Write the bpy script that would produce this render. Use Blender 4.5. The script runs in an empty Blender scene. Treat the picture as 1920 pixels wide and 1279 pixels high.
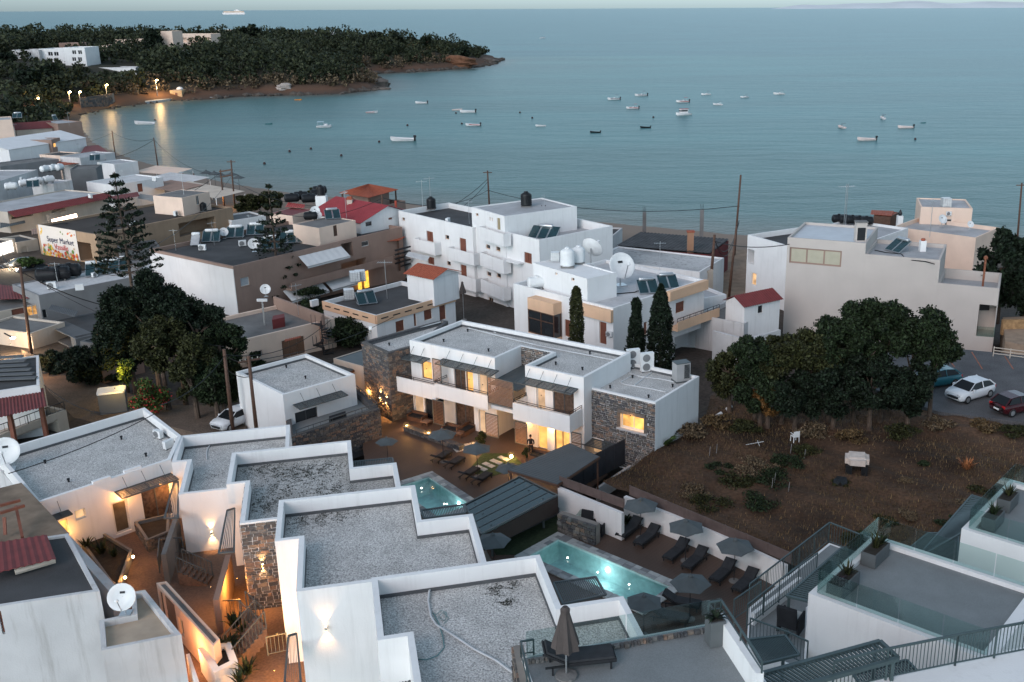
import bpy, bmesh, math, random
import numpy as np
from mathutils import Vector, Matrix
random.seed(11); rng = np.random.default_rng(11)
SC = bpy.context.scene; COL = SC.collection
R_ = math.radians
# ---------------------------------------------------------------- camera
CAM_H = 38.0; FPX = 1920.0; CX, CY = 1130.0, 639.5
PITCH = math.atan((CY - 15.3) / FPX); ROLL = 0.005
cF = Vector((0, math.cos(PITCH), -math.sin(PITCH)))
_u0 = Vector((0, math.sin(PITCH), math.cos(PITCH))); _x0 = Vector((1, 0, 0))
cR = _x0 * math.cos(ROLL) - _u0 * math.sin(ROLL)
cU = _x0 * math.sin(ROLL) + _u0 * math.cos(ROLL)
cam_d = bpy.data.cameras.new('camera'); cam = bpy.data.objects.new('camera',cam_d); COL.objects.link(cam)
cam_d.sensor_width = 36.0; cam_d.lens = 36.0; cam_d.shift_x = (960 - CX) / 1920.0
cam_d.clip_start = 0.5; cam_d.clip_end = 150000
cam.matrix_world = Matrix(((cR.x,cU.x,-cF.x,0),(cR.y,cU.y,-cF.y,0),(cR.z,cU.z,-cF.z,CAM_H),(0,0,0,1)))
SC.camera = cam
# ---------------------------------------------------------------- dusk sky, sun, exposure
SUN_EL,SUN_AZ = R_(15.0),R_(210)          # azimuth measured clockwise from +Y (view direction)
world = bpy.data.worlds.new('World'); SC.world = world; world.use_nodes = True
wn = world.node_tree; wn.nodes.clear()
sky = wn.nodes.new('ShaderNodeTexSky'); sky.sky_type = 'NISHITA'; sky.sun_disc = False
sky.sun_elevation = SUN_EL; sky.sun_rotation = SUN_AZ; sky.air_density = 1.0; sky.dust_density = 1.0; sky.ozone_density = 2.0
hsv = wn.nodes.new('ShaderNodeHueSaturation'); hsv.inputs['Saturation'].default_value = 0.30
bg = wn.nodes.new('ShaderNodeBackground'); bg.inputs['Strength'].default_value = 0.12
wo = wn.nodes.new('ShaderNodeOutputWorld')
wb = wn.nodes.new('ShaderNodeVectorMath'); wb.operation = 'MULTIPLY'; wb.inputs[1].default_value = (.795,1.015,1.17)   # cool dusk white balance over the whole sky
wn.links.new(sky.outputs[0],hsv.inputs['Color']); wn.links.new(hsv.outputs[0],wb.inputs[0]); wn.links.new(wb.outputs[0],bg.inputs['Color']); wn.links.new(bg.outputs[0],wo.inputs['Surface'])
sun_d = bpy.data.lights.new('sun','SUN'); sun = bpy.data.objects.new('sun',sun_d); COL.objects.link(sun)
sun_d.energy = 0.68; sun_d.angle = R_(32); sun_d.color = (1.0, 0.77, 0.70)
_el = R_(32)
_sd = Vector((math.sin(SUN_AZ) * math.cos(_el),math.cos(SUN_AZ) * math.cos(_el),math.sin(_el)))
sun.rotation_euler = (-_sd).to_track_quat('-Z', 'Y').to_euler()
SC.view_settings.view_transform = 'Standard'; SC.view_settings.look = 'None'
SC.view_settings.exposure = 0.85; SC.view_settings.gamma = 1.0
SC.cycles.use_denoising = True
SC.cycles.max_bounces = 5; SC.cycles.diffuse_bounces = 3; SC.cycles.glossy_bounces = 3; SC.cycles.transmission_bounces = 4
SC.cycles.transparent_max_bounces = 6; SC.cycles.caustics_reflective = False; SC.cycles.caustics_refractive = False
SC.cycles.sample_clamp_indirect = 4.0
# ---------------------------------------------------------------- pixel-to-place helpers (photo coordinates 1920x1279)
def ray(px, py): return cF + cR * ((px - CX) / FPX) - cU * ((py - CY) / FPX)
def G(px, py, z):
    r = ray(px, py); t = (z - CAM_H) / r.z
    return Vector((r.x * t, r.y * t, z))
def PLN(px, py, p0, n):
    r = ray(px, py); c = Vector((0, 0, CAM_H)); t = (Vector(p0) - c).dot(n) / r.dot(n)
    return c + r * t
def AT(px, py, Y):
    r = ray(px, py); t = Y / r.y
    return Vector((r.x * t, Y, CAM_H + r.z * t))
def V2(v): return Vector((v[0], v[1]))
def ortho(pix, z, ang=None):
    """rectilinear footprint: pixel corners on the plane z, snapped to right angles"""
    P = [np.array(G(x, y, z)[:2]) for x, y in pix]; n = len(P)
    return ortho_w(P, ang)
def ortho_w(P, ang=None):
    P = [np.array(p[:2], float) for p in P]; n = len(P)
    if ang is None:
        s = c = 0
        for i in range(n):
            d = P[(i + 1) % n] - P[i]; L = np.hypot(*d); a = math.atan2(d[1], d[0])
            s += L * math.sin(4 * a); c += L * math.cos(4 * a)
        ang = math.atan2(s, c) / 4
    u = np.array([math.cos(ang), math.sin(ang)]); v = np.array([-u[1], u[0]])
    Q = [[p @ u, p @ v] for p in P]; out = [list(q) for q in Q]
    for i in range(n):
        j = (i + 1) % n; d = [Q[j][0] - Q[i][0], Q[j][1] - Q[i][1]]
        if abs(d[0]) >= abs(d[1]): m = (Q[i][1] + Q[j][1]) / 2; out[i][1] = out[j][1] = m
        else: m = (Q[i][0] + Q[j][0]) / 2; out[i][0] = out[j][0] = m
    W = [Vector((*(q[0] * u + q[1] * v),)) for q in out]
    if sum(W[i].x * W[(i + 1) % n].y - W[(i + 1) % n].x * W[i].y for i in range(n)) < 0: W.reverse()
    return W
def rect3(a, b, c, z):
    """rectangle from three corner pixels, b in the middle"""
    A, B, C = [V2(G(*p, z)) for p in (a, b, c)]
    e1, e2 = A - B, C - B
    a1 = math.atan2(e1.y, e1.x); a2 = math.atan2(e2.y, e2.x)
    d = (a2 - a1 + math.pi) % (2 * math.pi) - math.pi
    err = (abs(d) - math.pi / 2) * (1 if d > 0 else -1) / 2
    L1, L2 = e1.length, e2.length
    e1 = Vector((math.cos(a1 + err), math.sin(a1 + err))) * L1
    e2 = Vector((math.cos(a2 - err), math.sin(a2 - err))) * L2
    W = [B, B + e1, B + e1 + e2, B + e2]
    if e1.x * e2.y - e1.y * e2.x < 0: W = [B, B + e2, B + e1 + e2, B + e1]
    return W
def offset_poly(P, t):
    n = len(P); out = []
    for i in range(n):
        a, b, c = P[i - 1], P[i], P[(i + 1) % n]
        d1 = (b - a).normalized(); d2 = (c - b).normalized()
        n1 = Vector((-d1.y, d1.x)); n2 = Vector((-d2.y, d2.x))
        k = 1 + n1.dot(n2)
        out.append(b + (n1 + n2) * (t / max(k, .2)))
    return out
# ---------------------------------------------------------------- materials
MATS = {}
def M(name,col=None,rough=.85,var=.10,scale=1.2,bump=0.0,bscale=25,metal=0,stain=0,stcol=(.12,.1,.085),spec=.3,fine=0,fscale=60):
    if name in MATS: return MATS[name]
    m = bpy.data.materials.new(name); m.use_nodes = True; nt = m.node_tree; N = nt.nodes; L = nt.links
    b = N['Principled BSDF']; b.inputs['Roughness'].default_value = rough; b.inputs['Metallic'].default_value = metal
    b.inputs['Specular IOR Level'].default_value = spec
    geo = N.new('ShaderNodeNewGeometry')
    ns = N.new('ShaderNodeTexNoise'); ns.inputs['Scale'].default_value = scale; ns.inputs['Detail'].default_value = 5
    L.new(geo.outputs['Position'], ns.inputs['Vector'])
    mr = N.new('ShaderNodeMapRange'); mr.inputs['From Min'].default_value = .3; mr.inputs['From Max'].default_value = .7
    mr.inputs['To Min'].default_value = 1 - var; mr.inputs['To Max'].default_value = 1 + var
    L.new(ns.outputs['Fac'], mr.inputs['Value'])
    fac = mr.outputs['Result']
    if fine:
        n2 = N.new('ShaderNodeTexNoise'); n2.inputs['Scale'].default_value = fscale; n2.inputs['Detail'].default_value = 2
        L.new(geo.outputs['Position'], n2.inputs['Vector'])
        m2 = N.new('ShaderNodeMapRange'); m2.inputs['From Min'].default_value = .3; m2.inputs['From Max'].default_value = .7
        m2.inputs['To Min'].default_value = 1 - fine; m2.inputs['To Max'].default_value = 1 + fine
        L.new(n2.outputs['Fac'], m2.inputs['Value'])
        mu = N.new('ShaderNodeMath'); mu.operation = 'MULTIPLY'; L.new(fac,mu.inputs[0]); L.new(m2.outputs['Result'],mu.inputs[1]); fac = mu.outputs[0]
    sc = N.new('ShaderNodeVectorMath'); sc.operation = 'SCALE'; sc.inputs[0].default_value = col; L.new(fac,sc.inputs['Scale'])
    out = sc.outputs[0]
    if stain:
        mp = N.new('ShaderNodeMapping'); mp.inputs['Scale'].default_value = (2.4,2.4,.2); L.new(geo.outputs['Position'],mp.inputs['Vector'])
        n3 = N.new('ShaderNodeTexNoise'); n3.inputs['Scale'].default_value = 1.0; n3.inputs['Detail'].default_value = 6; n3.inputs['Roughness'].default_value = .65
        L.new(mp.outputs[0], n3.inputs['Vector'])
        m3 = N.new('ShaderNodeMapRange'); m3.inputs['From Min'].default_value = .52; m3.inputs['From Max'].default_value = .78; m3.inputs['To Max'].default_value = stain
        L.new(n3.outputs['Fac'], m3.inputs['Value'])
        mx = N.new('ShaderNodeMix'); mx.data_type = 'RGBA'; L.new(m3.outputs['Result'],mx.inputs['Factor'])
        L.new(out,mx.inputs['A']); mx.inputs['B'].default_value = (*stcol,1); out = mx.outputs['Result']
    L.new(out, b.inputs['Base Color'])
    if bump:
        nb = N.new('ShaderNodeTexNoise'); nb.inputs['Scale'].default_value = bscale; nb.inputs['Detail'].default_value = 4
        L.new(geo.outputs['Position'], nb.inputs['Vector'])
        bp = N.new('ShaderNodeBump'); bp.inputs['Strength'].default_value = bump; bp.inputs['Distance'].default_value = .06
        L.new(nb.outputs['Fac'],bp.inputs['Height']); L.new(bp.outputs[0],b.inputs['Normal'])
    MATS[name] = m; return m
def EM(name, col, strength, var=.35, scale=2.5):
    """a lit surface: lamp glass or the inside of a lit room"""
    if name in MATS: return MATS[name]
    m = M(name, (.10, .07, .045)); nt = m.node_tree; b = nt.nodes['Principled BSDF']
    ns = nt.nodes.new('ShaderNodeTexNoise'); ns.inputs['Scale'].default_value = scale; ns.inputs['Detail'].default_value = 3
    g = nt.nodes.new('ShaderNodeNewGeometry'); nt.links.new(g.outputs['Position'],ns.inputs['Vector'])
    mr = nt.nodes.new('ShaderNodeMapRange'); mr.inputs['From Min'].default_value = .35; mr.inputs['From Max'].default_value = .65
    mr.inputs['To Min'].default_value = strength * (1 - var); mr.inputs['To Max'].default_value = strength * (1 + var)
    nt.links.new(ns.outputs['Fac'],mr.inputs['Value']); nt.links.new(mr.outputs['Result'],b.inputs['Emission Strength'])
    b.inputs['Emission Color'].default_value = (*col, 1); MATS[name] = m; return m
def GLASS(name, col=(.7, .85, .82), alpha=.25, rough=.05):
    if name in MATS: return MATS[name]
    m = bpy.data.materials.new(name); m.use_nodes = True; N = m.node_tree.nodes; L = m.node_tree.links; N.clear()
    o = N.new('ShaderNodeOutputMaterial'); t = N.new('ShaderNodeBsdfTransparent'); t.inputs[0].default_value = (*col,1)
    g = N.new('ShaderNodeBsdfGlossy'); g.inputs['Roughness'].default_value = rough; g.inputs[0].default_value = (.8,.9,.9,1)
    lw = N.new('ShaderNodeLayerWeight'); lw.inputs[0].default_value = .35
    mr = N.new('ShaderNodeMapRange'); mr.inputs['To Min'].default_value = alpha * .35; mr.inputs['To Max'].default_value = min(1,alpha + .45)
    mx = N.new('ShaderNodeMixShader'); L.new(lw.outputs['Fresnel'],mr.inputs['Value']); L.new(mr.outputs[0],mx.inputs[0])
    L.new(t.outputs[0],mx.inputs[1]); L.new(g.outputs[0],mx.inputs[2]); L.new(mx.outputs[0],o.inputs[0]); MATS[name] = m; return m
# ---------------------------------------------------------------- mesh builder
class MB:
    def __init__(s): s.v = []; s.f = []
    def add(s, v, f):
        k = len(s.v); s.v += [tuple(x) for x in v]; s.f += [tuple(i + k for i in q) for q in f]; return s
    def quad(s, *p): return s.add(p, [tuple(range(len(p)))])
    def box(s, x0, y0, z0, x1, y1, z1, T=None):
        v = [Vector(p) for p in ((x0,y0,z0),(x1,y0,z0),(x1,y1,z0),(x0,y1,z0),(x0,y0,z1),(x1,y0,z1),(x1,y1,z1),(x0,y1,z1))]
        if T is not None: v = [T @ p for p in v]
        return s.add(v,[(0,3,2,1),(4,5,6,7),(0,1,5,4),(1,2,6,5),(2,3,7,6),(3,0,4,7)])
    def bar(s, p, q, w, h=None):
        p, q = Vector(p), Vector(q); h = h or w; d = (q - p); L = d.length
        if L < 1e-6: return s
        d /= L; up = Vector((0, 0, 1)) if abs(d.z) < .95 else Vector((0, 1, 0))
        a = d.cross(up).normalized(); b = a.cross(d)
        T = Matrix(((a.x,d.x,b.x,p.x),(a.y,d.y,b.y,p.y),(a.z,d.z,b.z,p.z),(0,0,0,1)))
        return s.box(-w / 2, 0, -h / 2, w / 2, L, h / 2, T)
    def tube(s, pts, r, n=6, r1=None, cap=True):
        pts = [Vector(p) for p in pts]; m = len(pts); k = len(s.v); prev = None
        for i, p in enumerate(pts):
            d = (pts[min(i + 1, m - 1)] - pts[max(i - 1, 0)]).normalized()
            up = prev if prev is not None and abs(prev.dot(d)) < .95 else (Vector((0,0,1)) if abs(d.z) < .9 else Vector((1,0,0)))
            a = d.cross(up).normalized(); b = a.cross(d); prev = b
            rr = r if r1 is None else r + (r1 - r) * i / max(m - 1, 1)
            for j in range(n):
                t = 2 * math.pi * j / n; s.v.append(tuple(p + a * (rr * math.cos(t)) + b * (rr * math.sin(t))))
        for i in range(m - 1):
            for j in range(n): s.f.append((k + i * n + j,k + i * n + (j + 1) % n,k + (i + 1) * n + (j + 1) % n,k + (i + 1) * n + j))
        if cap: s.f.append(tuple(k + j for j in range(n))[::-1]); s.f.append(tuple(k + (m - 1) * n + j for j in range(n)))
        return s
    def lathe(s, prof, n=12, T=None):
        k = len(s.v); m = len(prof)
        for r, z in prof:
            for j in range(n):
                t = 2 * math.pi * j / n; p = Vector((r * math.cos(t),r * math.sin(t),z)); s.v.append(tuple(T @ p if T is not None else p))
        for i in range(m - 1):
            for j in range(n): s.f.append((k + i * n + j,k + i * n + (j + 1) % n,k + (i + 1) * n + (j + 1) % n,k + (i + 1) * n + j))
        s.f.append(tuple(k + j for j in range(n))[::-1]); s.f.append(tuple(k + (m - 1) * n + j for j in range(n))); return s
    def prism(s, P, z0, z1, bottom=True):
        n = len(P); z0 = z0 if hasattr(z0,'__len__') else [z0] * n; z1 = z1 if hasattr(z1,'__len__') else [z1] * n
        v = [(p[0],p[1],z0[i]) for i,p in enumerate(P)] + [(p[0],p[1],z1[i]) for i,p in enumerate(P)]
        f = [tuple(range(n,2 * n))] + [(i,(i + 1) % n,n + (i + 1) % n,n + i) for i in range(n)]
        if bottom: f.append(tuple(range(n))[::-1])
        return s.add(v, f)
    def mesh(s, name, mat):
        me = bpy.data.meshes.new(name); me.from_pydata(s.v, [], s.f); me.update()
        if mat is not None: me.materials.append(mat)
        return me
    def build(s, name, mat, parent=None, smooth=False, world=True, T=None):
        me = s.mesh(name, mat)
        if smooth: me.polygons.foreach_set('use_smooth', [True] * len(me.polygons))
        return link(name, me, parent, world, T)
def wl(o):
    p = Vector((0, 0, 0))
    while o is not None: p += o.location; o = o.parent
    return p
def link(name, me, parent=None, world=True, T=None):
    o = bpy.data.objects.new(name, me); COL.objects.link(o)
    if T is not None: o.matrix_basis = T
    if parent is not None:
        o.parent = parent
        if world and T is None: o.location = -wl(parent)
        elif world: o.location = o.location - wl(parent)
    return o
def tag(o, label=None, cat=None, group=None, kind=None):
    if label: o['label'] = label
    if cat: o['category'] = cat
    if group: o['group'] = group
    if kind: o['kind'] = kind
    elif cat: o['kind'] = 'thing'
    return o
def thing(name, label, cat, loc=(0, 0, 0), rz=0, group=None):
    o = bpy.data.objects.new(name, None); COL.objects.link(o); o.empty_display_size = .3
    o.location = loc; o.rotation_euler = (0, 0, rz); return tag(o, label, cat, group)
def copy_tree(o, parent=None):
    c = o.copy(); COL.objects.link(c)
    if parent is not None: c.parent = parent
    for ch in KIDS(o): copy_tree(ch, c)
    return c
def KIDS(o): return [x for x in list(o.children)]
def clone(root, label, loc, rz=0, group=None, scale=None):
    c = copy_tree(root); c.location = loc; c.rotation_euler = (0, 0, rz)
    if scale: c.scale = (scale,) * 3 if not hasattr(scale, '__len__') else scale
    return tag(c, label, None, group)
def struct(o): o['kind'] = 'structure'; return o
LAMP_GAIN = 4.2
def light(name, kind, loc, energy, col, parent=None, size=.1, spot=None, aim=None):
    d = bpy.data.lights.new(name,kind); d.energy = energy * (LAMP_GAIN if energy < 400 else 1); d.color = col
    if kind != 'SUN': d.shadow_soft_size = size
    o = bpy.data.objects.new(name, d); COL.objects.link(o)
    if parent is not None: o.parent = parent; o.location = Vector(loc) - wl(parent)
    else: o.location = loc
    if kind == 'POINT' and parent is not None and name not in ('glow',):      # small added fitting above the light; dark and unlit except in the pool
        r = .045 if energy < 400 else .2; b = MB(); b.lathe([(.01,-r),(r * .8,-r * .6),(r,0),(r * .8,r * .6),(.01,r)],8,Matrix.Translation(Vector(loc) + Vector((0,0,size + r + .02)))); b.build('added_fitting',MATS['white_lamp_glass' if name == 'pool_glow' else 'dark_metal'],parent,True)
    if kind == 'SPOT': d.spot_size = spot[0]; d.spot_blend = spot[1]; o.rotation_euler = Vector(aim).to_track_quat('-Z','Y').to_euler()
    return o
# ---------------------------------------------------------------- palette
WHITE = M('white_plaster',(.77,.765,.76),.85,.04,.6,stain=.30,stcol=(.45,.44,.42),bump=.15,bscale=18)
WHITE2 = M('weathered_white_plaster',(.56,.555,.555),.9,.10,.5,stain=.6,stcol=(.26,.24,.22),bump=.2,bscale=14)
CREAM = M('cream_plaster',(.52,.45,.38),.9,.1,.5,stain=.3,stcol=(.3,.25,.2),bump=.2)
PEACH = M('peach_plaster',(.72,.47,.31),.9,.06,.6,stain=.2,stcol=(.4,.27,.2),bump=.15)
PEACHL = M('pale_peach_plaster',(.76,.58,.47),.9,.06,.6,stain=.15,stcol=(.5,.38,.3),bump=.15)
BEIGE = M('beige_plaster',(.50,.45,.415),.9,.05,.4,stain=.12,stcol=(.38,.34,.31),bump=.15)
BROWNP = M('dusty_rose_plaster',(.30,.205,.165),.9,.1,.5,stain=.3,stcol=(.2,.15,.13),bump=.15)
GREYP = M('grey_plaster',(.23,.228,.23),.9,.12,.5,stain=.3,stcol=(.2,.2,.2),bump=.2)
GREYD = M('dark_grey_render', (.12, .125, .13), .9, .12, .5, bump=.2)
CONC = M('rough_concrete',(.17,.165,.16),.92,.25,.4,stain=.5,stcol=(.1,.1,.1),bump=.35,bscale=12)
CONCD = M('dark_roof_concrete',(.060,.060,.062),.92,.3,.35,stain=.4,stcol=(.06,.06,.06),bump=.3,bscale=10)
CONCL = M('pale_roof_screed',(.40,.40,.41),.9,.2,.35,stain=.5,stcol=(.22,.22,.22),bump=.2)
WOOD = M('dark_wood', (.10, .055, .038), .65, .2, 3, bump=.2, bscale=30)
WOODR = M('red_brown_wood', (.19, .07, .045), .6, .15, 3, bump=.15, bscale=30)
SLAT = M('slat_wood', (.21, .125, .085), .6, .15, 4)
DECKM = M('deck_timber', (.10, .06, .045), .65, .2, 3, fine=.25, fscale=9)
METAL = M('grey_painted_metal', (.085, .098, .102), .5, .08, 2, metal=.2)
METALG = M('green_grey_metal', (.062, .09, .094), .45, .1, 2, metal=.2)
DARKM = M('dark_metal', (.025, .027, .03), .5, .1, 2, metal=.3)
STEEL = M('galvanised_steel', (.55, .56, .57), .35, .1, 3, metal=.8)
PLASTW = M('white_plastic', (.72, .73, .73), .45, .05, 2, stain=.15, stcol=(.4, .4, .38))
PLASTB = M('black_plastic', (.012, .013, .015), .45, .2, 2)
GLASSD = M('dark_window_glass', (.022, .026, .030), .08, .2, .8, spec=.8)
PANELG = M('solar_collector_glass', (.012, .040, .048), .12, .25, 1.5, spec=.7)
CABLE = M('black_cable', (.012, .012, .013), .6)
TILE = M('terracotta_tile', (.33, .085, .045), .75, .2, 4, bump=.2, fine=.2, fscale=12)
REDSH = M('red_metal_sheet', (.30, .045, .052), .6, .1, 1, fine=.08, fscale=15)
REDSD = M('dark_red_sheet', (.17, .035, .035), .65, .15, 1.5)
LITROOM = EM('lit_room', (1.0, .47, .11), .75, .5, 1.3)
LITSOFT = EM('lit_doorway', (1.0, .60, .30), .42, .4, 1.2)
LAMP = EM('lamp_glass', (1.0, .66, .30), 18, .02)
LAMPW = EM('white_lamp_glass', (1.0, .93, .85), 12, .02)
# ================================================================ terrain, sea
SHORE = [G(x,y,0) for x,y in ((2300,462),(1920,456),(1700,450),(1390,440),(1250,427),(1100,413),(900,396),(740,379),(560,363),(440,345),(350,325),(250,298),(178,268),(157,243),(150,216),
        (200,203),(250,197),(300,190),(400,186),(480,179),(560,179),(640,176),(700,169),(716,162),(700,149),(676,144),(705,138),(800,134),(880,128),(918,121),(933,113))]
SHORE = [(p.x,p.y) for p in SHORE] + [(-115,850),(-260,860),(-420,800),(-620,760),(-1000,720),(-1000,-60),(260,-60)]
SH = np.array(SHORE)
def shore_dist(x, y):
    """signed distance to the waterline, positive on land"""
    p = np.stack([x, y], -1)[..., None, :]; a = SH; b = np.roll(SH, -1, 0); ab = b - a
    t = np.clip(((p - a) * ab).sum(-1) / (ab * ab).sum(-1), 0, 1)
    d = np.sqrt((((a + ab * t[..., None]) - p) ** 2).sum(-1)).min(-1)
    X, Y = x[..., None], y[..., None]
    cond = (a[:, 1] > Y) != (b[:, 1] > Y)
    xi = a[:,0] + (Y - a[:,1]) * (b[:,0] - a[:,0]) / np.where(b[:,1] == a[:,1],1e-9,b[:,1] - a[:,1])
    ins = (cond & (X < xi)).sum(-1) % 2 == 1
    return np.where(ins, d, -d)
def ground_z(x, y):
    x = np.asarray(x, float); y = np.asarray(y, float); d = shore_dist(x, y)
    main = np.interp(d,[-60,-6,0,10,30,75,115,150,170,195,230],[-6,-1.0,0,.9,2.2,5.3,6.8,8.2,11.0,15.5,18])
    hx = np.clip((x + 330) / 150, 0, 1)
    head = np.interp(d,[-60,-4,0,3,8,30,70,110,170],[-6,-1.5,0,3.0,4.2,8,14,17,19])
    w = np.clip((y - 345) / 60, 0, 1) * np.clip((y - (-x * .9)) / 40 - 3, 0, 1)
    w = np.clip((y - 380) / 60, 0, 1)
    n = np.sin(x * .11 + np.sin(y * .07) * 2) * np.cos(y * .093 + x * .05) * 1.1 * np.clip(d / 15,0,1)
    z = main * (1 - w) + (head + n) * w
    # the hotel court and pools are dug into the slope
    ins = np.clip(np.minimum.reduce([(x + 40) / 6,(26 - x) / 6,(y - 40) / 6,(88 - y) / 6]),0,1)
    return np.where(ins > 0, z * (1 - ins) + np.minimum(z, 4.8) * ins, z)
def gz(x, y): return float(ground_z(np.array([x]), np.array([y]))[0])
def grid_obj(name, mat, xs, ys, zf):
    X, Y = np.meshgrid(xs, ys); Z = zf(X.ravel(), Y.ravel()); nx, ny = len(xs), len(ys)
    v = np.stack([X.ravel(), Y.ravel(), Z], 1)
    i = np.arange(nx * ny).reshape(ny, nx)
    f = np.stack([i[:-1, :-1], i[:-1, 1:], i[1:, 1:], i[1:, :-1]], -1).reshape(-1, 4)
    me = bpy.data.meshes.new(name); me.from_pydata(v.tolist(),[],f.tolist()); me.materials.append(mat)
    me.polygons.foreach_set('use_smooth', [True] * len(me.polygons)); me.update()
    return link(name, me)
def ground_mat():
    m = M('earth_and_rock',(.060,.048,.040),.95,.3,.25,bump=.6,bscale=2.5,fine=.3,fscale=3)
    nt = m.node_tree; N = nt.nodes; L = nt.links; b = N['Principled BSDF']; old = b.inputs['Base Color'].links[0].from_socket
    geo = N.new('ShaderNodeNewGeometry'); sx = N.new('ShaderNodeSeparateXYZ'); L.new(geo.outputs['Position'],sx.inputs[0])
    # sand near the water, red earth higher
    mr = N.new('ShaderNodeMapRange'); mr.inputs['From Min'].default_value = .9; mr.inputs['From Max'].default_value = 2.4; L.new(sx.outputs['Z'],mr.inputs['Value'])
    mx = N.new('ShaderNodeMix'); mx.data_type = 'RGBA'; L.new(mr.outputs[0],mx.inputs['Factor']); mx.inputs['A'].default_value = (.24,.18,.14,1); L.new(old,mx.inputs['B'])
    hr = N.new('ShaderNodeValToRGB'); zs = N.new('ShaderNodeMapRange'); zs.inputs['From Max'].default_value = 14; L.new(sx.outputs['Z'],zs.inputs['Value']); L.new(zs.outputs[0],hr.inputs[0]); he = hr.color_ramp.elements; he[0].color = (.06,.05,.043,1); he[1].color = (.045,.042,.03,1); q = he.new(.16); q.color = (.115,.062,.040,1); q = he.new(.27); q.color = (.095,.056,.037,1); q = he.new(.36); q.color = (.05,.045,.032,1)   # rock, dry red earth, wood floor
    fy = N.new('ShaderNodeMapRange'); fy.inputs['From Min'].default_value = 320; fy.inputs['From Max'].default_value = 350; L.new(sx.outputs['Y'],fy.inputs['Value'])
    m4 = N.new('ShaderNodeMix'); m4.data_type = 'RGBA'; L.new(fy.outputs[0],m4.inputs['Factor']); L.new(mx.outputs['Result'],m4.inputs['A']); L.new(hr.outputs[0],m4.inputs['B'])
    L.new(m4.outputs['Result'], b.inputs['Base Color']); return m
ground = grid_obj('ground',ground_mat(),np.arange(-760,262,4.0),np.arange(-56,900,4.0),ground_z); struct(ground)
def sea_mat():
    m = bpy.data.materials.new('sea_water'); m.use_nodes = True; N = m.node_tree.nodes; L = m.node_tree.links; b = N['Principled BSDF']
    geo = N.new('ShaderNodeNewGeometry')
    at = N.new('ShaderNodeAttribute'); at.attribute_name = 'depth'
    cr = N.new('ShaderNodeValToRGB'); L.new(at.outputs['Fac'],cr.inputs[0]); e = cr.color_ramp.elements
    e[0].position = 0; e[0].color = (.13,.14,.125,1); e[1].position = 1; e[1].color = (.036,.135,.152,1)
    q = cr.color_ramp.elements.new(.05); q.color = (.070, .155, .155, 1)
    q = cr.color_ramp.elements.new(.3); q.color = (.052, .165, .170, 1)
    # broad wind patches
    mp = N.new('ShaderNodeMapping'); mp.inputs['Scale'].default_value = (.006,.02,1); L.new(geo.outputs['Position'],mp.inputs[0])
    n1 = N.new('ShaderNodeTexNoise'); n1.inputs['Scale'].default_value = 1; n1.inputs['Detail'].default_value = 4; L.new(mp.outputs[0],n1.inputs['Vector'])
    mr = N.new('ShaderNodeMapRange'); mr.inputs['From Min'].default_value = .3; mr.inputs['From Max'].default_value = .7; mr.inputs['To Min'].default_value = .82; mr.inputs['To Max'].default_value = 1.15; L.new(n1.outputs['Fac'],mr.inputs['Value'])
    sc = N.new('ShaderNodeVectorMath'); sc.operation = 'SCALE'; L.new(cr.outputs[0],sc.inputs[0]); L.new(mr.outputs[0],sc.inputs['Scale'])
    L.new(sc.outputs[0], b.inputs['Base Color'])
    b.inputs['Roughness'].default_value = .30; b.inputs['IOR'].default_value = 1.33; b.inputs['Specular IOR Level'].default_value = .12
    prev = None
    for s, sy, d in ((.32, .85, .5), (1.1, 2.0, .28), (.05, .14, 1.2)):
        mp = N.new('ShaderNodeMapping'); mp.inputs['Scale'].default_value = (s,sy,1); mp.inputs['Rotation'].default_value = (0,0,.25); L.new(geo.outputs['Position'],mp.inputs[0])
        nn = N.new('ShaderNodeTexNoise'); nn.inputs['Scale'].default_value = 1; nn.inputs['Detail'].default_value = 3; L.new(mp.outputs[0],nn.inputs['Vector'])
        bp = N.new('ShaderNodeBump'); bp.inputs['Strength'].default_value = .55; bp.inputs['Distance'].default_value = d; L.new(nn.outputs['Fac'],bp.inputs['Height'])
        if prev: L.new(prev.outputs[0], bp.inputs['Normal'])
        prev = bp
    L.new(prev.outputs[0], b.inputs['Normal']); return m
xs = np.concatenate([[-60000,-20000,-6000,-2500],np.arange(-1200,900,14.0),[1500,3000,8000,25000,60000]])
ys = np.concatenate([[-200,60],np.arange(120,900,10.0),[1000,1300,2000,4000,9000,30000,90000]])
sea = grid_obj('sea', sea_mat(), xs, ys, lambda x, y: np.zeros_like(x)); struct(sea)
_co = np.zeros(len(sea.data.vertices) * 3); sea.data.vertices.foreach_get('co',_co); _co = _co.reshape(-1,3)
_dep = np.clip(-shore_dist(_co[:,0],_co[:,1]) / 420,0,1); _dep = np.where(_co[:,1] > 880,1,_dep)
_a = sea.data.attributes.new('depth','FLOAT','POINT'); _a.data.foreach_set('value',_dep)
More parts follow.
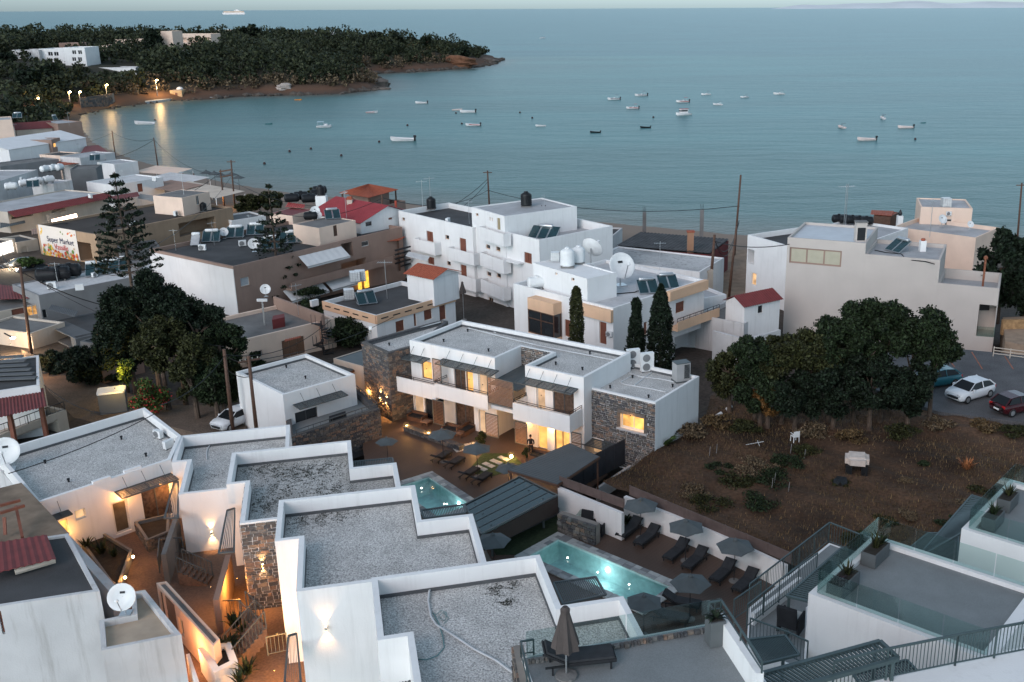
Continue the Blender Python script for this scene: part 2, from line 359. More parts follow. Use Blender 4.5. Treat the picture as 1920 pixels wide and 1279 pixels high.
# ================================================================ generic building
class Bld:
    def __init__(s,name,label,cat,poly,z0,z1,wall=None,roof=None,par=.35,t=.22,group=None,root=None):
        s.P = [V2(p) for p in poly]; s.z0, s.z1, s.par, s.t = z0, z1, par, t
        s.wall = wall or WHITE; s.roofm = roof or CONCL; s.ops = []
        c = sum(s.P, Vector((0, 0))) / len(s.P)
        s.root = root or thing(name, label, cat, (c.x, c.y, z0), 0, group); s.n = len(s.P)
    def edge(s, i):
        a, b = s.P[i], s.P[(i + 1) % s.n]; L = (b - a).length; u = (b - a) / L
        return a, u, Vector((u.y, -u.x)), L
    def hit(s, px, py, any_z=False):
        best = None
        for i in range(s.n):
            a, u, n, L = s.edge(i); n3 = Vector((n.x, n.y, 0)); r = ray(px, py)
            if r.dot(n3) >= 0: continue
            p = PLN(px, py, (a.x, a.y, 0), n3); k = (V2(p) - a).dot(u)
            if -.3 <= k <= L + .3 and (any_z or s.z0 - 3 <= p.z <= s.z1 + .5):
                dist = (p - Vector((0, 0, CAM_H))).length
                if best is None or dist < best[0]: best = (dist, i, k, p)
        return best
    def W(s, xl, xr, yt, yb, kind='glass', e=None, **kw):
        """opening picked in photo pixels: left, right, top, bottom"""
        xm, ym = (xl + xr) / 2, (yt + yb) / 2
        if e is None:
            h = s.hit(xm, ym)
            if h is None: print('no wall for', s.root.name, xl, xr, yt, yb); return
            e = h[1]
        a, u, n, L = s.edge(e); n3 = Vector((n.x, n.y, 0)); p0 = (a.x, a.y, 0)
        k0 = (V2(PLN(xl,ym,p0,n3)) - a).dot(u); k1 = (V2(PLN(xr,ym,p0,n3)) - a).dot(u)
        za, zb = PLN(xm, yt, p0, n3).z, PLN(xm, yb, p0, n3).z
        s.op(e, min(k0, k1), max(k0, k1), min(za, zb), max(za, zb), kind, **kw)
    def op(s, e, s0, s1, za, zb, kind='glass', **kw):
        L = s.edge(e)[3]; s0 = max(s0,.06); s1 = min(s1,L - .06); za = max(za,s.z0 + .02); zb = min(zb,s.z1 - .06)
        if s1 - s0 > .1 and zb - za > .1: s.ops.append((e, s0, s1, za, zb, kind, kw))
    def pt(s, e, k, z, off=0):
        a, u, n, L = s.edge(e); q = a + u * k + n * off; return Vector((q.x, q.y, z))
    def finish(s, roof=True):
        w = MB(); P, z0, z1 = s.P, s.z0, s.z1
        for i in range(s.n):
            a, u, n, L = s.edge(i); ops = [o for o in s.ops if o[0] == i]
            ss = sorted({0,L,*[o[1] for o in ops],*[o[2] for o in ops]}); zz = sorted({z0,z1,*[o[3] for o in ops],*[o[4] for o in ops]})
            for j in range(len(ss) - 1):
                for k in range(len(zz) - 1):
                    cs, cz = (ss[j] + ss[j + 1]) / 2, (zz[k] + zz[k + 1]) / 2
                    if any(o[1] < cs < o[2] and o[3] < cz < o[4] for o in ops): continue
                    w.quad(s.pt(i,ss[j],zz[k]),s.pt(i,ss[j + 1],zz[k]),s.pt(i,ss[j + 1],zz[k + 1]),s.pt(i,ss[j],zz[k + 1]))
            for o in ops:
                d = o[6].get('d',.16); A = [(o[1],o[3]),(o[2],o[3]),(o[2],o[4]),(o[1],o[4])]
                f = [s.pt(i, k, z) for k, z in A]; b = [s.pt(i, k, z, -d) for k, z in A]
                for q in range(4): w.quad(f[q], b[q], b[(q + 1) % 4], f[(q + 1) % 4])
                w.quad(*b)
        inner = offset_poly(P, s.t); zr = z1 - s.par
        for i in range(s.n):
            j = (i + 1) % s.n
            w.quad((*P[i], z1), (*P[j], z1), (*inner[j], z1), (*inner[i], z1))
            w.quad((*inner[i], z1), (*inner[j], z1), (*inner[j], zr), (*inner[i], zr))
        s.wallo = w.build('wall', s.wall, s.root)
        if roof:
            r = MB(); r.quad(*[(*p,zr + .004) for p in inner]); s.roofo = r.build('roof',s.roofm,s.root)
        for o in s.ops: s.fill(*o)
        return s
    def fill(s, e, s0, s1, za, zb, kind, kw):
        d = kw.get('d', .16)
        if kind == 'void': return
        fm = kw.get('frame',M('white_window_frame',(.6,.6,.58),.5)); fw = kw.get('fw',.07)
        f = MB(); off = -d + .05
        def q(k0, z0, k1, z1, o0, o1, m):
            A = [(k0, z0), (k1, z0), (k1, z1), (k0, z1)]
            m.add([s.pt(e,k,z,o0) for k,z in A] + [s.pt(e,k,z,o1) for k,z in A],[(0,1,2,3)[::-1],(4,5,6,7),(0,1,5,4),(1,2,6,5),(2,3,7,6),(3,0,4,7)])
        for a in ((s0,za,s1,za + fw),(s0,zb - fw,s1,zb),(s0,za + fw,s0 + fw,zb - fw),(s1 - fw,za + fw,s1,zb - fw)): q(*a,-d + .004,off,f)
        nm = kw.get('n', 2 if (s1 - s0) > 1.0 else 1)
        isdoor = kind in ('door', 'litdoor')
        if kind in ('glass', 'lit', 'litdoor', 'gdoor'):
            for j in range(1, nm):
                k = s0 + (s1 - s0) * j / nm; q(k - fw * .5,za + fw,k + fw * .5,zb - fw,-d + .004,off,f)
        pr = f.build('door' if isdoor or kind == 'gdoor' else 'window', fm, s.root)
        pm = {'glass': GLASSD,'gdoor': GLASSD,'lit': LITROOM,'litdoor': LITSOFT}.get(kind)
        if kw.get('pane'): pm = kw['pane']
        if pm is not None and kind != 'shut' and kind != 'door':
            for j in range(nm):
                k0 = s0 + (s1 - s0) * j / nm + fw * .5; k1 = s0 + (s1 - s0) * (j + 1) / nm - fw * .5
                p = MB(); q(k0,za + fw * .9,k1,zb - fw * .9,-d + .008,-d + .022,p); p.build('pane',pm,pr)
            if kind == 'glass' and (s1 - s0) > .5 and kw.get('sill', True):
                m = MB(); q(s0 - .06,za - .07,s1 + .06,za - .006,.004,.07,m); m.build('sill',s.wall,pr)
        elif kind == 'shut':
            sm = kw.get('leaf', WOODR)
            for j in range(nm):
                k0 = s0 + (s1 - s0) * j / nm + .03; k1 = s0 + (s1 - s0) * (j + 1) / nm - .03
                p = MB(); q(k0, za + .05, k1, zb - .05, -d + .02, -d + .07, p)
                nz = max(3, int((zb - za) / .18))
                for r in range(nz):
                    z = za + .12 + (zb - za - .24) * r / nz; q(k0 + .07,z,k1 - .07,z + (zb - za - .24) / nz * .55,-d + .07,-d + .095,p)
                p.build('shutter', sm, pr)
        elif kind == 'door':
            p = MB(); q(s0 + .05, za + .01, s1 - .05, zb - .05, -d + .02, -d + .07, p)
            for r in range(2): q(s0 + .16,za + .2 + r * (zb - za) * .45,s1 - .16,za + .2 + (zb - za) * .36 + r * (zb - za) * .45,-d + .07,-d + .09,p)
            p.build('leaf', kw.get('leaf', WOODR), pr)
    def balcony(s, xl, xr, yt, yb, depth=1.1, mat=None, t=.1, open_ends=False):
        """solid-fronted balcony tray; pixel box of the front panel projected on the wall plane moved out by depth"""
        h = s.hit((xl + xr) / 2, (yt + yb) / 2, True); e = h[1]
        a,u,n,L = s.edge(e); n3 = Vector((n.x,n.y,0)); p0 = Vector((a.x,a.y,0)) + n3 * depth
        ym = (yt + yb) / 2; xm = (xl + xr) / 2
        k0, k1 = sorted(((V2(PLN(x, ym, p0, n3)) - a).dot(u)) for x in (xl, xr))
        za, zb = PLN(xm, yb, p0, n3).z, PLN(xm, yt, p0, n3).z
        m = MB()
        def bx(ka, kb, oa, ob, z_0, z_1):
            A = [s.pt(e,ka,0,oa),s.pt(e,kb,0,oa),s.pt(e,kb,0,ob),s.pt(e,ka,0,ob)]; m.prism(A[::-1] if ob > oa else A,z_0,z_1)
        bx(k0, k1, .003, depth, za, za + .16)
        bx(k0,k1,depth - t,depth - .001,za + .16,zb); bx(k0,k0 + t,.003,depth - t,za + .16,zb); bx(k1 - t,k1,.003,depth - t,za + .16,zb)
        o = m.build('balcony', mat or s.wall, s.root)
        return e, k0, k1, za, zb
# ================================================================ stone cladding
def stone_mat(name, island, cols):
    if name in MATS: return MATS[name]
    m = bpy.data.materials.new(name); m.use_nodes = True; N = m.node_tree.nodes; L = m.node_tree.links; b = N['Principled BSDF']; b.inputs['Roughness'].default_value = .9
    cr = N.new('ShaderNodeValToRGB'); cr.color_ramp.interpolation = 'CONSTANT'
    src = N.new('ShaderNodeNewGeometry').outputs['Random Per Island'] if island else N.new('ShaderNodeObjectInfo').outputs['Random']
    L.new(src,cr.inputs[0]); e = cr.color_ramp.elements; e[0].color = (*cols[0],1); e[1].position = (len(cols) - 1) / len(cols); e[1].color = (*cols[-1],1)
    for i,c in enumerate(cols[1:-1]): q = cr.color_ramp.elements.new((i + 1) / len(cols)); q.color = (*c,1)
    g = N.new('ShaderNodeNewGeometry'); ns = N.new('ShaderNodeTexNoise'); ns.inputs['Scale'].default_value = 9; ns.inputs['Detail'].default_value = 5; L.new(g.outputs['Position'],ns.inputs['Vector'])
    mr = N.new('ShaderNodeMapRange'); mr.inputs['From Min'].default_value = .3; mr.inputs['From Max'].default_value = .7; mr.inputs['To Min'].default_value = .65; mr.inputs['To Max'].default_value = 1.3; L.new(ns.outputs['Fac'],mr.inputs['Value'])
    sc = N.new('ShaderNodeVectorMath'); sc.operation = 'SCALE'; L.new(cr.outputs[0],sc.inputs[0]); L.new(mr.outputs[0],sc.inputs['Scale']); L.new(sc.outputs[0],b.inputs['Base Color'])
    bp = N.new('ShaderNodeBump'); bp.inputs['Strength'].default_value = .5; bp.inputs['Distance'].default_value = .03; L.new(ns.outputs['Fac'],bp.inputs['Height']); L.new(bp.outputs[0],b.inputs['Normal'])
    MATS[name] = m; return m
STCOLS = [(.085,.08,.08),(.13,.115,.105),(.065,.066,.072),(.18,.145,.12),(.10,.092,.085),(.21,.14,.105),(.08,.078,.08),(.15,.145,.14)]
STONE_J = stone_mat('grey_brown_stone',True,STCOLS); STONE_I = stone_mat('grey_brown_stone_block',False,STCOLS)
MORTAR = M('lime_mortar', (.22, .2, .18), .95, .15, 2)
def _irr_box():
    m = MB(); m.box(0, 0, 0, 1, 1, 1); r = random.Random(len(STB))
    m.v = [(x + (r.random() - .5) * .10 * (y < .5),y if y > .5 else r.random() * .35,z + (r.random() - .5) * .14 * (y < .5)) for x,y,z in m.v]
    return m
STB = []
for _i in range(6): STB.append(_irr_box())
STME = [b.mesh('stone', STONE_I) for b in STB]
def stones(parent,a,u,n,L,z0,z1,ch=.2,lw=(.22,.6),holes=(),single=False,maxn=300,name='stone',proud=.06,top=None):
    """courses of uneven stones laid on a wall face; a = start, u = along, n = outward (2-D)"""
    r = random.Random(int(L * 100)); rows = []; z = z0
    while z < z1 - .06:
        h = min(ch * r.uniform(.75, 1.3), z1 - z); k = 0
        while k < L - .02:
            w = min(r.uniform(*lw), L - k)
            if L - k - w < .12: w = L - k
            kc, zc = k + w / 2, z + h / 2
            zt = z1 if top is None else top(kc)
            if zc + h / 2 <= zt + .02 and not any(x0 - .02 < kc + w / 2 and kc - w / 2 < x1 + .02 and y0 < zc + h / 2 and zc - h / 2 < y1 for x0,x1,y0,y1 in holes): rows.append((k + .012,z + .012,w - .024,h - .024,r.uniform(.5,1) * proud))
            k += w
        z += h
    big = rows if single else []
    if single and len(rows) > maxn: big = sorted(rows, key=lambda q: -q[2] * q[3])[:maxn]
    sb = set(big)
    for q in big:
        k, z, w, h, d = q; p = Vector(a[:2]) + Vector(u[:2]) * k + Vector(n[:2]) * d
        T = Matrix(((u[0] * w,-n[0] * (d + .03),0,p.x),(u[1] * w,-n[1] * (d + .03),0,p.y),(0,0,h,z),(0,0,0,1)))
        link(name, r.choice(STME), parent, True, T)
    rest = [q for q in rows if q not in sb]
    if rest:
        m = MB()
        for k, z, w, h, d in rest:
            b = r.choice(STB); p = Vector(a[:2]) + Vector(u[:2]) * k + Vector(n[:2]) * d
            m.add([(p.x + u[0] * w * x - n[0] * (d + .03) * y,p.y + u[1] * w * x - n[1] * (d + .03) * y,z + h * zz) for x,y,zz in b.v],b.f)
        o = m.build('stone_cladding', STONE_J, parent); o['kind'] = 'stuff'
# ================================================================ foliage
def leaf_mat(name, col, var=.75, trans=.15, warm=0):
    if name in MATS: return MATS[name]
    m = bpy.data.materials.new(name); m.use_nodes = True; N = m.node_tree.nodes; L = m.node_tree.links; b = N['Principled BSDF']
    b.inputs['Roughness'].default_value = .65; b.inputs['Specular IOR Level'].default_value = .2
    g = N.new('ShaderNodeNewGeometry'); cr = N.new('ShaderNodeValToRGB'); L.new(g.outputs['Random Per Island'],cr.inputs[0]); e = cr.color_ramp.elements
    e[0].color = (*[c * (1 - var) for c in col],1); e[1].color = (col[0] * (1 + var) + warm,col[1] * (1 + var),col[2] * (1 + var * .6),1)
    L.new(cr.outputs[0], b.inputs['Base Color']); MATS[name] = m; return m
LEAF = leaf_mat('dark_green_leaf',(.018,.029,.014)); LEAFO = leaf_mat('olive_green_leaf',(.027,.034,.014),warm=.008)
LEAFD = leaf_mat('deep_green_needle',(.011,.019,.012)); LEAFY = leaf_mat('yellow_brown_leaf',(.12,.075,.028),warm=.05)
LEAFG = leaf_mat('fresh_green_leaf',(.06,.095,.03)); DRY = leaf_mat('dry_grass_blade',(.105,.070,.040)); LEAFP = leaf_mat('dusty_pink_scrub',(.115,.085,.062))
BARK = M('bark', (.09, .065, .05), .95, .3, 4, bump=.5, bscale=12)
def leafmesh(name, mat, C, size, flat=0.0, long=1.6):
    C = np.asarray(C, float); n = len(C); s = np.asarray(size) * np.ones(n)
    a = rng.normal(size=(n,3)); a[:,2] *= (1 - flat); a /= np.linalg.norm(a,axis=1)[:,None] + 1e-9
    b = rng.normal(size=(n,3)); b[:,2] *= (1 - flat); b -= a * (a * b).sum(1)[:,None]; b /= np.linalg.norm(b,axis=1)[:,None] + 1e-9
    a *= (s * long * .5)[:, None]; b *= (s * .5)[:, None]
    V = np.stack([C - a,C - b * .9 + a * .1,C + a,C + b * .9 + a * .1],1).reshape(-1,3)
    F = np.arange(4 * n).reshape(-1, 4)
    me = bpy.data.meshes.new(name); me.vertices.add(4 * n); me.vertices.foreach_set('co',V.ravel()); me.loops.add(4 * n); me.loops.foreach_set('vertex_index',F.ravel().astype(np.int32))
    me.polygons.add(n); me.polygons.foreach_set('loop_start',(np.arange(n) * 4).astype(np.int32)); me.update(calc_edges=True); me.materials.append(mat); return me
def blob_pts(blobs, n, shell=.55):
    B = np.array(blobs,float); vol = (B[:,3] * B[:,4] * B[:,5]) ** .7; k = rng.choice(len(B),n,p=vol / vol.sum())
    d = rng.normal(size=(n,3)); d /= np.linalg.norm(d,axis=1)[:,None]; r = shell + (1 - shell) * rng.random(n) ** .6
    r *= 1 + rng.normal(size=n) * .2
    return B[k, :3] + d * r[:, None] * B[k, 3:]
def make_blobs(rx, ry, rz, n, zc, rmin=.28, rmax=.45, seed=0):
    r = random.Random(seed); out = []
    for _ in range(n):
        while True:
            x, y, z = r.uniform(-1, 1), r.uniform(-1, 1), r.uniform(-.85, 1)
            if .15 < x * x + y * y + z * z < .85: break
        q = r.uniform(rmin,rmax); out.append((x * rx * .8,y * ry * .8,zc + z * rz * .8,rx * q,ry * q,rz * q * r.uniform(.7,1)))
    return out
def tree(name,label,base,h,rx,rz_,mat=None,n=9000,leaf=.2,nb=16,seed=1,trunk=.22,cat='tree',group=None,zc=None,ry=None,trunk_h=None):
    o = thing(name,label,cat,base,0,group); zc = zc if zc is not None else h - rz_; ry = ry or rx
    bl = make_blobs(rx,ry,rz_,int(nb * (2.4 if n < 30000 else 3.6)),zc,(.12 if n < 30000 else .07),(.27 if n < 30000 else .165),seed); r = random.Random(seed)
    t = MB(); top = Vector((r.uniform(-.3,.3),r.uniform(-.3,.3),zc)); t.tube([(0,0,-.4),(top.x * .4,top.y * .4,zc * .45),top],trunk,8,trunk * .55)
    for b in bl[:8]:
        s0 = top * r.uniform(.5,.95); t.tube([s0,s0.lerp(Vector(b[:3]),.55) + Vector((0,0,.2)),b[:3]],trunk * .4,5,trunk * .12)
    t.build('trunk', BARK, o, 0, 0)
    me = leafmesh('crown',mat or LEAF,blob_pts(bl,n,.35),rng.uniform(.6,1.35,n) * leaf); link('crown',me,o,False)
    return o
def cypress(label,base,h,r,seed=1,mat=None,n=7000,group=None,name='cypress_tree',prof=None,lean=0,leaf=.13):
    o = thing(name, label, 'tree', base, 0, group)
    u = rng.random(n) ** .8; rr = (np.sin(np.pi * np.clip(u,0,1) ** .62) ** .65 + .08) * r if prof is None else np.interp(u,*prof) * r
    a = rng.random(n) * 2 * np.pi; bump = 1 + .16 * np.sin(3 * a + u * 19 + seed) + .12 * np.sin(5 * a - u * 31 + seed); q = (.72 + .33 * rng.random(n)) * bump
    C = np.stack([np.cos(a) * rr * q + lean * u ** 2,np.sin(a) * rr * q,.3 + u * (h - .3)],1)
    me = leafmesh('crown',mat or LEAFD,C,rng.uniform(.7,1.4,n) * leaf,long=2.4); link('crown',me,o,False)
    t = MB(); t.tube([(0,0,-.5),(0,0,h * .5),(lean * .7,0,h * .9)],r * .16,7,r * .05); t.build('trunk',BARK,o,0,0); return o
# ================================================================ repeated things: a prototype and copies
PROTO = {}
def place(key, builder, label, loc, rz=0, group=None, scale=None):
    if key not in PROTO: o = PROTO[key] = builder()
    else: o = copy_tree(PROTO[key])
    o.location = loc; o.rotation_euler = (0, 0, rz)
    if scale: o.scale = (scale,) * 3 if not hasattr(scale, '__len__') else scale
    if 'group' in o: del o['group']
    return tag(o, label, None, group)
def RX(a): return Matrix.Rotation(a, 4, 'X')
def RY(a): return Matrix.Rotation(a, 4, 'Y')
def RZ(a): return Matrix.Rotation(a, 4, 'Z')
def TR(x, y, z): return Matrix.Translation((x, y, z))
def b_solar(n, tankm, cover=False):
    def f():
        o = thing('solar_water_heater','','solar heater'); w = 1.0 * n + .06 * (n - 1); tilt = R_(31)
        T0 = RX(tilt); st = MB()
        for x in (-w / 2 + .1,w / 2 - .1): st.bar((x,.1,.03),(x,1.45,.03),.05); st.bar((x,1.45,0),(x,1.45,1.05),.05); st.bar((x,0,.12),(x,1.5,1.0),.05)
        st.build('stand', STEEL, o)
        for i in range(n):
            x = -w / 2 + i * 1.06; p = MB(); p.box(x,0,.12,x + 1.0,1.95,.2,T0); q = p.build('panel',STEEL,o)
            g = MB(); g.box(x + .05,.05,.2,x + .95,1.90,.206,T0); g.build('glass',CONCL if cover else PANELG,q)
        t = MB(); T = TR(0, 1.45, 1.22) @ RY(math.pi / 2); L = min(w * .45, .75)
        t.lathe([(.02,-L - .05),(.16,-L),(.2,-L + .06),(.2,L - .06),(.16,L),(.02,L + .05)],14,T); t.build('tank',tankm,o,True)
        return o
    return f
def solar(label,loc,rz,n=2,steel=True,group=None,scale=None,cover=False): return place(('sol',n,steel,cover),b_solar(n,STEEL if steel else PLASTW,cover),label,loc,rz,group,scale)
def b_tank(kind):
    def f():
        m = {'w': PLASTW,'b': PLASTB,'m': M('mossy_tank',(.22,.25,.16),.8,.3,1.5)}[kind[0]]; o = thing('water_tank','','water tank'); t = MB(); s = MB()
        if kind[1] == 'h':
            T = TR(0, 0, .62) @ RY(math.pi / 2); L = .95
            pr = [(.05, -L), (.35, -L + .05), (.54, -L + .2)]
            for i in range(7): pr += [(.56, -.7 + i * .2), (.53, -.6 + i * .2)]
            pr += [(.54, L - .2), (.35, L - .05), (.05, L)]
            t.lathe(pr, 16, T)
            for x in (-.5, .5): s.box(x - .06, -.45, 0, x + .06, .45, .14)
            c = MB(); c.lathe([(.2,1.12),(.2,1.24),(.05,1.27)],12); c.build('lid',m,o)
        elif kind[1] == 'v':
            pr = [(.5, .1), (.55, .14)]
            for i in range(5): pr += [(.56, .2 + i * .2), (.535, .3 + i * .2)]
            pr += [(.55, 1.2), (.3, 1.38), (.18, 1.4)]
            t.lathe(pr, 18); s.box(-.5, -.5, 0, .5, .5, .1)
            c = MB(); c.lathe([(.2,1.4),(.2,1.5),(.04,1.53)],12); c.build('lid',m,o)
        else:
            t.box(-.5, -.5, .1, .5, .5, 1.1); s.box(-.52, -.52, 0, .52, .52, .1)
            for i in range(6):
                z = .15 + i * .18
                for a,b in (((-.52,-.52,z),(.52,-.52,z)),((.52,-.52,z),(.52,.52,z)),((-.52,.52,z),(.52,.52,z)),((-.52,-.52,z),(-.52,.52,z))): s.bar(a,b,.025)
            for i in range(5):
                x = -.52 + i * .26
                for y in (-.52,.52): s.bar((x,y,.1),(x,y,1.12),.025); s.bar((y,x,.1),(y,x,1.12),.025)
        t.build('body',m,o,kind[1] != 'c'); s.build('stand',STEEL if kind[1] == 'c' else CONC,o); return o
    return f
def tank(kind,label,loc,rz=0,scale=None,group=None): return place(('tank',kind),b_tank(kind),label,loc,rz,group,scale)
def b_dish():
    o = thing('satellite_dish','','satellite dish'); d = MB(); T = TR(0,-.12,.75) @ RX(R_(62))
    d.lathe([(.02,-.10),(.2,-.085),(.36,-.04),(.48,.03),(.5,.04),(.48,.045),(.36,-.02),(.2,-.065),(.02,-.08)],20,T); d.build('reflector',PLASTW,o,True)
    s = MB(); s.tube([(0,0,0),(0,0,.75)],.03); s.tube([T @ Vector((0,-.48,.02)),T @ Vector((0,-.1,.55))],.018); s.tube([T @ Vector((0,0,-.08)),(0,0,.7)],.03)
    s.box(-.2,-.2,0,.2,.2,.03); s.build('mount',STEEL,o); r = MB(); r.lathe([(.05,-.08),(.06,.06),(.02,.08)],8,T @ TR(0,-.1,.55)); r.build('receiver',PLASTW,o); e = MB(); e.box(-.09,.12,-.055,.09,.2,-.05,T); e.build('emblem',DARKM,o); return o
def dish(label,loc,rz=0,scale=None,group=None): return place('dish',b_dish,label,loc,rz,group,scale)
def b_antenna():
    o = thing('roof_antenna','','antenna'); m = MB(); m.tube([(0,0,0),(0,0,3.2)],.025,5); m.build('mast',STEEL,o)
    y = MB(); y.bar((-.6, 0, 3.0), (.6, 0, 3.0), .02)
    for i in range(8): x = -.55 + i * .155; w = .35 - i * .02; y.bar((x,-w,3.0),(x,w,3.0),.014)
    y.build('aerial', STEEL, o); return o
def antenna(label,loc,rz=0,scale=None,group=None): return place('ant',b_antenna,label,loc,rz,group,scale)
def fan(m, T, r, parent):
    k = MB(); k.lathe([(r, 0), (r, .02), (r * .9, .02), (r * .9, .005)], 16, T)
    for j in range(5):
        a = 2 * math.pi * j / 5; k.box(r * .1, -.05, .004, r * .88, .05, .012, T @ RZ(a))
    k.lathe([(r * .22, 0), (r * .22, .03), (.01, .035)], 10, T); return k
def b_ac(two):
    def f():
        o = thing('air_conditioner','','air conditioner'); b = MB(); h = 1.35 if two else .62; w = .95 if two else .82
        b.box(-w / 2,-.17,.08,w / 2,.17,h + .08); b.box(-w / 2 - .015,-.185,h + .08,w / 2 + .015,.185,h + .1); b.build('casing',PLASTW,o)
        ft = MB(); ft.box(-w / 2 + .06,-.2,0,-w / 2 + .14,.2,.08); ft.box(w / 2 - .14,-.2,0,w / 2 - .06,.2,.08); ft.build('foot',METAL,o)
        for i in range(2 if two else 1):
            z = .08 + (h / (4 if two else 2)) * (1 + 2 * i); T = TR(-.1,-.172,z) @ RX(math.pi / 2); r = .28
            g = MB(); g.lathe([(r,0),(r,.004),(.01,.004)],18,T); q = g.build('grille',M('dark_grille',(.03,.032,.035),.6),o)
            fan(None,T @ TR(0,0,.005),r,o).build('fan',M('grey_fan',(.2,.205,.21),.5),q)
        return o
    return f
def ac(label,loc,rz=0,two=False,scale=None,group=None): return place(('ac',two),b_ac(two),label,loc,rz,group,scale)
def pole(label,base,h,rz=0,arms=1,wood=True,r=.13,lean=(0,0),lamp=0,group=None,name='utility_pole'):
    o = thing(name,label,'utility pole' if not lamp else 'street lamp',base,rz,group); m = WOOD if wood else STEEL
    p = MB(); top = Vector((lean[0],lean[1],h)); p.tube([(0,0,-.6),top * .5,top],r,8,r * .75); p.build('post',m,o,True,False)
    for i in range(arms):
        z = h - .35 - i * .75; a = MB(); c = top * (z / h); a.box(c.x - .8,c.y - .06,z - .06,c.x + .8,c.y + .06,z + .06); q = a.build('crossarm',m,o,0,0)
        for x in (-.65, -.25, .25, .65):
            k = MB(); k.lathe([(.03,0),(.05,.03),(.03,.07),(.05,.11),(.01,.15)],6,TR(c.x + x,c.y,z + .06)); k.build('insulator',M('glazed_insulator',(.3,.28,.25),.3),q,world=False)
    return o
def wire(label, p, q, sag=.6, r=.018, group=None, name='overhead_cable', n=10):
    p, q = Vector(p), Vector(q); m = MB(); pts = []
    for i in range(n + 1):
        t = i / n; c = p.lerp(q, t); c.z -= sag * 4 * t * (1 - t); pts.append(c)
    m.tube(pts, r, 4); return tag(m.build(name, CABLE), label, 'cable', group)
# ---------------------------------------------------------------- thin repeated pieces: shared unit bar, stretched per object
_UB = {}
def bar(name, p, q, w, h, mat, parent):
    if mat.name not in _UB: b = MB(); b.box(-.5,0,-.5,.5,1,.5); _UB[mat.name] = b.mesh('bar',mat)
    p, q = Vector(p), Vector(q); d = q - p; L = d.length; d = d / L
    up = Vector((0,0,1)) if abs(d.z) < .95 else Vector((0,1,0)); a = d.cross(up).normalized(); b = a.cross(d)
    T = Matrix(((a.x * w,d.x * L,b.x * h,p.x),(a.y * w,d.y * L,b.y * h,p.y),(a.z * w,d.z * L,b.z * h,p.z),(0,0,0,1)))
    o = bpy.data.objects.new(name,_UB[mat.name]); COL.objects.link(o); o.parent = parent; T.translation = T.translation - wl(parent); o.matrix_basis = T; return o
def railing(parent, pts, h=1.0, sp=.14, mat=None, post=1.4, bw=.018, rail=.05, lo=.1):
    mat = mat or METALG; pts = [Vector(p) for p in pts]; up = Vector((0, 0, 1))
    for a, b in zip(pts, pts[1:]):
        bar('top_rail',a + up * h,b + up * h,rail,rail,mat,parent); bar('bottom_rail',a + up * lo,b + up * lo,rail * .6,rail * .6,mat,parent)
        L = (b - a).length; n = max(2, int(L / sp))
        for i in range(1,n): c = a.lerp(b,i / n); bar('baluster',c + up * lo,c + up * h,bw,bw,mat,parent)
        m = max(1, round(L / post))
        for i in range(m + 1): c = a.lerp(b,i / m); bar('post',c,c + up * (h + .01),rail * .9,rail * .9,mat,parent)
def glass_rail(parent, pts, h=1.0, mat=None, pw=1.5, gname='glass_panel'):
    g = mat or GLASS('balustrade_glass',(.84,.92,.90),.10); pts = [Vector(p) for p in pts]; up = Vector((0,0,1))
    for a, b in zip(pts, pts[1:]):
        L = (b - a).length; n = max(1, round(L / pw)); d = (b - a) / L
        for i in range(n):
            p = a.lerp(b,i / n) + d * .02; q = a.lerp(b,(i + 1) / n) - d * .02; bar(gname,p + up * h * .5,q + up * h * .5,.016,h,g,parent)
def slats(parent, a, b, c, d, n, w, mat, t=.04, frame=None, fw=.08, name='slat'):
    """slats between rail a-b and rail d-c"""
    a, b, c, d = [Vector(p) for p in (a, b, c, d)]
    for i in range(n):
        k = (i + .5) / n; bar(name, a.lerp(b, k), d.lerp(c, k), w, t, mat, parent)
    if frame is not None:
        for p,q in ((a,b),(b,c),(c,d),(d,a)): bar('frame',p,q,fw,fw,frame,parent)
def slab(name,P,z0,z1,mat,parent=None): return MB().prism([tuple(p[:2]) for p in P],z0,z1).build(name,mat,parent)
def ccw(P):
    A = sum(P[i][0] * P[(i + 1) % len(P)][1] - P[(i + 1) % len(P)][0] * P[i][1] for i in range(len(P))); return P if A > 0 else P[::-1]
def pxpoly(pix, z): return ccw([V2(G(x, y, z)) for x, y in pix])
def wall_light(label, p, n, energy=9, group='up and down wall lights', col=(1, .52, .20)):
    p = Vector(p); n = Vector(n); o = thing('wall_light', label, 'wall lamp', p, 0, group)
    c = p + n * .13; m = MB(); m.lathe([(.045,-.09),(.045,.09)],10,TR(*c)); m.bar(p,c,.05); m.build('body',STEEL,o)
    for s in (1, -1):
        g = MB(); g.lathe([(.04,0),(.04,.012)],10,TR(c.x,c.y,c.z + s * .1 - .006)); g.build('lens',LAMP,o)
        light('beam','SPOT',c + Vector((0,0,s * .14)),energy,col,o,.02,(R_(80),1.0),(-n.x * .16,-n.y * .16,s))
    return o
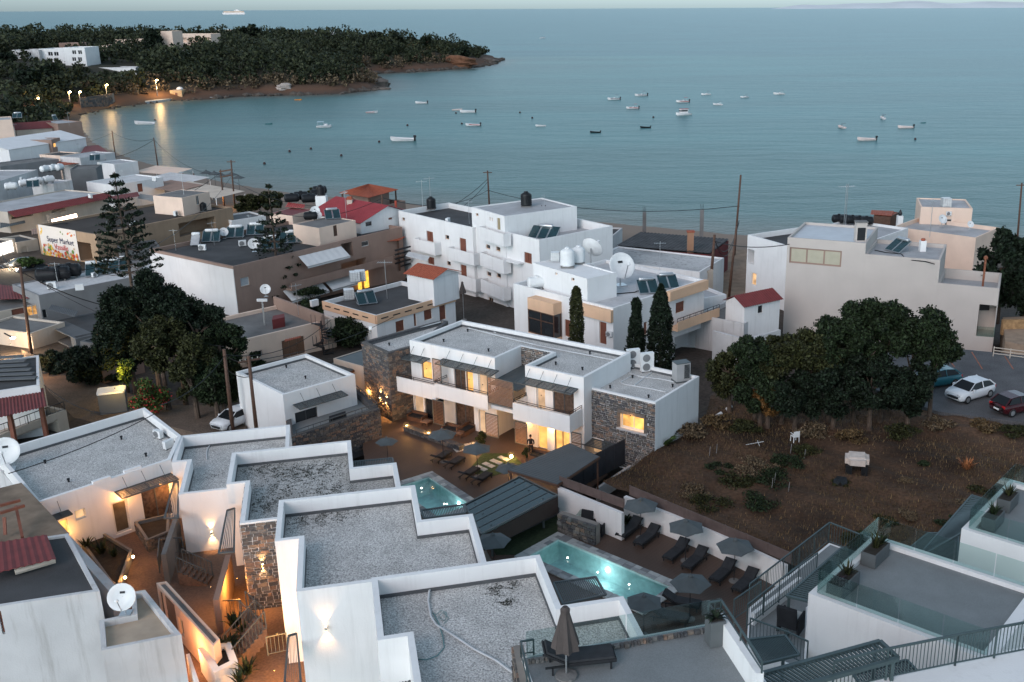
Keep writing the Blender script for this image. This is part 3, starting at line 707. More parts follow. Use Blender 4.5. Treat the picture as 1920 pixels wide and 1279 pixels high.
def gravel_mat(name, col, moss=.5, edge=.40):
    m = M(name,col,.95,.14,.9,bump=1.0,bscale=14,fine=.5,fscale=15); nt = m.node_tree; N = nt.nodes; L = nt.links; b = N['Principled BSDF']; old = b.inputs['Base Color'].links[0].from_socket
    g = N.new('ShaderNodeNewGeometry'); v = N.new('ShaderNodeTexNoise'); v.inputs['Scale'].default_value = .45; v.inputs['Detail'].default_value = 2; L.new(g.outputs['Position'],v.inputs['Vector'])
    v2 = N.new('ShaderNodeTexNoise'); v2.inputs['Scale'].default_value = 9; v2.inputs['Detail'].default_value = 3; L.new(g.outputs['Position'],v2.inputs['Vector'])
    ad = N.new('ShaderNodeMath'); ad.operation = 'MULTIPLY'; L.new(v.outputs['Fac'],ad.inputs[0]); L.new(v2.outputs['Fac'],ad.inputs[1])
    mr = N.new('ShaderNodeMapRange'); mr.inputs['From Min'].default_value = edge - .10; mr.inputs['From Max'].default_value = edge; mr.inputs['To Max'].default_value = moss; L.new(ad.outputs[0],mr.inputs['Value'])
    mx = N.new('ShaderNodeMix'); mx.data_type = 'RGBA'; L.new(mr.outputs[0],mx.inputs['Factor']); L.new(old,mx.inputs['A']); mx.inputs['B'].default_value = (.10,.105,.10,1); L.new(mx.outputs['Result'],b.inputs['Base Color']); return m
GRAV = gravel_mat('roof_gravel',(.50,.49,.475),.4,.42); GRAVM = gravel_mat('mossy_roof_gravel',(.46,.455,.44),.45,.30)
FELT = M('roof_felt_upstand', (.10, .105, .11), .9, .15, 2)
def upstand(B, h=.16, t=.03):
    """dark bitumen strip at the foot of the parapet inside the roof"""
    P = offset_poly(B.P,B.t + .003); Q = offset_poly(B.P,B.t + .003 + t); zr = B.z1 - B.par; m = MB(); n = len(P)
    for i in range(n):
        j = (i + 1) % n; m.quad((*Q[j],zr),(*Q[i],zr),(*Q[i],zr + h),(*Q[j],zr + h)); m.quad((*Q[i],zr + h),(*P[i],zr + h),(*P[j],zr + h),(*Q[j],zr + h))
    m.build('upstand', FELT, B.root)
def vent(label, px, py, z, group='roof drain vents'):
    o = thing('vent_pipe',label,'vent',G(px,py,z),0,group); m = MB(); m.lathe([(.06,0),(.06,.16),(.085,.16),(.085,.24),(.02,.26)],10); m.build('pipe',DARKM,o,0,0); return o
def canopy(label,B,xl,xr,yt,depth=.95,drop=.15,rods=3,tag_=True,rise=.75,e=None):
    """grey slatted awning on steel tie rods, picked by its line on the wall"""
    h = B.hit((xl + xr) / 2,yt,True); e = h[1] if e is None else e; a,u,n,L = B.edge(e); n3 = Vector((n.x,n.y,0)); p0 = (a.x,a.y,0)
    A = PLN(xl,yt,p0,n3); k0,k1 = sorted((V2(PLN(x,yt,p0,n3)) - a).dot(u) for x in (xl,xr)); z = PLN((xl + xr) / 2,yt,p0,n3).z
    c = []
    for k,of,zz in ((k0,.02,z),(k1,.02,z),(k1,depth,z - drop),(k0,depth,z - drop)): c.append(B.pt(e,k,zz,of))
    par = thing('door_canopy', label, 'canopy', (c[0] + c[1]) / 2) if tag_ else B.root
    m = MB(); m.prism([p.xy for p in ([c[0],c[3],c[2],c[1]] if (c[1].xy - c[0].xy).cross(c[2].xy - c[0].xy) < 0 else c)],0,0) if False else None
    nn = int((k1 - k0) / .12)
    for i in range(6):
        t = (i + .5) / 6; bar('slat',c[0].lerp(c[3],t),c[1].lerp(c[2],t),depth / 6 * .82,.02,METAL,par)
    for p,q in ((c[0],c[1]),(c[2],c[3]),(c[0],c[3]),(c[1],c[2])): bar('frame',p,q,.06,.07,METAL,par)
    for i in range(rods):
        t = (i + .5) / rods; p = c[3].lerp(c[2],t); q = B.pt(e,k0 + (k1 - k0) * t,z + rise,.0); bar('tie_rod',p.lerp(c[0].lerp(c[1],t),.25),q,.022,.022,METAL,par)
        bar('crossbar',c[3].lerp(c[2],t) + Vector((0,0,.03)),c[0].lerp(c[1],t) + Vector((0,0,.03)),.05,.04,METAL,par)
    return par
# ---------------------------------------------------------------- garden furniture
FABD = M('charcoal_fabric',(.018,.019,.022),.85,.2,3); FABG = M('grey_green_parasol_cloth',(.085,.10,.105),.85,.12,2,bump=.1); FABT = M('taupe_parasol_cloth',(.075,.062,.058),.9,.15,2,bump=.2)
def b_lounger():
    o = thing('sun_lounger','','sun lounger'); m = MB(); m.box(-.33,-1,.26,.33,.35,.32); m.build('seat',FABD,o)
    b = MB(); b.box(-.33,0,-.03,.33,.72,.03,TR(0,.35,.3) @ RX(R_(32))); b.build('backrest',FABD,o)
    c = MB(); c.box(-.30,-.95,.32,.30,.36,.39); c.box(-.3,0,.03,.3,.68,.1,TR(0,.35,.3) @ RX(R_(32))); c.build('cushion',M('dark_cushion',(.03,.032,.036),.9,.2,4),o)
    for x in (-.3, .3):
        f = MB(); f.bar((x, -1, .24), (x, .95, .24), .05); f.build('side_rail', DARKM, o)
        for y in (-.85,.75): l = MB(); l.bar((x,y,0),(x,y,.26),.05); l.build('leg',DARKM,o)
    return o
def b_parasol():
    o = thing('parasol','','parasol'); m = MB(); R,zt,zr = 1.15,2.75,2.28; m.v = [(0,0,zt)]
    for i in range(6):
        a = i * math.pi / 3; m.v.append((R * math.cos(a), R * math.sin(a), zr))
    for i in range(6):
        a = (i + .5) * math.pi / 3; m.v.append((R * .85 * math.cos(a),R * .85 * math.sin(a),zr + .02))
    for i in range(6): m.f += [(0, 1 + i, 7 + i), (0, 7 + i, 1 + (i + 1) % 6)]
    k = len(m.v); m.v += [(x,y,z - .02) for x,y,z in m.v]; m.f += [tuple(j + k for j in f[::-1]) for f in m.f]
    m.build('canopy',FABG,o); p = MB(); p.tube([(0,0,0),(0,0,2.75)],.025,6); p.build('pole',DARKM,o)
    c = MB(); c.lathe([(.16,2.71),(.14,2.77),(.05,2.84),(.02,2.9)],8); c.build('cap',FABG,o); b = MB(); b.lathe([(.3,0),(.3,.06),(.05,.09)],14); b.build('base',CONC,o)
    for i in range(6):
        a = i * math.pi / 3; r = MB(); r.bar((0,0,2.68),(R * .97 * math.cos(a),R * .97 * math.sin(a),zr - .03),.02); r.build('rib',DARKM,o)
    return o
def lounger(label,loc,rz,group='sun loungers',scale=None): return place('lounger',b_lounger,label,loc,rz,group,scale)
def parasol(label,loc,rz=0,group='grey parasols',scale=None): return place('parasol',b_parasol,label,loc,rz,group,scale)
def plant(label,loc,kind='spiky',h=.6,n=40,seed=0,cat='plant',group=None,mat=None,name='potted_plant'):
    o = thing(name, label, cat, loc, 0, group); r = random.Random(seed); m = MB()
    for i in range(n):
        a = r.uniform(0,2 * math.pi); l = h * r.uniform(.6,1.1); t = r.uniform(.15,.9) if kind == 'spiky' else r.uniform(.5,1.3); d = Vector((math.cos(a) * math.sin(t),math.sin(a) * math.sin(t),math.cos(t))); s = Vector((-math.sin(a),math.cos(a),0)) * h * (.05 if kind == 'spiky' else .1)
        b = Vector((math.cos(a),math.sin(a),0)) * r.uniform(0,h * .2); mid = b + d * l * .55; tip = b + d * l + Vector((0,0,-l * t * .25))
        m.quad(b - s,b + s,mid + s * .9,mid - s * .9); m.add([mid - s * .9,mid + s * .9,tip],[(0,1,2)])
    m.build('leaves', mat or LEAF, o, 0, 0); return o
def shrub(label,loc,r,h,mat=None,n=1500,leaf=.12,seed=3,name='shrub',group=None,cat='shrub'):
    o = thing(name,label,cat,loc,0,group); bl = make_blobs(r,r,h / 2,9,h * .5,seed=seed); me = leafmesh('foliage',mat or LEAF,blob_pts(bl,n,.4),rng.uniform(.6,1.3,n) * leaf); link('foliage',me,o,False)
    t = MB(); rr = random.Random(seed)
    for i in range(5): t.tube([(0,0,-.1),(rr.uniform(-.5,.5) * r,rr.uniform(-.5,.5) * r,h * .7)],.03,4,.01)
    t.build('stems', BARK, o, 0, 0); return o
# ================================================================ foreground: stepped white apartments with gravel roofs
def unit(name,label,pix,z,z0,roofm,par=.85): return Bld(name,label,'building',ortho(pix,z),z0,z,WHITE,roofm,par,.24)
U0 = Bld('white_bungalow','low white bungalow with broad gravel roof and lit glass door','building',pxpoly([(271,764),(340,817),(320,861),(69,943),(-12,847)],12.25),7.5,12.25,WHITE,GRAV,.7,.22)
U1 = unit('white_apartment','white apartment with pale hose on its gravel roof, wall lamp beside steps',[(339,817),(536,797),(548,903),(331,928),(354,865),(319,867)],12.2,7.5,GRAV)
U2 = unit('white_apartment','white apartment with most mossy gravel roof and stone wall',[(435,850),(659,824),(661,876),(745,867),(755,941),(444,986),(464,905),(424,908)],13.5,7.5,GRAVM)
U3 = unit('white_apartment','white apartment with plain gravel roof overlooking small pool',[(522,938),(780,909),(788,973),(886,965),(915,1060),(554,1112),(561,1009),(516,1016)],15.0,8,GRAV)
U4 = unit('white_apartment','white apartment with blue-white hose trailing over its gravel roof',[(698,1086),(1010,1037),(1053,1137),(1173,1115),(1263,1310),(791,1390),(765,1192),(706,1202)],16.5,8.5,GRAV)
FRW = M('white_window_frame', (.6, .6, .58), .5)
FRD = M('grey_window_frame', (.07, .075, .08), .5)
U0.W(212,244,938,1000,'gdoor',n=1,frame=FRW,fw=.12,pane=M('dim_glass',(.12,.10,.07),.1,.3,2,spec=.7))
U0.W(140, 161, 955, 974, 'lit', n=1, frame=FRW, pane=LITSOFT, sill=False)
U0.W(267,322,908,974,'gdoor',n=2,frame=FRD,pane=M('curtained_glass',(.09,.06,.045),.15,.5,5,spec=.6))
U0.W(106, 130, 975, 1003, 'litdoor', n=1, frame=FRW, pane=LITROOM)
for b in (U0, U1, U2, U3, U4): b.finish(); upstand(b)
canopy('long grey canopy over curtained doors of the low bungalow',U0,212,322,905,1.0,.1,3)
canopy('short grey canopy over the small orange-lit door', U0, 94, 128, 962, .6, .05, 1)
light('door_glow','POINT',U0.pt(U0.hit(228,930)[1],U0.hit(228,930)[2],11.0,.35),10,(1,.40,.10),U0.root,.06)
_h = U0.hit(311,920); light('window_lamp','POINT',U0.pt(_h[1],_h[2],10.6,.4),9,(1,.42,.10),U0.root,.05)
_h = U0.hit(116,985); light('side_door_glow','POINT',U0.pt(_h[1],_h[2],10.0,.4),7,(1,.45,.10),U0.root,.06)
def lit_globe(label,p,e=6,r=.09,group='small garden lamps',col=(1,.40,.08),stem=.35):
    o = thing('garden_lamp',label,'lamp',p,0,group); p = Vector(p); m = MB(); m.lathe([(.01,-r),(r * .8,-r * .6),(r,0),(r * .8,r * .6),(.01,r)],12,TR(0,0,stem)); m.build('globe',LAMP,o,True,False)
    s = MB(); s.tube([(0,0,0),(0,0,stem - r)],.03,6); s.build('stem',DARKM,o,0,0); light('glow','POINT',p + Vector((0,0,stem + r + .05)),e,col,o,r); return o
# wall lamps
def wl_at(label,B,px,py,e=9): h = B.hit(px,py); a,u,n,L = B.edge(h[1]); return wall_light(label,h[3],(n.x,n.y,0),e)
wl_at('up and down lamp on white wall beside the small stairs', U1, 397, 998, 16)
wl_at('up and down lamp on brown stone wall', U2, 493, 1059, 26)
wl_at('up and down lamp on white wall under the plain gravel roof', U3, 611, 1176, 16)
# stone facing of the second apartment
h = U2.hit(480,1040); a,u,n,L = U2.edge(h[1]); stones(U2.root,a,u,n,L,8.4,13.42,.19,(.22,.52),single=True,maxn=300)
h = U2.hit(455, 950, True); a2, u2, n2, L2 = U2.edge(h[1]) if h else (a, u, n, 0)
for i in range(U2.n):
    q = U2.edge(i)
    if q[2].x < -.5 and abs((q[0] - a).length) < .2 or abs((q[0] + q[1] * q[3] - a).length) < .2 and i != U2.hit(480,1040)[1]: stones(U2.root,q[0],q[1],q[2],q[3],8.4,13.42,.19,(.22,.52))
# vents, pipes and hoses on the roofs
for k,(x,y,b,t) in enumerate(((228,824,U0,'near the white units'),(274,856,U0,'close to the canopy edge'),(85,869,U0,'under the black cable'),(129,904,U0,'by the long front parapet'))): vent('small black vent on the wide bungalow roof ' + t,x,y,b.z1 - b.par)
ac('small white box unit on bungalow roof by the corner',G(298,822,11.55),R_(-30),scale=.8); ac('white fan unit on bungalow roof beside the apartment parapet',G(317,841,11.55),R_(-120))
def hose(label, pix, z, r, mat, name='roof_hose'):
    m = MB(); m.tube([G(x,y,z) + Vector((0,0,r + .05 * math.sin(i * 2.1) ** 2)) for i,(x,y) in enumerate(pix)],r,6); return tag(m.build(name,mat,smooth=True),label,'hose')
HOSEW = M('grey_white_conduit',(.55,.57,.58),.6); HOSEG = M('green_hose',(.14,.27,.27),.5)
hose('pale bent pipe on the gravel roof nearest the bungalow',[(404,825),(398,832),(389,843),(387,853),(388,863)],11.35,.035,HOSEW)
hose('white conduit dropping from parapet and running across gravel roof',[(812,1098),(805,1112),(803,1130),(808,1158),(818,1175),(850,1195),(890,1220),(930,1242),(965,1268)],15.65,.045,HOSEW)
hose('thin green hose curling beside the white conduit',[(812,1150),(822,1170),(830,1195),(833,1215),(820,1232),(800,1240),(775,1236)],15.65,.022,HOSEG)
hose('coil of thin green wire on nearest gravel roof',[(815,1155),(828,1146),(838,1152),(834,1165),(822,1160),(830,1150),(842,1160),(832,1172)],15.65,.012,HOSEG)
for x, y in ((190, 906), (248, 886)):
    c = G(x,y - 6,12.3); o = thing('roof_cleat','white ledge block %s on bungalow front parapet' % ('nearer the stairs' if x > 200 else 'nearer the small lit window'),'ledge block',c); a,u,n,L = U0.edge(U0.hit(200,925)[1])
    m = MB(); m.bar(c - Vector((u.x,u.y,0)) * .5,c + Vector((u.x,u.y,0)) * .5,.25,.16); m.build('block',WHITE,o)
def moss(label, B, spots, n, s=.05):
    Q = offset_poly(B.P, B.t + .1); z = B.z1 - B.par + .012; C = []
    for x, y, rx in spots:
        c = G(x, y, z)
        for k in range(n):
            p = (c.x + random.gauss(0, rx), c.y + random.gauss(0, rx * .8))
            if math.sin(p[0] * 7 + 2 * math.sin(p[1] * 5)) * math.cos(p[1] * 6) > -.25 and in_poly(Q,*p): C.append((p[0],p[1],z + random.random() * .02))
    o = link('moss',leafmesh('moss',leaf_mat('dark_moss',(.03,.034,.03)),np.array(C),rng.uniform(.5,1.3,len(C)) * s,flat=.85,long=1.2),B.root,True); o['kind'] = 'stuff'
def in_poly(P, x, y):
    c = False; j = len(P) - 1
    for i in range(len(P)):
        if (P[i].y > y) != (P[j].y > y) and x < (P[j].x - P[i].x) * (y - P[i].y) / (P[j].y - P[i].y) + P[i].x: c = not c
        j = i
    return c
moss('',U4,[(955,1095,.35),(948,1130,.25),(935,1110,.3)],260); moss('',U2,[(500,880,.9),(560,890,.9),(600,880,.9),(520,920,.9),(620,920,.8),(490,950,.8)],900,.06); moss('',U3,[(600,970,.7),(560,980,.7),(640,965,.6)],500,.05); moss('',U1,[(400,890,.6)],250)
# slatted canopies on the left walls and the pool side
def flat_slats(name,label,pix,z,n,mat=METAL,cat='pergola',w=None,posts=None,z0=None,fw=.08,zs=None):
    c = [G(*p,z if zs is None else zs[i]) for i,p in enumerate(pix)]; o = thing(name,label,cat,sum(c,Vector()) / 4)
    L = (c[1] - c[0]).length; slats(o, *c, n, w or L / n * .45, mat, .05, mat, fw)
    for i in (posts or ()): p = c[i].lerp(sum(c,Vector()) / 4,.06); bar('post',(p.x,p.y,z0),p,.1,.1,mat,o)
    return o
flat_slats('slatted_awning','slatted metal awning on the apartment with small stairs',[(326,905),(334,903),(334,972),(308,972)],11.3,6)
flat_slats('slatted_awning','slatted metal awning beside the stone wall',[(426,957),(440,953),(439,1035),(410,1037)],12.2,7)
flat_slats('slatted_awning','slatted metal awning at the foot of the tallest white wall',[(541,1192),(556,1188),(566,1300),(532,1300)],12.6,8)
flat_slats('slatted_awning','slatted metal awning under parapet by the lowest picture edge',[(717,1266),(764,1260),(775,1300),(722,1306)],14.6,9)
flat_slats('slatted_balcony_cover','slatted cover over balcony beside the pale coping of small pool',[(790,957),(869,946),(873,962),(795,972)],14.0,26)
flat_slats('slatted_balcony_cover','slatted cover over balcony in front of large pool',[(1038,1093),(1117,1082),(1136,1115),(1056,1133)],15.2,22)
flat_slats('slatted_balcony_cover','thin slatted cover above the dark stone terrace',[(662,866),(736,859),(738,867),(662,876)],12.6,24)
# paving of the left court, planters, stairs and passages
PAVE = M('reddish_paving', (.14, .09, .068), .9, .15, .8, fine=.2, fscale=8, bump=.2)
court = slab('courtyard',pxpoly([(60,985),(330,930),(480,960),(640,1290),(300,1300),(180,1090)],8.5),7.4,8.5,PAVE); struct(court)
def planter(label, pix, z, h, inner=.25, wallm=WHITE, stone=False, name='garden_bed'):
    P = pxpoly(pix,z + h); o = thing(name,label,'planter',(*(sum(P,Vector((0,0))) / len(P)),z)); Q = offset_poly(P,inner); m = MB(); n = len(P)
    for i in range(n):
        j = (i + 1) % n; m.quad((*P[i],z - .5),(*P[j],z - .5),(*P[j],z + h),(*P[i],z + h)); m.quad((*P[i],z + h),(*P[j],z + h),(*Q[j],z + h),(*Q[i],z + h)); m.quad((*Q[i],z + h),(*Q[j],z + h),(*Q[j],z + h - .25),(*Q[i],z + h - .25))
    m.build('border',wallm,o); s = MB(); s.quad(*[(*p,z + h - .2) for p in Q]); s.build('soil',M('dark_soil',(.03,.025,.02),.95,.3,3,bump=.5),o)
    if stone:
        for i in range(n):
            a,b = P[i],P[(i + 1) % n]; u = (b - a).normalized(); nn = Vector((u.y,-u.x))
            if nn.y < 0: stones(o,a,u,nn,(b - a).length,z,z + h - .02,.16,(.2,.45))
    return o
planter('long dark planting bed with two glowing lamps beside the court',[(140,1000),(172,985),(248,1030),(222,1102),(205,1090)],8.5,.55,.14,CONC)
planter('stone-edged bed below the long canopy',[(252,978),(318,962),(316,996),(275,1013)],8.5,.75,.14,CONC,True)
planter('white planting trough at the foot of the lit stairs',[(371,1215),(432,1203),(446,1240),(402,1262)],9.0,.8,.3,WHITE)
lit_globe('glowing lamp on the bed edge nearest the palm-like plant',G(250,1047,9.0),6,.08,stem=.1); lit_globe('glowing lamp on the bed edge further from the door',G(235,1086,9.0),6,.08,stem=.1)
for i,(x,y,hh) in enumerate(((150,1000,.9),(163,1018,.8),(190,1028,1.0),(135,978,1.1),(213,1035,.7))): plant('spiky dark plant %s in long bed' % ('behind the boundary wall','second from the wall','in the middle','by the orange door','with upright leaves by the lamps')[i],G(x,y + 8,8.9),'spiky',hh,36,i)
for i,(x,y) in enumerate(((410,1222),(428,1212),(464,1262),(450,1280),(462,1190),(440,1175))): plant(('broad green plant in the white trough','leafy green plant by the lit stair foot','wide tussock plant in front of the stairs','lowest tussock plant near the picture edge','dark spiky plant under the railing','dark plant beside the stone wall')[i],G(x,y,9.4),'broad' if i in (0,1) else 'spiky',.75 + .1 * (i % 3),44,20 + i)
def stairs(label, a, b, w, n, mat=PAVE, rail=True, mir=1, name='outdoor_stairs'):
    """flight from foot a up to head b; w = width"""
    a,b = Vector(a),Vector(b); o = thing(name,label,'stairs',a); d = (b - a); h = d.z; d.z = 0; L = d.length; d /= L; s = Vector((-d.y,d.x,0)) * mir
    for i in range(n):
        m = MB(); p = a + d * (L * i / n); q = a + d * (L * (i + 1) / n); z0 = a.z; z1 = a.z + h * (i + 1) / n
        P = ccw([p.xy,q.xy,(q + s * w).xy,(p + s * w).xy]); m.prism(P,max(z0 - .3,z1 - .7),z1); m.build('step',mat,o)
    if rail:
        for off in (0.03, w - .03):
            p,q = a + s * off,b + s * off; railing(o,[p,q],.95,.2,METAL,1.6,.02,.045)
    return o
stairs('small lit stairs below white wall with lamp',G(400,1082,8.5),G(345,1058,9.3),.9,6)
stairs('stairs rising beside the stone wall to yellow-lit passage',G(497,1170,9.3),G(464,1140,10.2),.9,5)
stairs('long flight with double railing at the white trough',G(440,1250,8.9),G(500,1180,10.2),1.3,8)
for lab,pts,z in (('railing along the court landing above small stairs',[(300,1075),(303,1040),(345,1038)],9.0),('railing across the orange-lit passage',[(406,1160),(455,1157)],8.9),('railing in front of yellow-lit landing',[(503,1230),(540,1222)],9.7)):
    o = thing('hand_railing',lab,'railing',G(*pts[0],z)); railing(o,[G(x,y,z) for x,y in pts],1.0,.16,METAL,1.2)
def low_wall(label, pix, z, h, t, mat, top=None, name='garden_wall', zs=None, base=None):
    c = [G(*p,z if zs is None else zs[i]) for i,p in enumerate(pix)]; o = thing(name,label,'wall',c[0]); m = MB()
    for a, b in zip(c, c[1:]):
        d = (b - a); d.z = 0; d.normalize(); s = Vector((-d.y, d.x, 0)) * t / 2
        P = ccw([(a - s).xy,(b - s).xy,(b + s).xy,(a + s).xy]); zt = [a.z if min((Vector(p) - a.xy).length,9) < min((Vector(p) - b.xy).length,9) else b.z for p in P]
        m.prism(P, (z if zs is None else min(zs)) - h, zt)
    m.build('masonry', mat, o); return o
low_wall('dark sloping wall beside the small stairs',[(306,1040),(331,965)],10.3,2.0,.25,CONC); low_wall('brown sloping wall beside the orange passage',[(405,1125),(428,1040)],10.4,2.2,.3,BROWNP)
light('passage_glow','POINT',G(445,1090,10.3),48,(1,.40,.07),U1.root,.15); light('landing_glow','POINT',G(520,1195,11.2),44,(1,.42,.08),U2.root,.15); light('garden_glow','POINT',G(515,1262,9.9),30,(1,.42,.08),U3.root,.1)
light('stair_glow', 'POINT', G(395, 1105, 10.0), 16, (1, .50, .18), U1.root, .1)
low_wall('long white and grey boundary wall beside the neighbour roof',[(-10,862),(70,948),(215,1108)],11.2,4,.42,WHITE2,zs=[11.6,11.3,10.6],name='boundary_wall')
PW = Bld('peach_outbuilding','peach-lit outbuilding with glass-edged top below the stairs','outbuilding',pxpoly([(293,1093),(312,1090),(412,1198),(400,1212)],10.6),7.5,10.6,PEACHL,CONC,.1,.1)
PW.W(301,309,1113,1155,'shut',leaf=M('weathered_door',(.25,.15,.1),.7)); PW.W(311,330,1128,1185,'door',leaf=M('weathered_door',(.25,.15,.1),.7)); PW.W(336,344,1163,1192,'glass',sill=False); PW.finish()
light('outbuilding_glow', 'POINT', G(345, 1225, 9.8), 22, (1, .42, .16), PW.root, .12)
low_wall('white-topped gate wall by the lowest path',[(352,1226),(372,1285)],10.0,2,.15,WHITE)
# neighbour house at the lower corner
NB = Bld('weathered_house','weathered white house with stained wall and dark flat roof','house',pxpoly([(-60,1146),(187,1108),(128,1000),(-60,1028)],13.0),6.5,13.0,WHITE2,CONCD,.12,.2)
NB.W(0, 6, 1145, 1190, 'shut'); NB.finish()
NB2 = Bld('house_annex','low white annex with sandy terrace and dish, joined to weathered house','outbuilding',pxpoly([(186,1163),(248,1150),(246,1110),(272,1106),(340,1190),(190,1220)],12.0),6.5,12.0,WHITE2,M('sandy_screed',(.42,.34,.26),.9,.15,1),.3,.2); NB2.finish()
dish('large white dish with small dark emblem on the weathered house annex',G(236,1150,12.0),R_(8),1.25)
def sheet(name,label,pix,z,mat,rib=.25,zs=None,cat='roof',amp=.05,thick=.03,sub=12,parent=None,flip=False):
    """ribbed sheet roof over four corners (ribs run a-d)"""
    c = [G(*p,z if zs is None else zs[i]) for i,p in enumerate(pix)]; return sheet_w(name,label,c,mat,rib,cat,amp,parent)
def sheet_w(name, label, c, mat, rib=.25, cat='roof', amp=.05, parent=None):
    a,b,cc,d = [Vector(p) for p in c]; L = (b - a).length; n = max(4,int(L / rib) * 2); m = MB(); nrm = (b - a).cross(d - a).normalized(); nrm = nrm if nrm.z > 0 else -nrm
    for i in range(n + 1):
        t = i / n; o = nrm * (amp if i % 2 else 0)
        for s in (0,1): p = a.lerp(b,t) if s == 0 else d.lerp(cc,t); m.v.append(tuple(p + o)); m.v.append(tuple(p + o - nrm * .03))
    for i in range(n): k = 4 * i; m.f += [(k,k + 4,k + 6,k + 2),(k + 1,k + 3,k + 7,k + 5),(k,k + 1,k + 5,k + 4),(k + 2,k + 6,k + 7,k + 3)]
    m.f += [(0, 2, 3, 1), (4 * n, 4 * n + 1, 4 * n + 3, 4 * n + 2)]
    o = m.build(name, mat, parent); return tag(o, label, cat) if parent is None else o
dish('large white dish at the left edge above the bungalow roof',G(18,880,11.6),R_(20),1.7)
sheet('sheet_roof','dark red ribbed sheet roof on the weathered house',[(-30,1080),(105,1048),(88,1003),(-30,1022)],13.4,REDSD,.3)
m = MB(); m.tube([G(28,1072,13.15),G(103,1050,13.15)],.16,8); tag(m.build('rolled_mat',CREAM),'pale rolled mat lying below the red sheet roof','mat roll')
o = thing('timber_frame','rusty red timber frame standing on the neighbour roof','frame',G(20,990,12.6))
for p,q in (((0,948),(38,938)),((0,962),(46,948)),((8,970),(10,1003)),((30,950),(42,1008))): bar('beam',G(*p,13.6 if q[1] < 955 else 13.4),G(*q,13.6 if q[1] < 955 else 12.6),.14,.14,WOODR,o)
b_ = slab('earth_yard',pxpoly([(-60,930),(40,905),(130,1000),(-60,1050)],12.4),6.5,12.4,M('dry_yard',(.2,.15,.11),.95,.3,1)); tag(b_,'dry brown rooftop yard behind the red sheet roof','roof terrace')
# ================================================================ hotel court, pools, shade roofs
def ang2(v): return math.atan2(v.y, v.x)
def deck_mat():
    m = M('deck_boards',(.095,.062,.048),.6,.15,.5,fine=.12,fscale=20); nt = m.node_tree; N = nt.nodes; L = nt.links; b = N['Principled BSDF']; old = b.inputs['Base Color'].links[0].from_socket
    g = N.new('ShaderNodeNewGeometry'); mp = N.new('ShaderNodeMapping'); mp.inputs['Rotation'].default_value = (0,0,.52); L.new(g.outputs['Position'],mp.inputs[0])
    w = N.new('ShaderNodeTexWave'); w.inputs['Scale'].default_value = 2.2; w.inputs['Distortion'].default_value = 0; w.bands_direction = 'Y'; L.new(mp.outputs[0],w.inputs['Vector'])
    mr = N.new('ShaderNodeMapRange'); mr.inputs['From Max'].default_value = .15; mr.inputs['To Min'].default_value = .35; L.new(w.outputs['Fac'],mr.inputs['Value'])
    sc = N.new('ShaderNodeVectorMath'); sc.operation = 'SCALE'; L.new(old,sc.inputs[0]); L.new(mr.outputs[0],sc.inputs['Scale']); L.new(sc.outputs[0],b.inputs['Base Color']); return m
DECK = deck_mat()
def holed(name, P, H, z, mat):
    """flat sheet with a quadrilateral hole"""
    bm = bmesh.new(); vo = [bm.verts.new((*p,z)) for p in P]; vi = [bm.verts.new((*p,z)) for p in H]
    es = [bm.edges.new((vo[i],vo[(i + 1) % len(vo)])) for i in range(len(vo))] + [bm.edges.new((vi[i],vi[(i + 1) % len(vi)])) for i in range(len(vi))]
    bmesh.ops.triangle_fill(bm, use_beauty=True, use_dissolve=False, edges=es)
    for f in bm.faces:
        if f.normal.z < 0: f.normal_flip()
    me = bpy.data.meshes.new(name); bm.to_mesh(me); bm.free(); me.materials.append(mat); return link(name,me)
CZ = 7.0
pool1 = rect3((742,915),(804,896),(885,948),CZ); pool2 = rect3((1208,1141),(1256,1102),(1059,1007),7.5)
court2 = holed('pool_deck',pxpoly([(690,745),(760,745),(1110,845),(1140,890),(1050,960),(860,1060),(700,960),(680,840)],CZ),pool1,CZ,DECK); struct(court2)
lower = holed('sun_deck',pxpoly([(1046,925),(1180,950),(1480,1085),(1470,1240),(1180,1270),(960,1120),(900,1010)],7.5),pool2,7.5,DECK); struct(lower)
_sk = MB(); _Q = pxpoly([(1046,925),(1180,950),(1480,1085),(1470,1240),(1180,1270),(960,1120),(900,1010)],7.5)
for i in range(len(_Q)): a,b = _Q[i],_Q[(i + 1) % len(_Q)]; _sk.quad((*a,5.5),(*b,5.5),(*b,7.49),(*a,7.49))
struct(_sk.build('deck_edge', CONC))
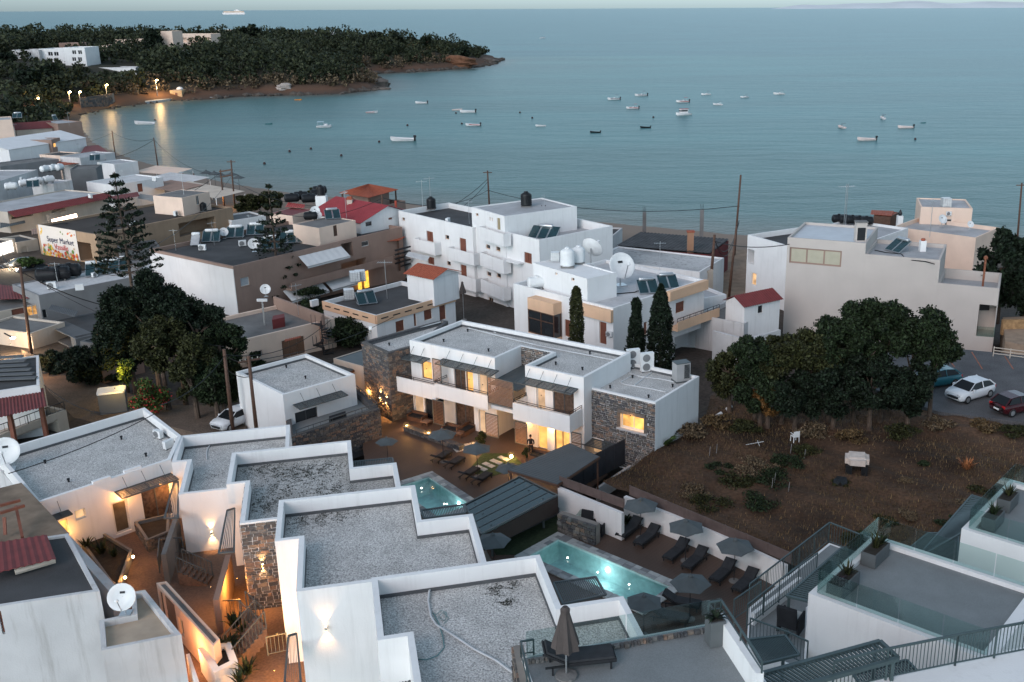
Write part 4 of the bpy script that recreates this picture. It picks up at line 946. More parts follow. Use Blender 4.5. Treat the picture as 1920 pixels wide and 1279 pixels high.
def pool(label, P, z, depth, lamp=None, e=120):
    c = sum(P,Vector((0,0))) / 4; o = thing('swimming_pool',label,'pool',(*c,z - depth)); PT = M('pool_render',(.42,.57,.58),.6,.14,3)
    m = MB(); m.quad(*[(*p, z - depth) for p in P])
    for i in range(4): a,b = P[i],P[(i + 1) % 4]; m.quad((*b,z - depth),(*a,z - depth),(*a,z),(*b,z))
    m.build('basin', PT, o)
    w = bpy.data.materials.get('pool_water')
    if w is None:
        w = bpy.data.materials.new('pool_water'); w.use_nodes = True; N = w.node_tree.nodes; L = w.node_tree.links; N.clear(); out = N.new('ShaderNodeOutputMaterial')
        t = N.new('ShaderNodeBsdfTransparent'); t.inputs[0].default_value = (.58,.82,.83,1); gl = N.new('ShaderNodeBsdfGlossy'); gl.inputs['Roughness'].default_value = .04; fr = N.new('ShaderNodeFresnel'); fr.inputs[0].default_value = 1.33
        mx = N.new('ShaderNodeMixShader'); L.new(fr.outputs[0],mx.inputs[0]); L.new(t.outputs[0],mx.inputs[1]); L.new(gl.outputs[0],mx.inputs[2]); L.new(mx.outputs[0],out.inputs[0])
        g = N.new('ShaderNodeNewGeometry'); ns = N.new('ShaderNodeTexNoise'); ns.inputs['Scale'].default_value = 2.5; L.new(g.outputs['Position'],ns.inputs['Vector']); bp = N.new('ShaderNodeBump'); bp.inputs['Strength'].default_value = .12; bp.inputs['Distance'].default_value = .1; L.new(ns.outputs['Fac'],bp.inputs['Height']); L.new(bp.outputs[0],gl.inputs['Normal'])
    s = MB(); s.quad(*[(*p, z - .12) for p in P]); s.build('water', w, o)
    # coping blocks round the rim, one object each
    r = random.Random(4); cms = [M('coping_stone_' + q,k,.85,.12,3,bump=.2) for q,k in (('pale',(.40,.41,.40)),('grey',(.28,.29,.29)),('dark',(.20,.205,.21)))]; mes = []
    for k in cms: b = MB(); b.box(0, 0, 0, 1, 1, 1); mes.append(b.mesh('coping_stone', k))
    Q = offset_poly(P, -.62)
    for i in range(4):
        a,b = P[i],P[(i + 1) % 4]; qa,qb = Q[i],Q[(i + 1) % 4]; u = (b - a).normalized(); nrm = Vector((u.y,-u.x)); L = (qb - qa).length; k = 0; a0 = qa - nrm * .62
        while k < L - .05:
            w_ = min(r.uniform(.45, .75), L - k); p = a0 + u * (k + .012)
            for row in (0, 1):
                q = p + nrm * (.31 * row + .006); T = Matrix(((u.x * (w_ - .024),nrm.x * .298,0,q.x),(u.y * (w_ - .024),nrm.y * .298,0,q.y),(0,0,.07 + r.random() * .012,z - .02),(0,0,0,1)))
                link('coping_stone', r.choices(mes, (5, 3, 1.4))[0], o, True, T)
            k += w_
    if lamp:
        p,n = lamp; gl = MB(); gl.lathe([(.13,0),(.13,.03),(.02,.04)],12,TR(*p) @ Vector((n[0],n[1],0)).to_track_quat('Z','Y').to_matrix().to_4x4()); gl.build('underwater_lamp',EM('pool_lamp_glass',(.8,1,.97),30,.01),o)
        light('pool_glow','POINT',Vector(p) + Vector((n[0],n[1],0)) * .9 + Vector((0,0,-.1)),e * .5,(.9,1,.99),o,.3)
        cc = Vector((*c, z - .55))
        for t in (-.55,.55): q = cc.lerp(Vector((*P[0],z - .55)).lerp(Vector((*P[1],z - .55)),.5) if (P[1] - P[0]).length < (P[2] - P[1]).length else Vector((*P[1],z - .55)).lerp(Vector((*P[2],z - .55)),.5),t); light('pool_glow','POINT',q,e * .10,(.9,1,.99),o,.5)
    return o
def inward(P, px, py, z):
    q = V2(G(px, py, z)); best = None; c = sum(P, Vector((0, 0))) / 4
    for i in range(4):
        a,b = P[i],P[(i + 1) % 4]; u = (b - a).normalized(); d = abs((q - a).cross(u)); t = a + u * (q - a).dot(u)
        if best is None or d < best[0]: nn = Vector((-u.y,u.x)); best = (d,(t.x + nn.x * .03,t.y + nn.y * .03,z),(nn.x,nn.y))
    return best[1], best[2]
pool('large lit turquoise pool beside the row of loungers',pool2,7.56,1.35,inward(pool2,1160,1056,6.95),17)
pool('small turquoise pool showing behind the apartment corner',pool1,7.06,1.3,inward(pool1,873,940,6.6),8)
PEBL = M('ribbed_dark_sheet', (.095, .105, .11), .55, .08, 1, metal=.3)
def shade_roof(label, pix, z, z0, mat, posts=True, rib=.22, name='shade_roof'):
    c = [G(*p,z) for p in pix]; o = thing(name,label,'shade roof',sum(c,Vector()) / 4); sheet_w('sheet','',c,mat,rib,parent=o,amp=.04)
    for i in range(4):
        bar('beam',c[i] - Vector((0,0,.1)),c[(i + 1) % 4] - Vector((0,0,.1)),.12,.14,WOOD,o)
        if posts: p = c[i].lerp(sum(c,Vector()) / 4,.05); bar('post',(p.x,p.y,z0),(p.x,p.y,z - .1),.12,.12,WOOD,o)
    return o
shade_roof('dark ribbed pergola roof beside the fenced field',[(953,881),(1069,831),(1124,856),(1046,908)],9.6,CZ,PEBL)
c = [G(*p,9.5) for p in ((871,947),(974,894),(1045,929),(902,1002))]; o = thing('glass_pergola','glass-roofed pergola with dark posts between the two pools','pergola',sum(c,Vector()) / 4)
GP = GLASS('smoked_glass', (.25, .28, .29), .16)
for i in range(5):
    a,b = c[1].lerp(c[2],i / 5),c[1].lerp(c[2],(i + 1) / 5); d,e = c[0].lerp(c[3],i / 5),c[0].lerp(c[3],(i + 1) / 5); k = a.lerp(b,.02),a.lerp(b,.98),d.lerp(e,.98),d.lerp(e,.02)
    m = MB(); m.quad(k[0],k[3],k[2],k[1]); m.quad(*[q - Vector((0,0,.02)) for q in k]); m.build('glass_pane',GP,o); bar('rafter',a,d,.03,.05,METAL,o)
for i in range(4): bar('beam', c[i], c[(i + 1) % 4], .1, .12, METAL, o)
for t,s in ((.1,.15),(.5,.15),(.9,.15),(.1,.85),(.5,.85),(.9,.85)): p = c[0].lerp(c[3],t).lerp(c[1].lerp(c[2],t),s); bar('post',(p.x,p.y,CZ),p,.13,.13,METAL,o)
low_wall('dark timber screen at the low side of glass pergola',[(906,1003),(1045,933)],9.4,1.0,.12,M('dark_brown_board',(.045,.03,.026),.8),name='screen_wall')
low_wall('dry stone garden wall beside the lawn',[(912,1012),(1044,950)],8.0,1,.4,STONE_J,name='stone_wall')
lawn = slab('lawn',pxpoly([(915,1015),(1046,950),(1050,998),(985,1040),(930,1040)],7.52),7.4,7.52,M('dark_lawn',(.025,.04,.018),.95,.3,5,bump=.5,bscale=40)); struct(lawn)
def board_fence(label,a,b,h,mat,pw=1.2,name='board_fence',t=.05,group=None,gap=.015,cat='fence'):
    a,b = Vector(a),Vector(b); o = thing(name,label,cat,a,0,group); L = (b - a).length; n = max(1,round(L / pw))
    for i in range(n):
        p,q = a.lerp(b,i / n),a.lerp(b,(i + 1) / n); d = (q - p).normalized() * gap; bar('panel',p + d + Vector((0,0,h / 2)),q - d + Vector((0,0,h / 2)),t,h,mat,o)
    for i in range(n + 1): p = a.lerp(b,i / n); bar('post',p,p + Vector((0,0,h + .02)),t * 1.6,t * 1.6,mat,o)
    return o
FENCE = M('brown_fence_board',(.115,.085,.078),.8,.15,2); FENCD = M('charcoal_fence',(.035,.036,.042),.7,.15,2)
# white wall behind the loungers: two runs, wooden boards on top
low_wall('white wall with stone base behind the first two grey chairs',[(1047,913),(1168,962)],9.3,2,.25,WHITE,name='deck_wall')
low_wall('white wall running behind all the loungers',[(1172,930),(1330,992),(1475,1060)],9.0,1.8,.25,WHITE,name='deck_wall')
board_fence('brown board screen above the shorter white wall',G(1050,909,9.3),G(1170,953,9.3),.6,FENCE,1.5); board_fence('long brown board screen between field and loungers',G(1181,928,9.0),G(1482,1056,9.0),.65,FENCE,1.5)
board_fence('tall charcoal panel fence between pergola and field',G(1052,932,7.0),G(1224,842,7.0),1.9,FENCD,1.15)
low_wall('low white kerb along the edge of the field',[(1120,915),(1140,901),(1227,842),(1318,796)],7.0,1,.2,WHITE2,name='kerb_wall')
sw = thing('stone_wall','rough stone wall end next to glass balustrade','wall',G(1050,980,7.5)); A = V2(G(1047,962,8.8)); B_ = V2(G(1118,985,8.8)); u = (B_ - A).normalized(); n_ = Vector((u.y,-u.x)); stones(sw,A,u,n_,(B_ - A).length,7.5,8.8,.2,(.2,.5),proud=.25)
m = MB(); m.prism(ccw([A,B_,B_ - n_ * .4,A - n_ * .4]),7.5,8.78); m.build('core',MORTAR,sw)
gb = thing('glass_balustrade','small glass balustrade beside the stone wall end','balustrade',G(1100,975,7.5)); glass_rail(gb,[G(1075,1000,7.5),G(1105,962,7.5),G(1150,985,7.5)],1.0)
# planting of loungers and parasols on the lower deck
ang = ang2(V2(G(1475, 1070, 7.5)) - V2(G(1175, 945, 7.5)))
PS = [(1201,975,'first grey parasol by the short white wall'),(1285,1018,'second grey parasol above the loungers'),(1376,1056,'third grey parasol, nearest the metal stairs'),(1293,1128,'grey parasol at the pool corner')]
for i,(x,y,t) in enumerate(PS): p = G(x,y + 34,7.5); parasol(t,p,.3 + i * .2,scale=.95)
parasol('grey parasol half hidden by the plain gravel roof',G(927,1075,7.5),.2,scale=.9); parasol('folded-low grey parasol beside the nearest apartment corner',G(1207,1192,7.5),.5,scale=.85)
LS = [(1180, 1000), (1213, 1015), (1268, 1042), (1303, 1058), (1355, 1082), (1397, 1100)]
nm = ('first', 'second', 'third', 'fourth', 'fifth', 'sixth')
for i,(x,y) in enumerate(LS): lounger('dark lounger by the white wall, %s from the glass balustrade' % nm[i],G(x,y,7.5),ang + R_(8),scale=1.05)
lounger('dark lounger under the corner parasol',G(1278,1137,7.5),ang + R_(115)); lounger('dark lounger in front of the pool corner',G(1256,1163,7.5),ang + R_(115))
def b_chair():
    o = thing('garden_chair','','chair'); m = MB(); m.box(-.3,-.3,.2,.3,.3,.42); m.build('seat',FABD,o); b = MB(); b.box(-.3,-.06,0,.3,.06,.75,TR(0,.3,.25) @ RX(R_(-12))); b.build('backrest',FABD,o)
    for x in (-.34,.28): a = MB(); a.box(x,-.3,0,x + .06,.3,.58); a.build('armrest',FABD,o)
    return o
place('chair',b_chair,'dark high-backed chair beside the rail, left of the pair',G(1095,998,7.5),ang + R_(20),'pair of dark chairs',1.25); place('chair',b_chair,'dark high-backed chair beside the rail, right of the pair',G(1121,1000,7.5),ang + R_(20),'pair of dark chairs',1.25)
plant('dark bushy pot plant by glass balustrade end',G(1170,978,7.5),'broad',.9,50,5)
# upper court: loungers, parasols, lamps, stepping stones
for i,(x,y,r_) in enumerate(((828,862,-28),(852,873,-28),(880,893,-28),(903,903,-28))): lounger('dark lounger on the upper deck, %s from the tower' % nm[i],G(x,y,CZ),R_(-28 + 180),scale=.95,group='loungers on upper deck')
for i,(x,y) in enumerate(((832,866),(896,894))): parasol(('grey parasol nearest the stone tower court','grey parasol beside the stepping stones')[i],G(x,y,CZ),.4 + i * .2,scale=.92)
parasol('pale grey parasol tucked behind the ribbed pergola',G(955,925,CZ),.3,scale=.8); parasol('pale parasol tip by the dark stone terrace',G(728,868,CZ),.2,scale=.72)
def cube_lamp(label, px, py, z, e=10): 
    p = G(px,py,z); o = thing('lantern_lamp',label,'lamp',p,.4,'glowing lanterns along the deck'); m = MB(); m.lathe([(.02,.14),(.10,.18),(.12,.26),(.10,.34),(.02,.38)],12); m.build('bulb',LAMP,o,True,False)
    f = MB()
    for x in (-.17, .17):
        for y in (-.17, .17): f.bar((x, y, 0), (x, y, .5), .025)
    for z_ in (.02, .5):
        for a,b in (((-.17,-.17),(.17,-.17)),((.17,-.17),(.17,.17)),((.17,.17),(-.17,.17)),((-.17,.17),(-.17,-.17))): f.bar((*a,z_),(*b,z_),.025)
    f.build('cage',DARKM,o,0,0); light('glow','POINT',p + Vector((0,0,.62)),e,(1,.48,.12),o,.12); return o
cube_lamp('glowing lantern nearest the stone tower',763,806,CZ,10); cube_lamp('glowing lantern beside the stone bed',804,820,CZ,11); cube_lamp('glowing lantern near the round bush',889,842,CZ,11); cube_lamp('glowing lantern by the stepping stones',959,862,CZ,12)
SLAB = M('pale_stepping_stone',(.5,.48,.45),.85,.1,3); o = thing('stepping_stones','two rows of pale stepping stones leading across the lawn strip','stepping stones',G(915,865,CZ)); a0,a1 = G(853,838,CZ + .03),G(902,878,CZ + .03); P0 = G(856,846,CZ); P1 = G(966,872,CZ)
for i in range(4):
    for (xa, ya), (xb, yb) in ((((856, 842), (889, 835))), (((902, 878), (945, 860)))):
        t = i / 3; c_ = G(xa + (xb - xa) * t,ya + (yb - ya) * t,CZ + .02); d_ = (G(xb,yb,CZ) - G(xa,ya,CZ)).normalized()
        for s in (-.28,.28): q = c_ + Vector((-d_.y,d_.x,0)) * s; bar('paving_stone',q - d_ * .2,q + d_ * .2,.48,.06,SLAB,o)
gl_ = slab('grass_strip',pxpoly([(905,850),(960,850),(985,875),(905,898),(880,880)],CZ + .012),CZ - .1,CZ + .012,M('lamp_lawn',(.05,.075,.025),.95,.3,5,bump=.5,bscale=40)); struct(gl_)
shrub('round dark bush beside white room divider',G(903,830,CZ),.55,.8,n=1400,leaf=.09,name='round_bush'); shrub('round dark bush near the person',G(988,856,CZ),.45,.6,n=1000,leaf=.09,name='round_bush')
st = thing('stone_bed','low stone-edged bed along the deck between lanterns','planter',G(790,815,CZ)); A = V2(G(757,800,CZ + .35)); B_ = V2(G(862,838,CZ + .35)); u = (B_ - A).normalized(); n_ = Vector((u.y,-u.x)); stones(st,A,u,n_,(B_ - A).length,CZ,CZ + .4,.14,(.2,.4),proud=.1); m = MB(); m.prism(ccw([A,B_,B_ - n_ * .5,A - n_ * .5]),CZ,CZ + .36); m.build('core',STONE_J,st)
# ================================================================ right-hand terraces
FLOORG = M('grey_terrace_screed', (.20, .215, .22), .8, .08, 1, fine=.12, fscale=30)
def terrace(label,P,z,z0,name='white_terrace_house'): B = Bld(name,label,'house',P,z0,z,WHITE,FLOORG,.18,.42); return B
TA = rect3((1638,1002),(1516,1112),(1860,1242),17.8); A_ = terrace('white terrace house with glass balustrade and planter boxes',TA,17.8,10); A_.finish()
TCc = rect3((1892,898),(1803,991),(2050,1068),16.8); C_ = terrace('white panelled terrace house at the right edge with two planters',TCc,16.8,9); C_.finish()
TB = ortho([(985,1212),(1352,1150),(1440,1275),(1440,1400),(1010,1400)],21.0) if False else rect3((1352,1160),(978,1232),(1040,1420),20.9)
B2 = Bld('terrace_building','nearest grey roof terrace with closed parasol and dark lounger','building',TB,12,20.9,WHITE,FLOORG,.02,.05); B2.finish()
def near_edge(P, z, off, ks):
    Q = offset_poly(P, off); return [Vector((*Q[i], z)) for i in ks]
def idx(P,px,py,z): q = V2(G(px,py,z)); return min(range(len(P)),key=lambda i: (P[i] - q).length)
for lab,P,z in (('glass balustrade round the planter terrace',TA,17.8),('glass balustrade of the panelled right-edge house',TCc,16.8)):
    o = thing('glass_balustrade',lab,'balustrade',(*P[0],z)); Q = offset_poly(P,.22); i0 = idx(P,*((1516,1112) if z > 17 else (1803,991)),z); f_ = Q[i0]; l_ = [Q[(i0 + k) % 4] for k in (1,2,3)]
    glass_rail(o,[Vector((*q,z)) for q in (l_[0],f_,l_[2])],.95); glass_rail(o,[Vector((*l_[2],z)),Vector((*l_[1],z))],.95)
PLB = M('grey_planter_box', (.10, .11, .115), .6, .08, 2)
def box_planter(label, p, rz, w, d, h, plants, seed=0):
    o = thing('planter_box',label,'planter',p,rz); m = MB(); m.prism([(-w / 2 * .92,-d / 2 * .92),(w / 2 * .92,-d / 2 * .92),(w / 2 * .92,d / 2 * .92),(-w / 2 * .92,d / 2 * .92)],0,.05); m.box(-w / 2,-d / 2,.0,w / 2,d / 2,h); m.build('box',PLB,o,0,0)
    s = MB(); s.box(-w / 2 + .05,-d / 2 + .05,h,w / 2 - .05,d / 2 - .05,h + .015); s.build('soil',M('dark_soil',(.03,.025,.02),.95,.3,3,bump=.5),o,world=False)
    for i, (x, kind, mat) in enumerate(plants):
        c = Matrix.Rotation(rz,4,'Z') @ Vector((x,0,h)); plant('%s in the %s' % (('upright sword-leaved plant' if i == 0 else 'slighter upright plant') if kind == 'spiky' else 'dark leafy plant',label),Vector(p) + c,kind,.62 if kind == 'spiky' else .4,30,seed + i,mat=mat)
    return o
PURP = leaf_mat('dark_purple_leaf', (.035, .02, .028))
ta = ang2(TA[1] - TA[0]); i0 = idx(TA,1516,1112,17.8); aL = ang2(V2(G(1638,1002,17.8)) - V2(G(1516,1112,17.8)))
box_planter('grey planter at the near glass corner',G(1580,1107,17.65),aL,1.5,.6,.55,[(-.35,'broad',PURP),(.3,'spiky',LEAFO)],1); box_planter('grey planter at the far glass corner',G(1640,1050,17.65),aL,1.3,.6,.55,[(0,'spiky',LEAFO),(.4,'spiky',LEAF)],5)
box_planter('grey planter beside the right-edge balustrade',G(1860,985,16.65),aL,1.2,.6,.55,[(0,'spiky',LEAF)],9); box_planter('grey planter furthest up the right edge',G(1888,950,16.65),aL,1.2,.6,.55,[(0,'spiky',LEAFO)],12)
PG = METALG
flat_slats('slatted_pergola','green-grey slatted pergola left of the planter terrace',[(1475,1118),(1577,1028),(1612,1040),(1516,1128)],17.3,30,PG,posts=(0,1),z0=12)
flat_slats('slatted_pergola','green-grey slatted pergola beside the panelled house',[(1718,1048),(1822,929),(1852,938),(1802,1000)],16.0,30,PG,posts=(0,),z0=11); flat_slats('slatted_pergola','short slatted pergola between the two terrace houses',[(1690,1040),(1740,1000),(1798,1000),(1795,1062)],14.5,26,PG,posts=(0,),z0=11)
flat_slats('slatted_pergola','long slatted pergola with braces at the lower right corner',[(1345,1287),(1650,1203),(1684,1235),(1400,1315)],20.3,40,PG,posts=(1,2),z0=16,fw=.12)
flat_slats('slatted_pergola','small slatted shade beside the lower lounge chair',[(1402,1200),(1472,1192),(1498,1228),(1428,1245)],18.2,26,PG,posts=(1,),z0=15)
for lab,pts,z,hh in (('metal railing of the upper side balcony',[(1404,1137),(1553,1018),(1612,1042)],15.6,1.0),('metal railing of the middle side balcony',[(1400,1178),(1460,1130),(1530,1078)],16.2,1.0),('metal railing round the lounge chair balcony',[(1405,1205),(1475,1232),(1512,1250)],16.6,1.0),('short metal railing by the sun deck',[(1375,1165),(1425,1130)],14.5,1.0)):
    o = thing('balcony_railing',lab,'railing',G(*pts[0],z)); railing(o,[G(x,y,z) for x,y in pts],hh,.13,PG)
SB = Bld('side_balcony_block','dim balcony block under the green-grey railings','building',pxpoly([(1404,1140),(1555,1018),(1640,1048),(1516,1140),(1512,1260),(1400,1215)],15.5),9,15.5,WHITE,FLOORG,.02,.1); SB.finish()
low_wall('white edging wall of the upper side balcony',[(1412,1150),(1500,1082)],16.0,.9,.15,WHITE,name='balcony_wall')
o = place('chair',b_chair,'wicker lounge chair with pale cushion on the side balcony',G(1482,1180,15.6),R_(150),None,1.25); cu = MB(); cu.box(-.26,-.28,.42,.26,.26,.52); cu.build('cushion',M('pale_cushion',(.5,.5,.48),.9),o,world=False)
# near terrace furniture
gb = thing('glass_balustrade','clear glass balustrade along the nearest terrace edge','balustrade',G(1000,1235,20.9)); _q = offset_poly(TB,.1); i0 = idx(TB,978,1232,20.9); i1 = idx(TB,1352,1160,20.9); glass_rail(gb,[Vector((*_q[i0],20.9)),Vector((*_q[i1],20.9))],.85,GLASS('clear_glass',(.86,.93,.92),.12),2.4)
rb = thing('rubble_edge','pale crumbling rubble strip along the nearest terrace edge','edging'); pa,pb = Vector((*_q[i0],0)),Vector((*_q[i1],0)); u = (pb - pa).normalized(); n_ = Vector((u.y,-u.x)); stones(rb,(pa.x + n_.x * .25,pa.y + n_.y * .25),u,n_,(pb - pa).length,20.9,21.05,.12,(.06,.2),proud=.15)
rw = thing('stone_wall','narrow rough stone wall end with rusty stain at the near terrace','wall',G(970,1240,20)); A = V2(G(962,1208,20.8)); B_ = V2(G(985,1330,20.8)); u = (B_ - A).normalized(); n_ = Vector((u.y,-u.x)); n_ = n_ if n_.x < 0 else -n_; m = MB(); m.prism(ccw([A,B_,B_ - n_ * .3,A - n_ * .3]),17,20.75); m.build('core',MORTAR,rw); stones(rw,A,u,n_,(B_ - A).length,19,20.75,.2,(.15,.4),proud=.1)
o = thing('balcony_railing','short grey guard rail on white post at the near terrace corner','railing',G(985,1225,20.9)); railing(o,[G(977,1232,20.9),G(1001,1228,20.9)],.5,.3,PG); railing(o,[G(977,1232,20.9),G(1000,1330,20.9)],.5,.5,PG)
low_wall('white side wall of the near terrace',[(1350,1150),(1425,1262)],21.6,3,.22,WHITE,name='terrace_wall'); o = thing('balcony_railing','green-grey handrail on white side wall of near terrace','railing',G(1350,1150,21.6)); railing(o,[G(1328,1150,21.6),G(1352,1146,21.6),G(1428,1262,21.6)],.35,.8,PG)
lounger('black padded lounger on the nearest terrace',G(1085,1248,20.9),R_(100),None,1.0)
def closed_parasol(label, p, h=2.3):
    o = thing('closed_parasol',label,'parasol',p); m = MB(); n = 14; k = 0; pr = [(.07,h),(.13,h - .08),(.12,h - .2),(.2,h - .6),(.30,h - 1.05),(.33,h - 1.25)]
    for r, z in pr:
        for j in range(n): t = 2 * math.pi * j / n; rr = r * (1 + (.22 if j % 2 else -.1) * min(1,(h - z) * 1.2)); m.v.append((rr * math.cos(t),rr * math.sin(t),z))
    for i in range(len(pr) - 1):
        for j in range(n): m.f.append((i * n + j,(i + 1) * n + j,(i + 1) * n + (j + 1) % n,i * n + (j + 1) % n))
    m.f.append(tuple(range(n))[::-1]); m.build('cloth',FABT,o,0,0); p_ = MB(); p_.tube([(0,0,0),(0,0,h)],.025); p_.build('pole',STEEL,o,0,0); b = MB(); b.lathe([(.3,0),(.3,.06),(.04,.1)],12); b.build('base',CONC,o,0,0); return o
closed_parasol('closed taupe parasol on the nearest terrace', G(1062, 1268, 20.9), 2.15)
box_planter('tall grey planter at the near terrace end',G(1340,1205,20.9),.3,.45,.45,.8,[(0,'broad',LEAFD)],33)
# bottom right walkway railing
wk = slab('walkway_ledge',pxpoly([(1560,1290),(1925,1212),(1980,1260),(1600,1400)],19.6),15,19.6,WHITE); tag(wk,'white walkway ledge under the baluster railing','ledge')
o = thing('baluster_railing','long green-grey baluster railing over the lower right corner','railing',G(1570,1290,19.6)); railing(o,[G(1560,1300,19.6),G(1660,1275,19.6),G(1790,1248,19.6),G(1935,1220,19.6)],1.05,.12,PG,1.6,.022,.06)
flat_slats('slatted_pergola','dark slatted roof under the baluster railing',[(1600,1265),(1700,1238),(1750,1290),(1640,1320)],18.2,24,PG)
# ================================================================ two-storey hotel with stone ends
HZ = 13.3
HM = Bld('hotel_building','two-storey white hotel with lit balconies, notched gravel roof and slat screens','hotel',ortho([(756,637),(932,671),(975,649),(1036,661),(980,686),(1102,708),(1176,661),(876,601)],HZ),6.6,HZ,WHITE,GRAV,.45,.24)
CURT = M('curtained_glass',(.09,.06,.045),.15,.5,5,spec=.6); WARMP = EM('warm_panel',(1,.47,.12),.72,.3,1.5); PALEP = EM('lit_pale_door',(1,.64,.38),.36,.3,1.2)
E1 = HM.hit(800, 690)[1]; E2 = HM.hit(1060, 760)[1]
W = HM.W
W(791,810,678,711,'lit',n=1,frame=FRD,pane=WARMP); W(852,873,690,731,'gdoor',n=2,frame=FRD,pane=CURT); W(874,887,693,735,'lit',n=1,frame=FRD,pane=WARMP,sill=False); W(897,913,697,741,'litdoor',n=1,frame=FRW,pane=PALEP)
W(1006,1022,727,768,'litdoor',n=1,frame=FRW,pane=PALEP); W(1037,1076,733,776,'gdoor',n=2,frame=FRD,pane=CURT,e=E2)
W(775,794,737,781,'litdoor',n=1,frame=FRW,pane=PALEP,e=E1); W(797,833,745,790,'gdoor',n=2,frame=FRD,e=E1); W(854,889,757,803,'gdoor',n=2,frame=FRD,pane=CURT,e=E1); W(898,911,769,813,'litdoor',n=1,frame=FRW,pane=PALEP,e=E1)
W(1008,1026,797,842,'lit',n=1,frame=FRW,pane=WARMP,e=E2,sill=False); W(1040,1068,805,850,'lit',n=2,frame=FRD,pane=WARMP,e=E2,sill=False)
HM.finish(); upstand(HM)
def bal(*a, **k): return HM.balcony(*a, **k)
BL = [bal(737,816,714,741,1.35),bal(816,914,731,757,1.5),bal(962,1068,768,799,1.7)]
for i, (e, k0, k1, za, zb) in enumerate(BL):
    o = thing('balcony_rail',('dark rail on the balcony next to the stone tower','dark rail on the middle balcony','dark rail on the balcony over the lit doors')[i],'railing',HM.pt(e,k0,zb)); d = (1.35,1.5,1.7)[i] - .05
    P = [HM.pt(e,k0 + .05,zb,.1),HM.pt(e,k0 + .05,zb,d),HM.pt(e,k1 - .05,zb,d),HM.pt(e,k1 - .05,zb,.1)]
    for a, b in zip(P, P[1:]):
        for hh in (.12,.26): bar('rail',a + Vector((0,0,hh)),b + Vector((0,0,hh)),.035,.035,DARKM,o)
        for t in (0,.5,1): q = a.lerp(b,t); bar('post',q,q + Vector((0,0,.28)),.035,.035,DARKM,o)
# link slab between balconies, slat screens, canopies
e, k0, k1, za, zb = BL[1]; e3 = BL[2][0]
def screen(label, xl, xr, yt, yb, off, mat=SLAT, n=16, e=None, vert=False, turn=0):
    e = E1 if e is None else e; a,u,nn,L = HM.edge(e); n3 = Vector((nn.x,nn.y,0)); p0 = Vector((a.x,a.y,0)) + n3 * off; xm,ym = (xl + xr) / 2,(yt + yb) / 2
    A,B = PLN(xl,ym,p0,n3),PLN(xr,ym,p0,n3); z1,z0 = PLN(xm,yt,p0,n3).z,PLN(xm,yb,p0,n3).z
    if turn: B = A - n3 * turn
    o = thing('slat_screen',label,'screen',(A.x,A.y,z0)); up = Vector((0,0,1)); A.z = B.z = 0
    slats(o,A + up * z0,A + up * z1,B + up * z1,B + up * z0,n,(z1 - z0) / n * .55 if False else .035,mat,(z1 - z0) / n * .6,METAL,.06); return o
screen('wide slatted wood screen between two balconies',915,962,712,760,1.5,n=20); screen('narrow slatted screen beside the amber balcony door',812,827,674,716,.9,n=18); screen('slatted screen at the right of the middle balcony',914,920,706,745,1.0,n=18)
screen('slatted ground screen beside the white room door',911,934,777,818,1.5,n=16); screen('slatted ground screen beside the standing person',966,988,792,832,1.6,n=16); screen('slatted screen at the corner by lit doors',1072,1090,812,850,1.2,n=14,e=E2); screen('dark slatted ground screen by the wicker sofas',812,832,752,795,1.4,n=16,mat=WOOD)
m = MB(); P = [HM.pt(E1, 0, 0)]; a_, b_ = HM.pt(E1, HM.edge(E1)[3], 0), HM.pt(E2, 0, 0)
canopy('grey canopy over the amber balcony door',HM,768,806,668,.95,.12,2,e=E1); canopy('long grey canopy over the middle balcony',HM,832,935,684,1.0,.12,4,e=E1); canopy('long grey canopy over the right balcony',HM,982,1084,718,1.0,.12,4,e=E2)
# slab between and notch wall of stone
i_ = HM.hit(1000, 665, True)
m = MB(); n3 = HM.edge(E1)[2]; A0,A1 = HM.pt(E1,HM.edge(E1)[3] - 3.2,0,1.1).xy,HM.pt(E1,HM.edge(E1)[3] + 3.4,0,1.1).xy; m.prism(ccw([A0,A1,A1 - n3 * 1.6,A0 - n3 * 1.6]),9.75,10.05); m.build('landing_slab',WHITE,HM.root)
_nv = [HM.P[i] for i in range(HM.n)]; _ni = [min(range(HM.n),key=lambda i: (HM.P[i] - V2(G(*p,HZ))).length) for p in ((932,671),(975,649),(1036,661),(980,686))]; _Q = [HM.P[i] for i in _ni]; _f = HM.edge(E1)[2] * 1.0
lk = thing('link_roof_canopy','grey sheet roof filling the notch between the two hotel halves','canopy',(*_Q[0],11.6)); sheet_w('sheet','',[Vector((*(_Q[1] - _f * -.0),11.75)),Vector((*(_Q[2]),11.75)),Vector((*(_Q[3] + _f),11.6)),Vector((*(_Q[0] + _f),11.6))],METAL,.6,parent=lk,amp=.03)
_a,_b = (_Q[1],_Q[2]) if (_Q[2] - _Q[1]).length > 0 else (_Q[2],_Q[1]); _u = (_b - _a).normalized(); _n = Vector((_u.y,-_u.x)); _n = _n if _n.y < 0 else -_n; stones(HM.root,_a,_u,_n,(_b - _a).length,11.75,HZ - .02,.15,(.16,.4),proud=.06)
# recessed link wall behind the notch
a, u, n, L = HM.edge(E1)
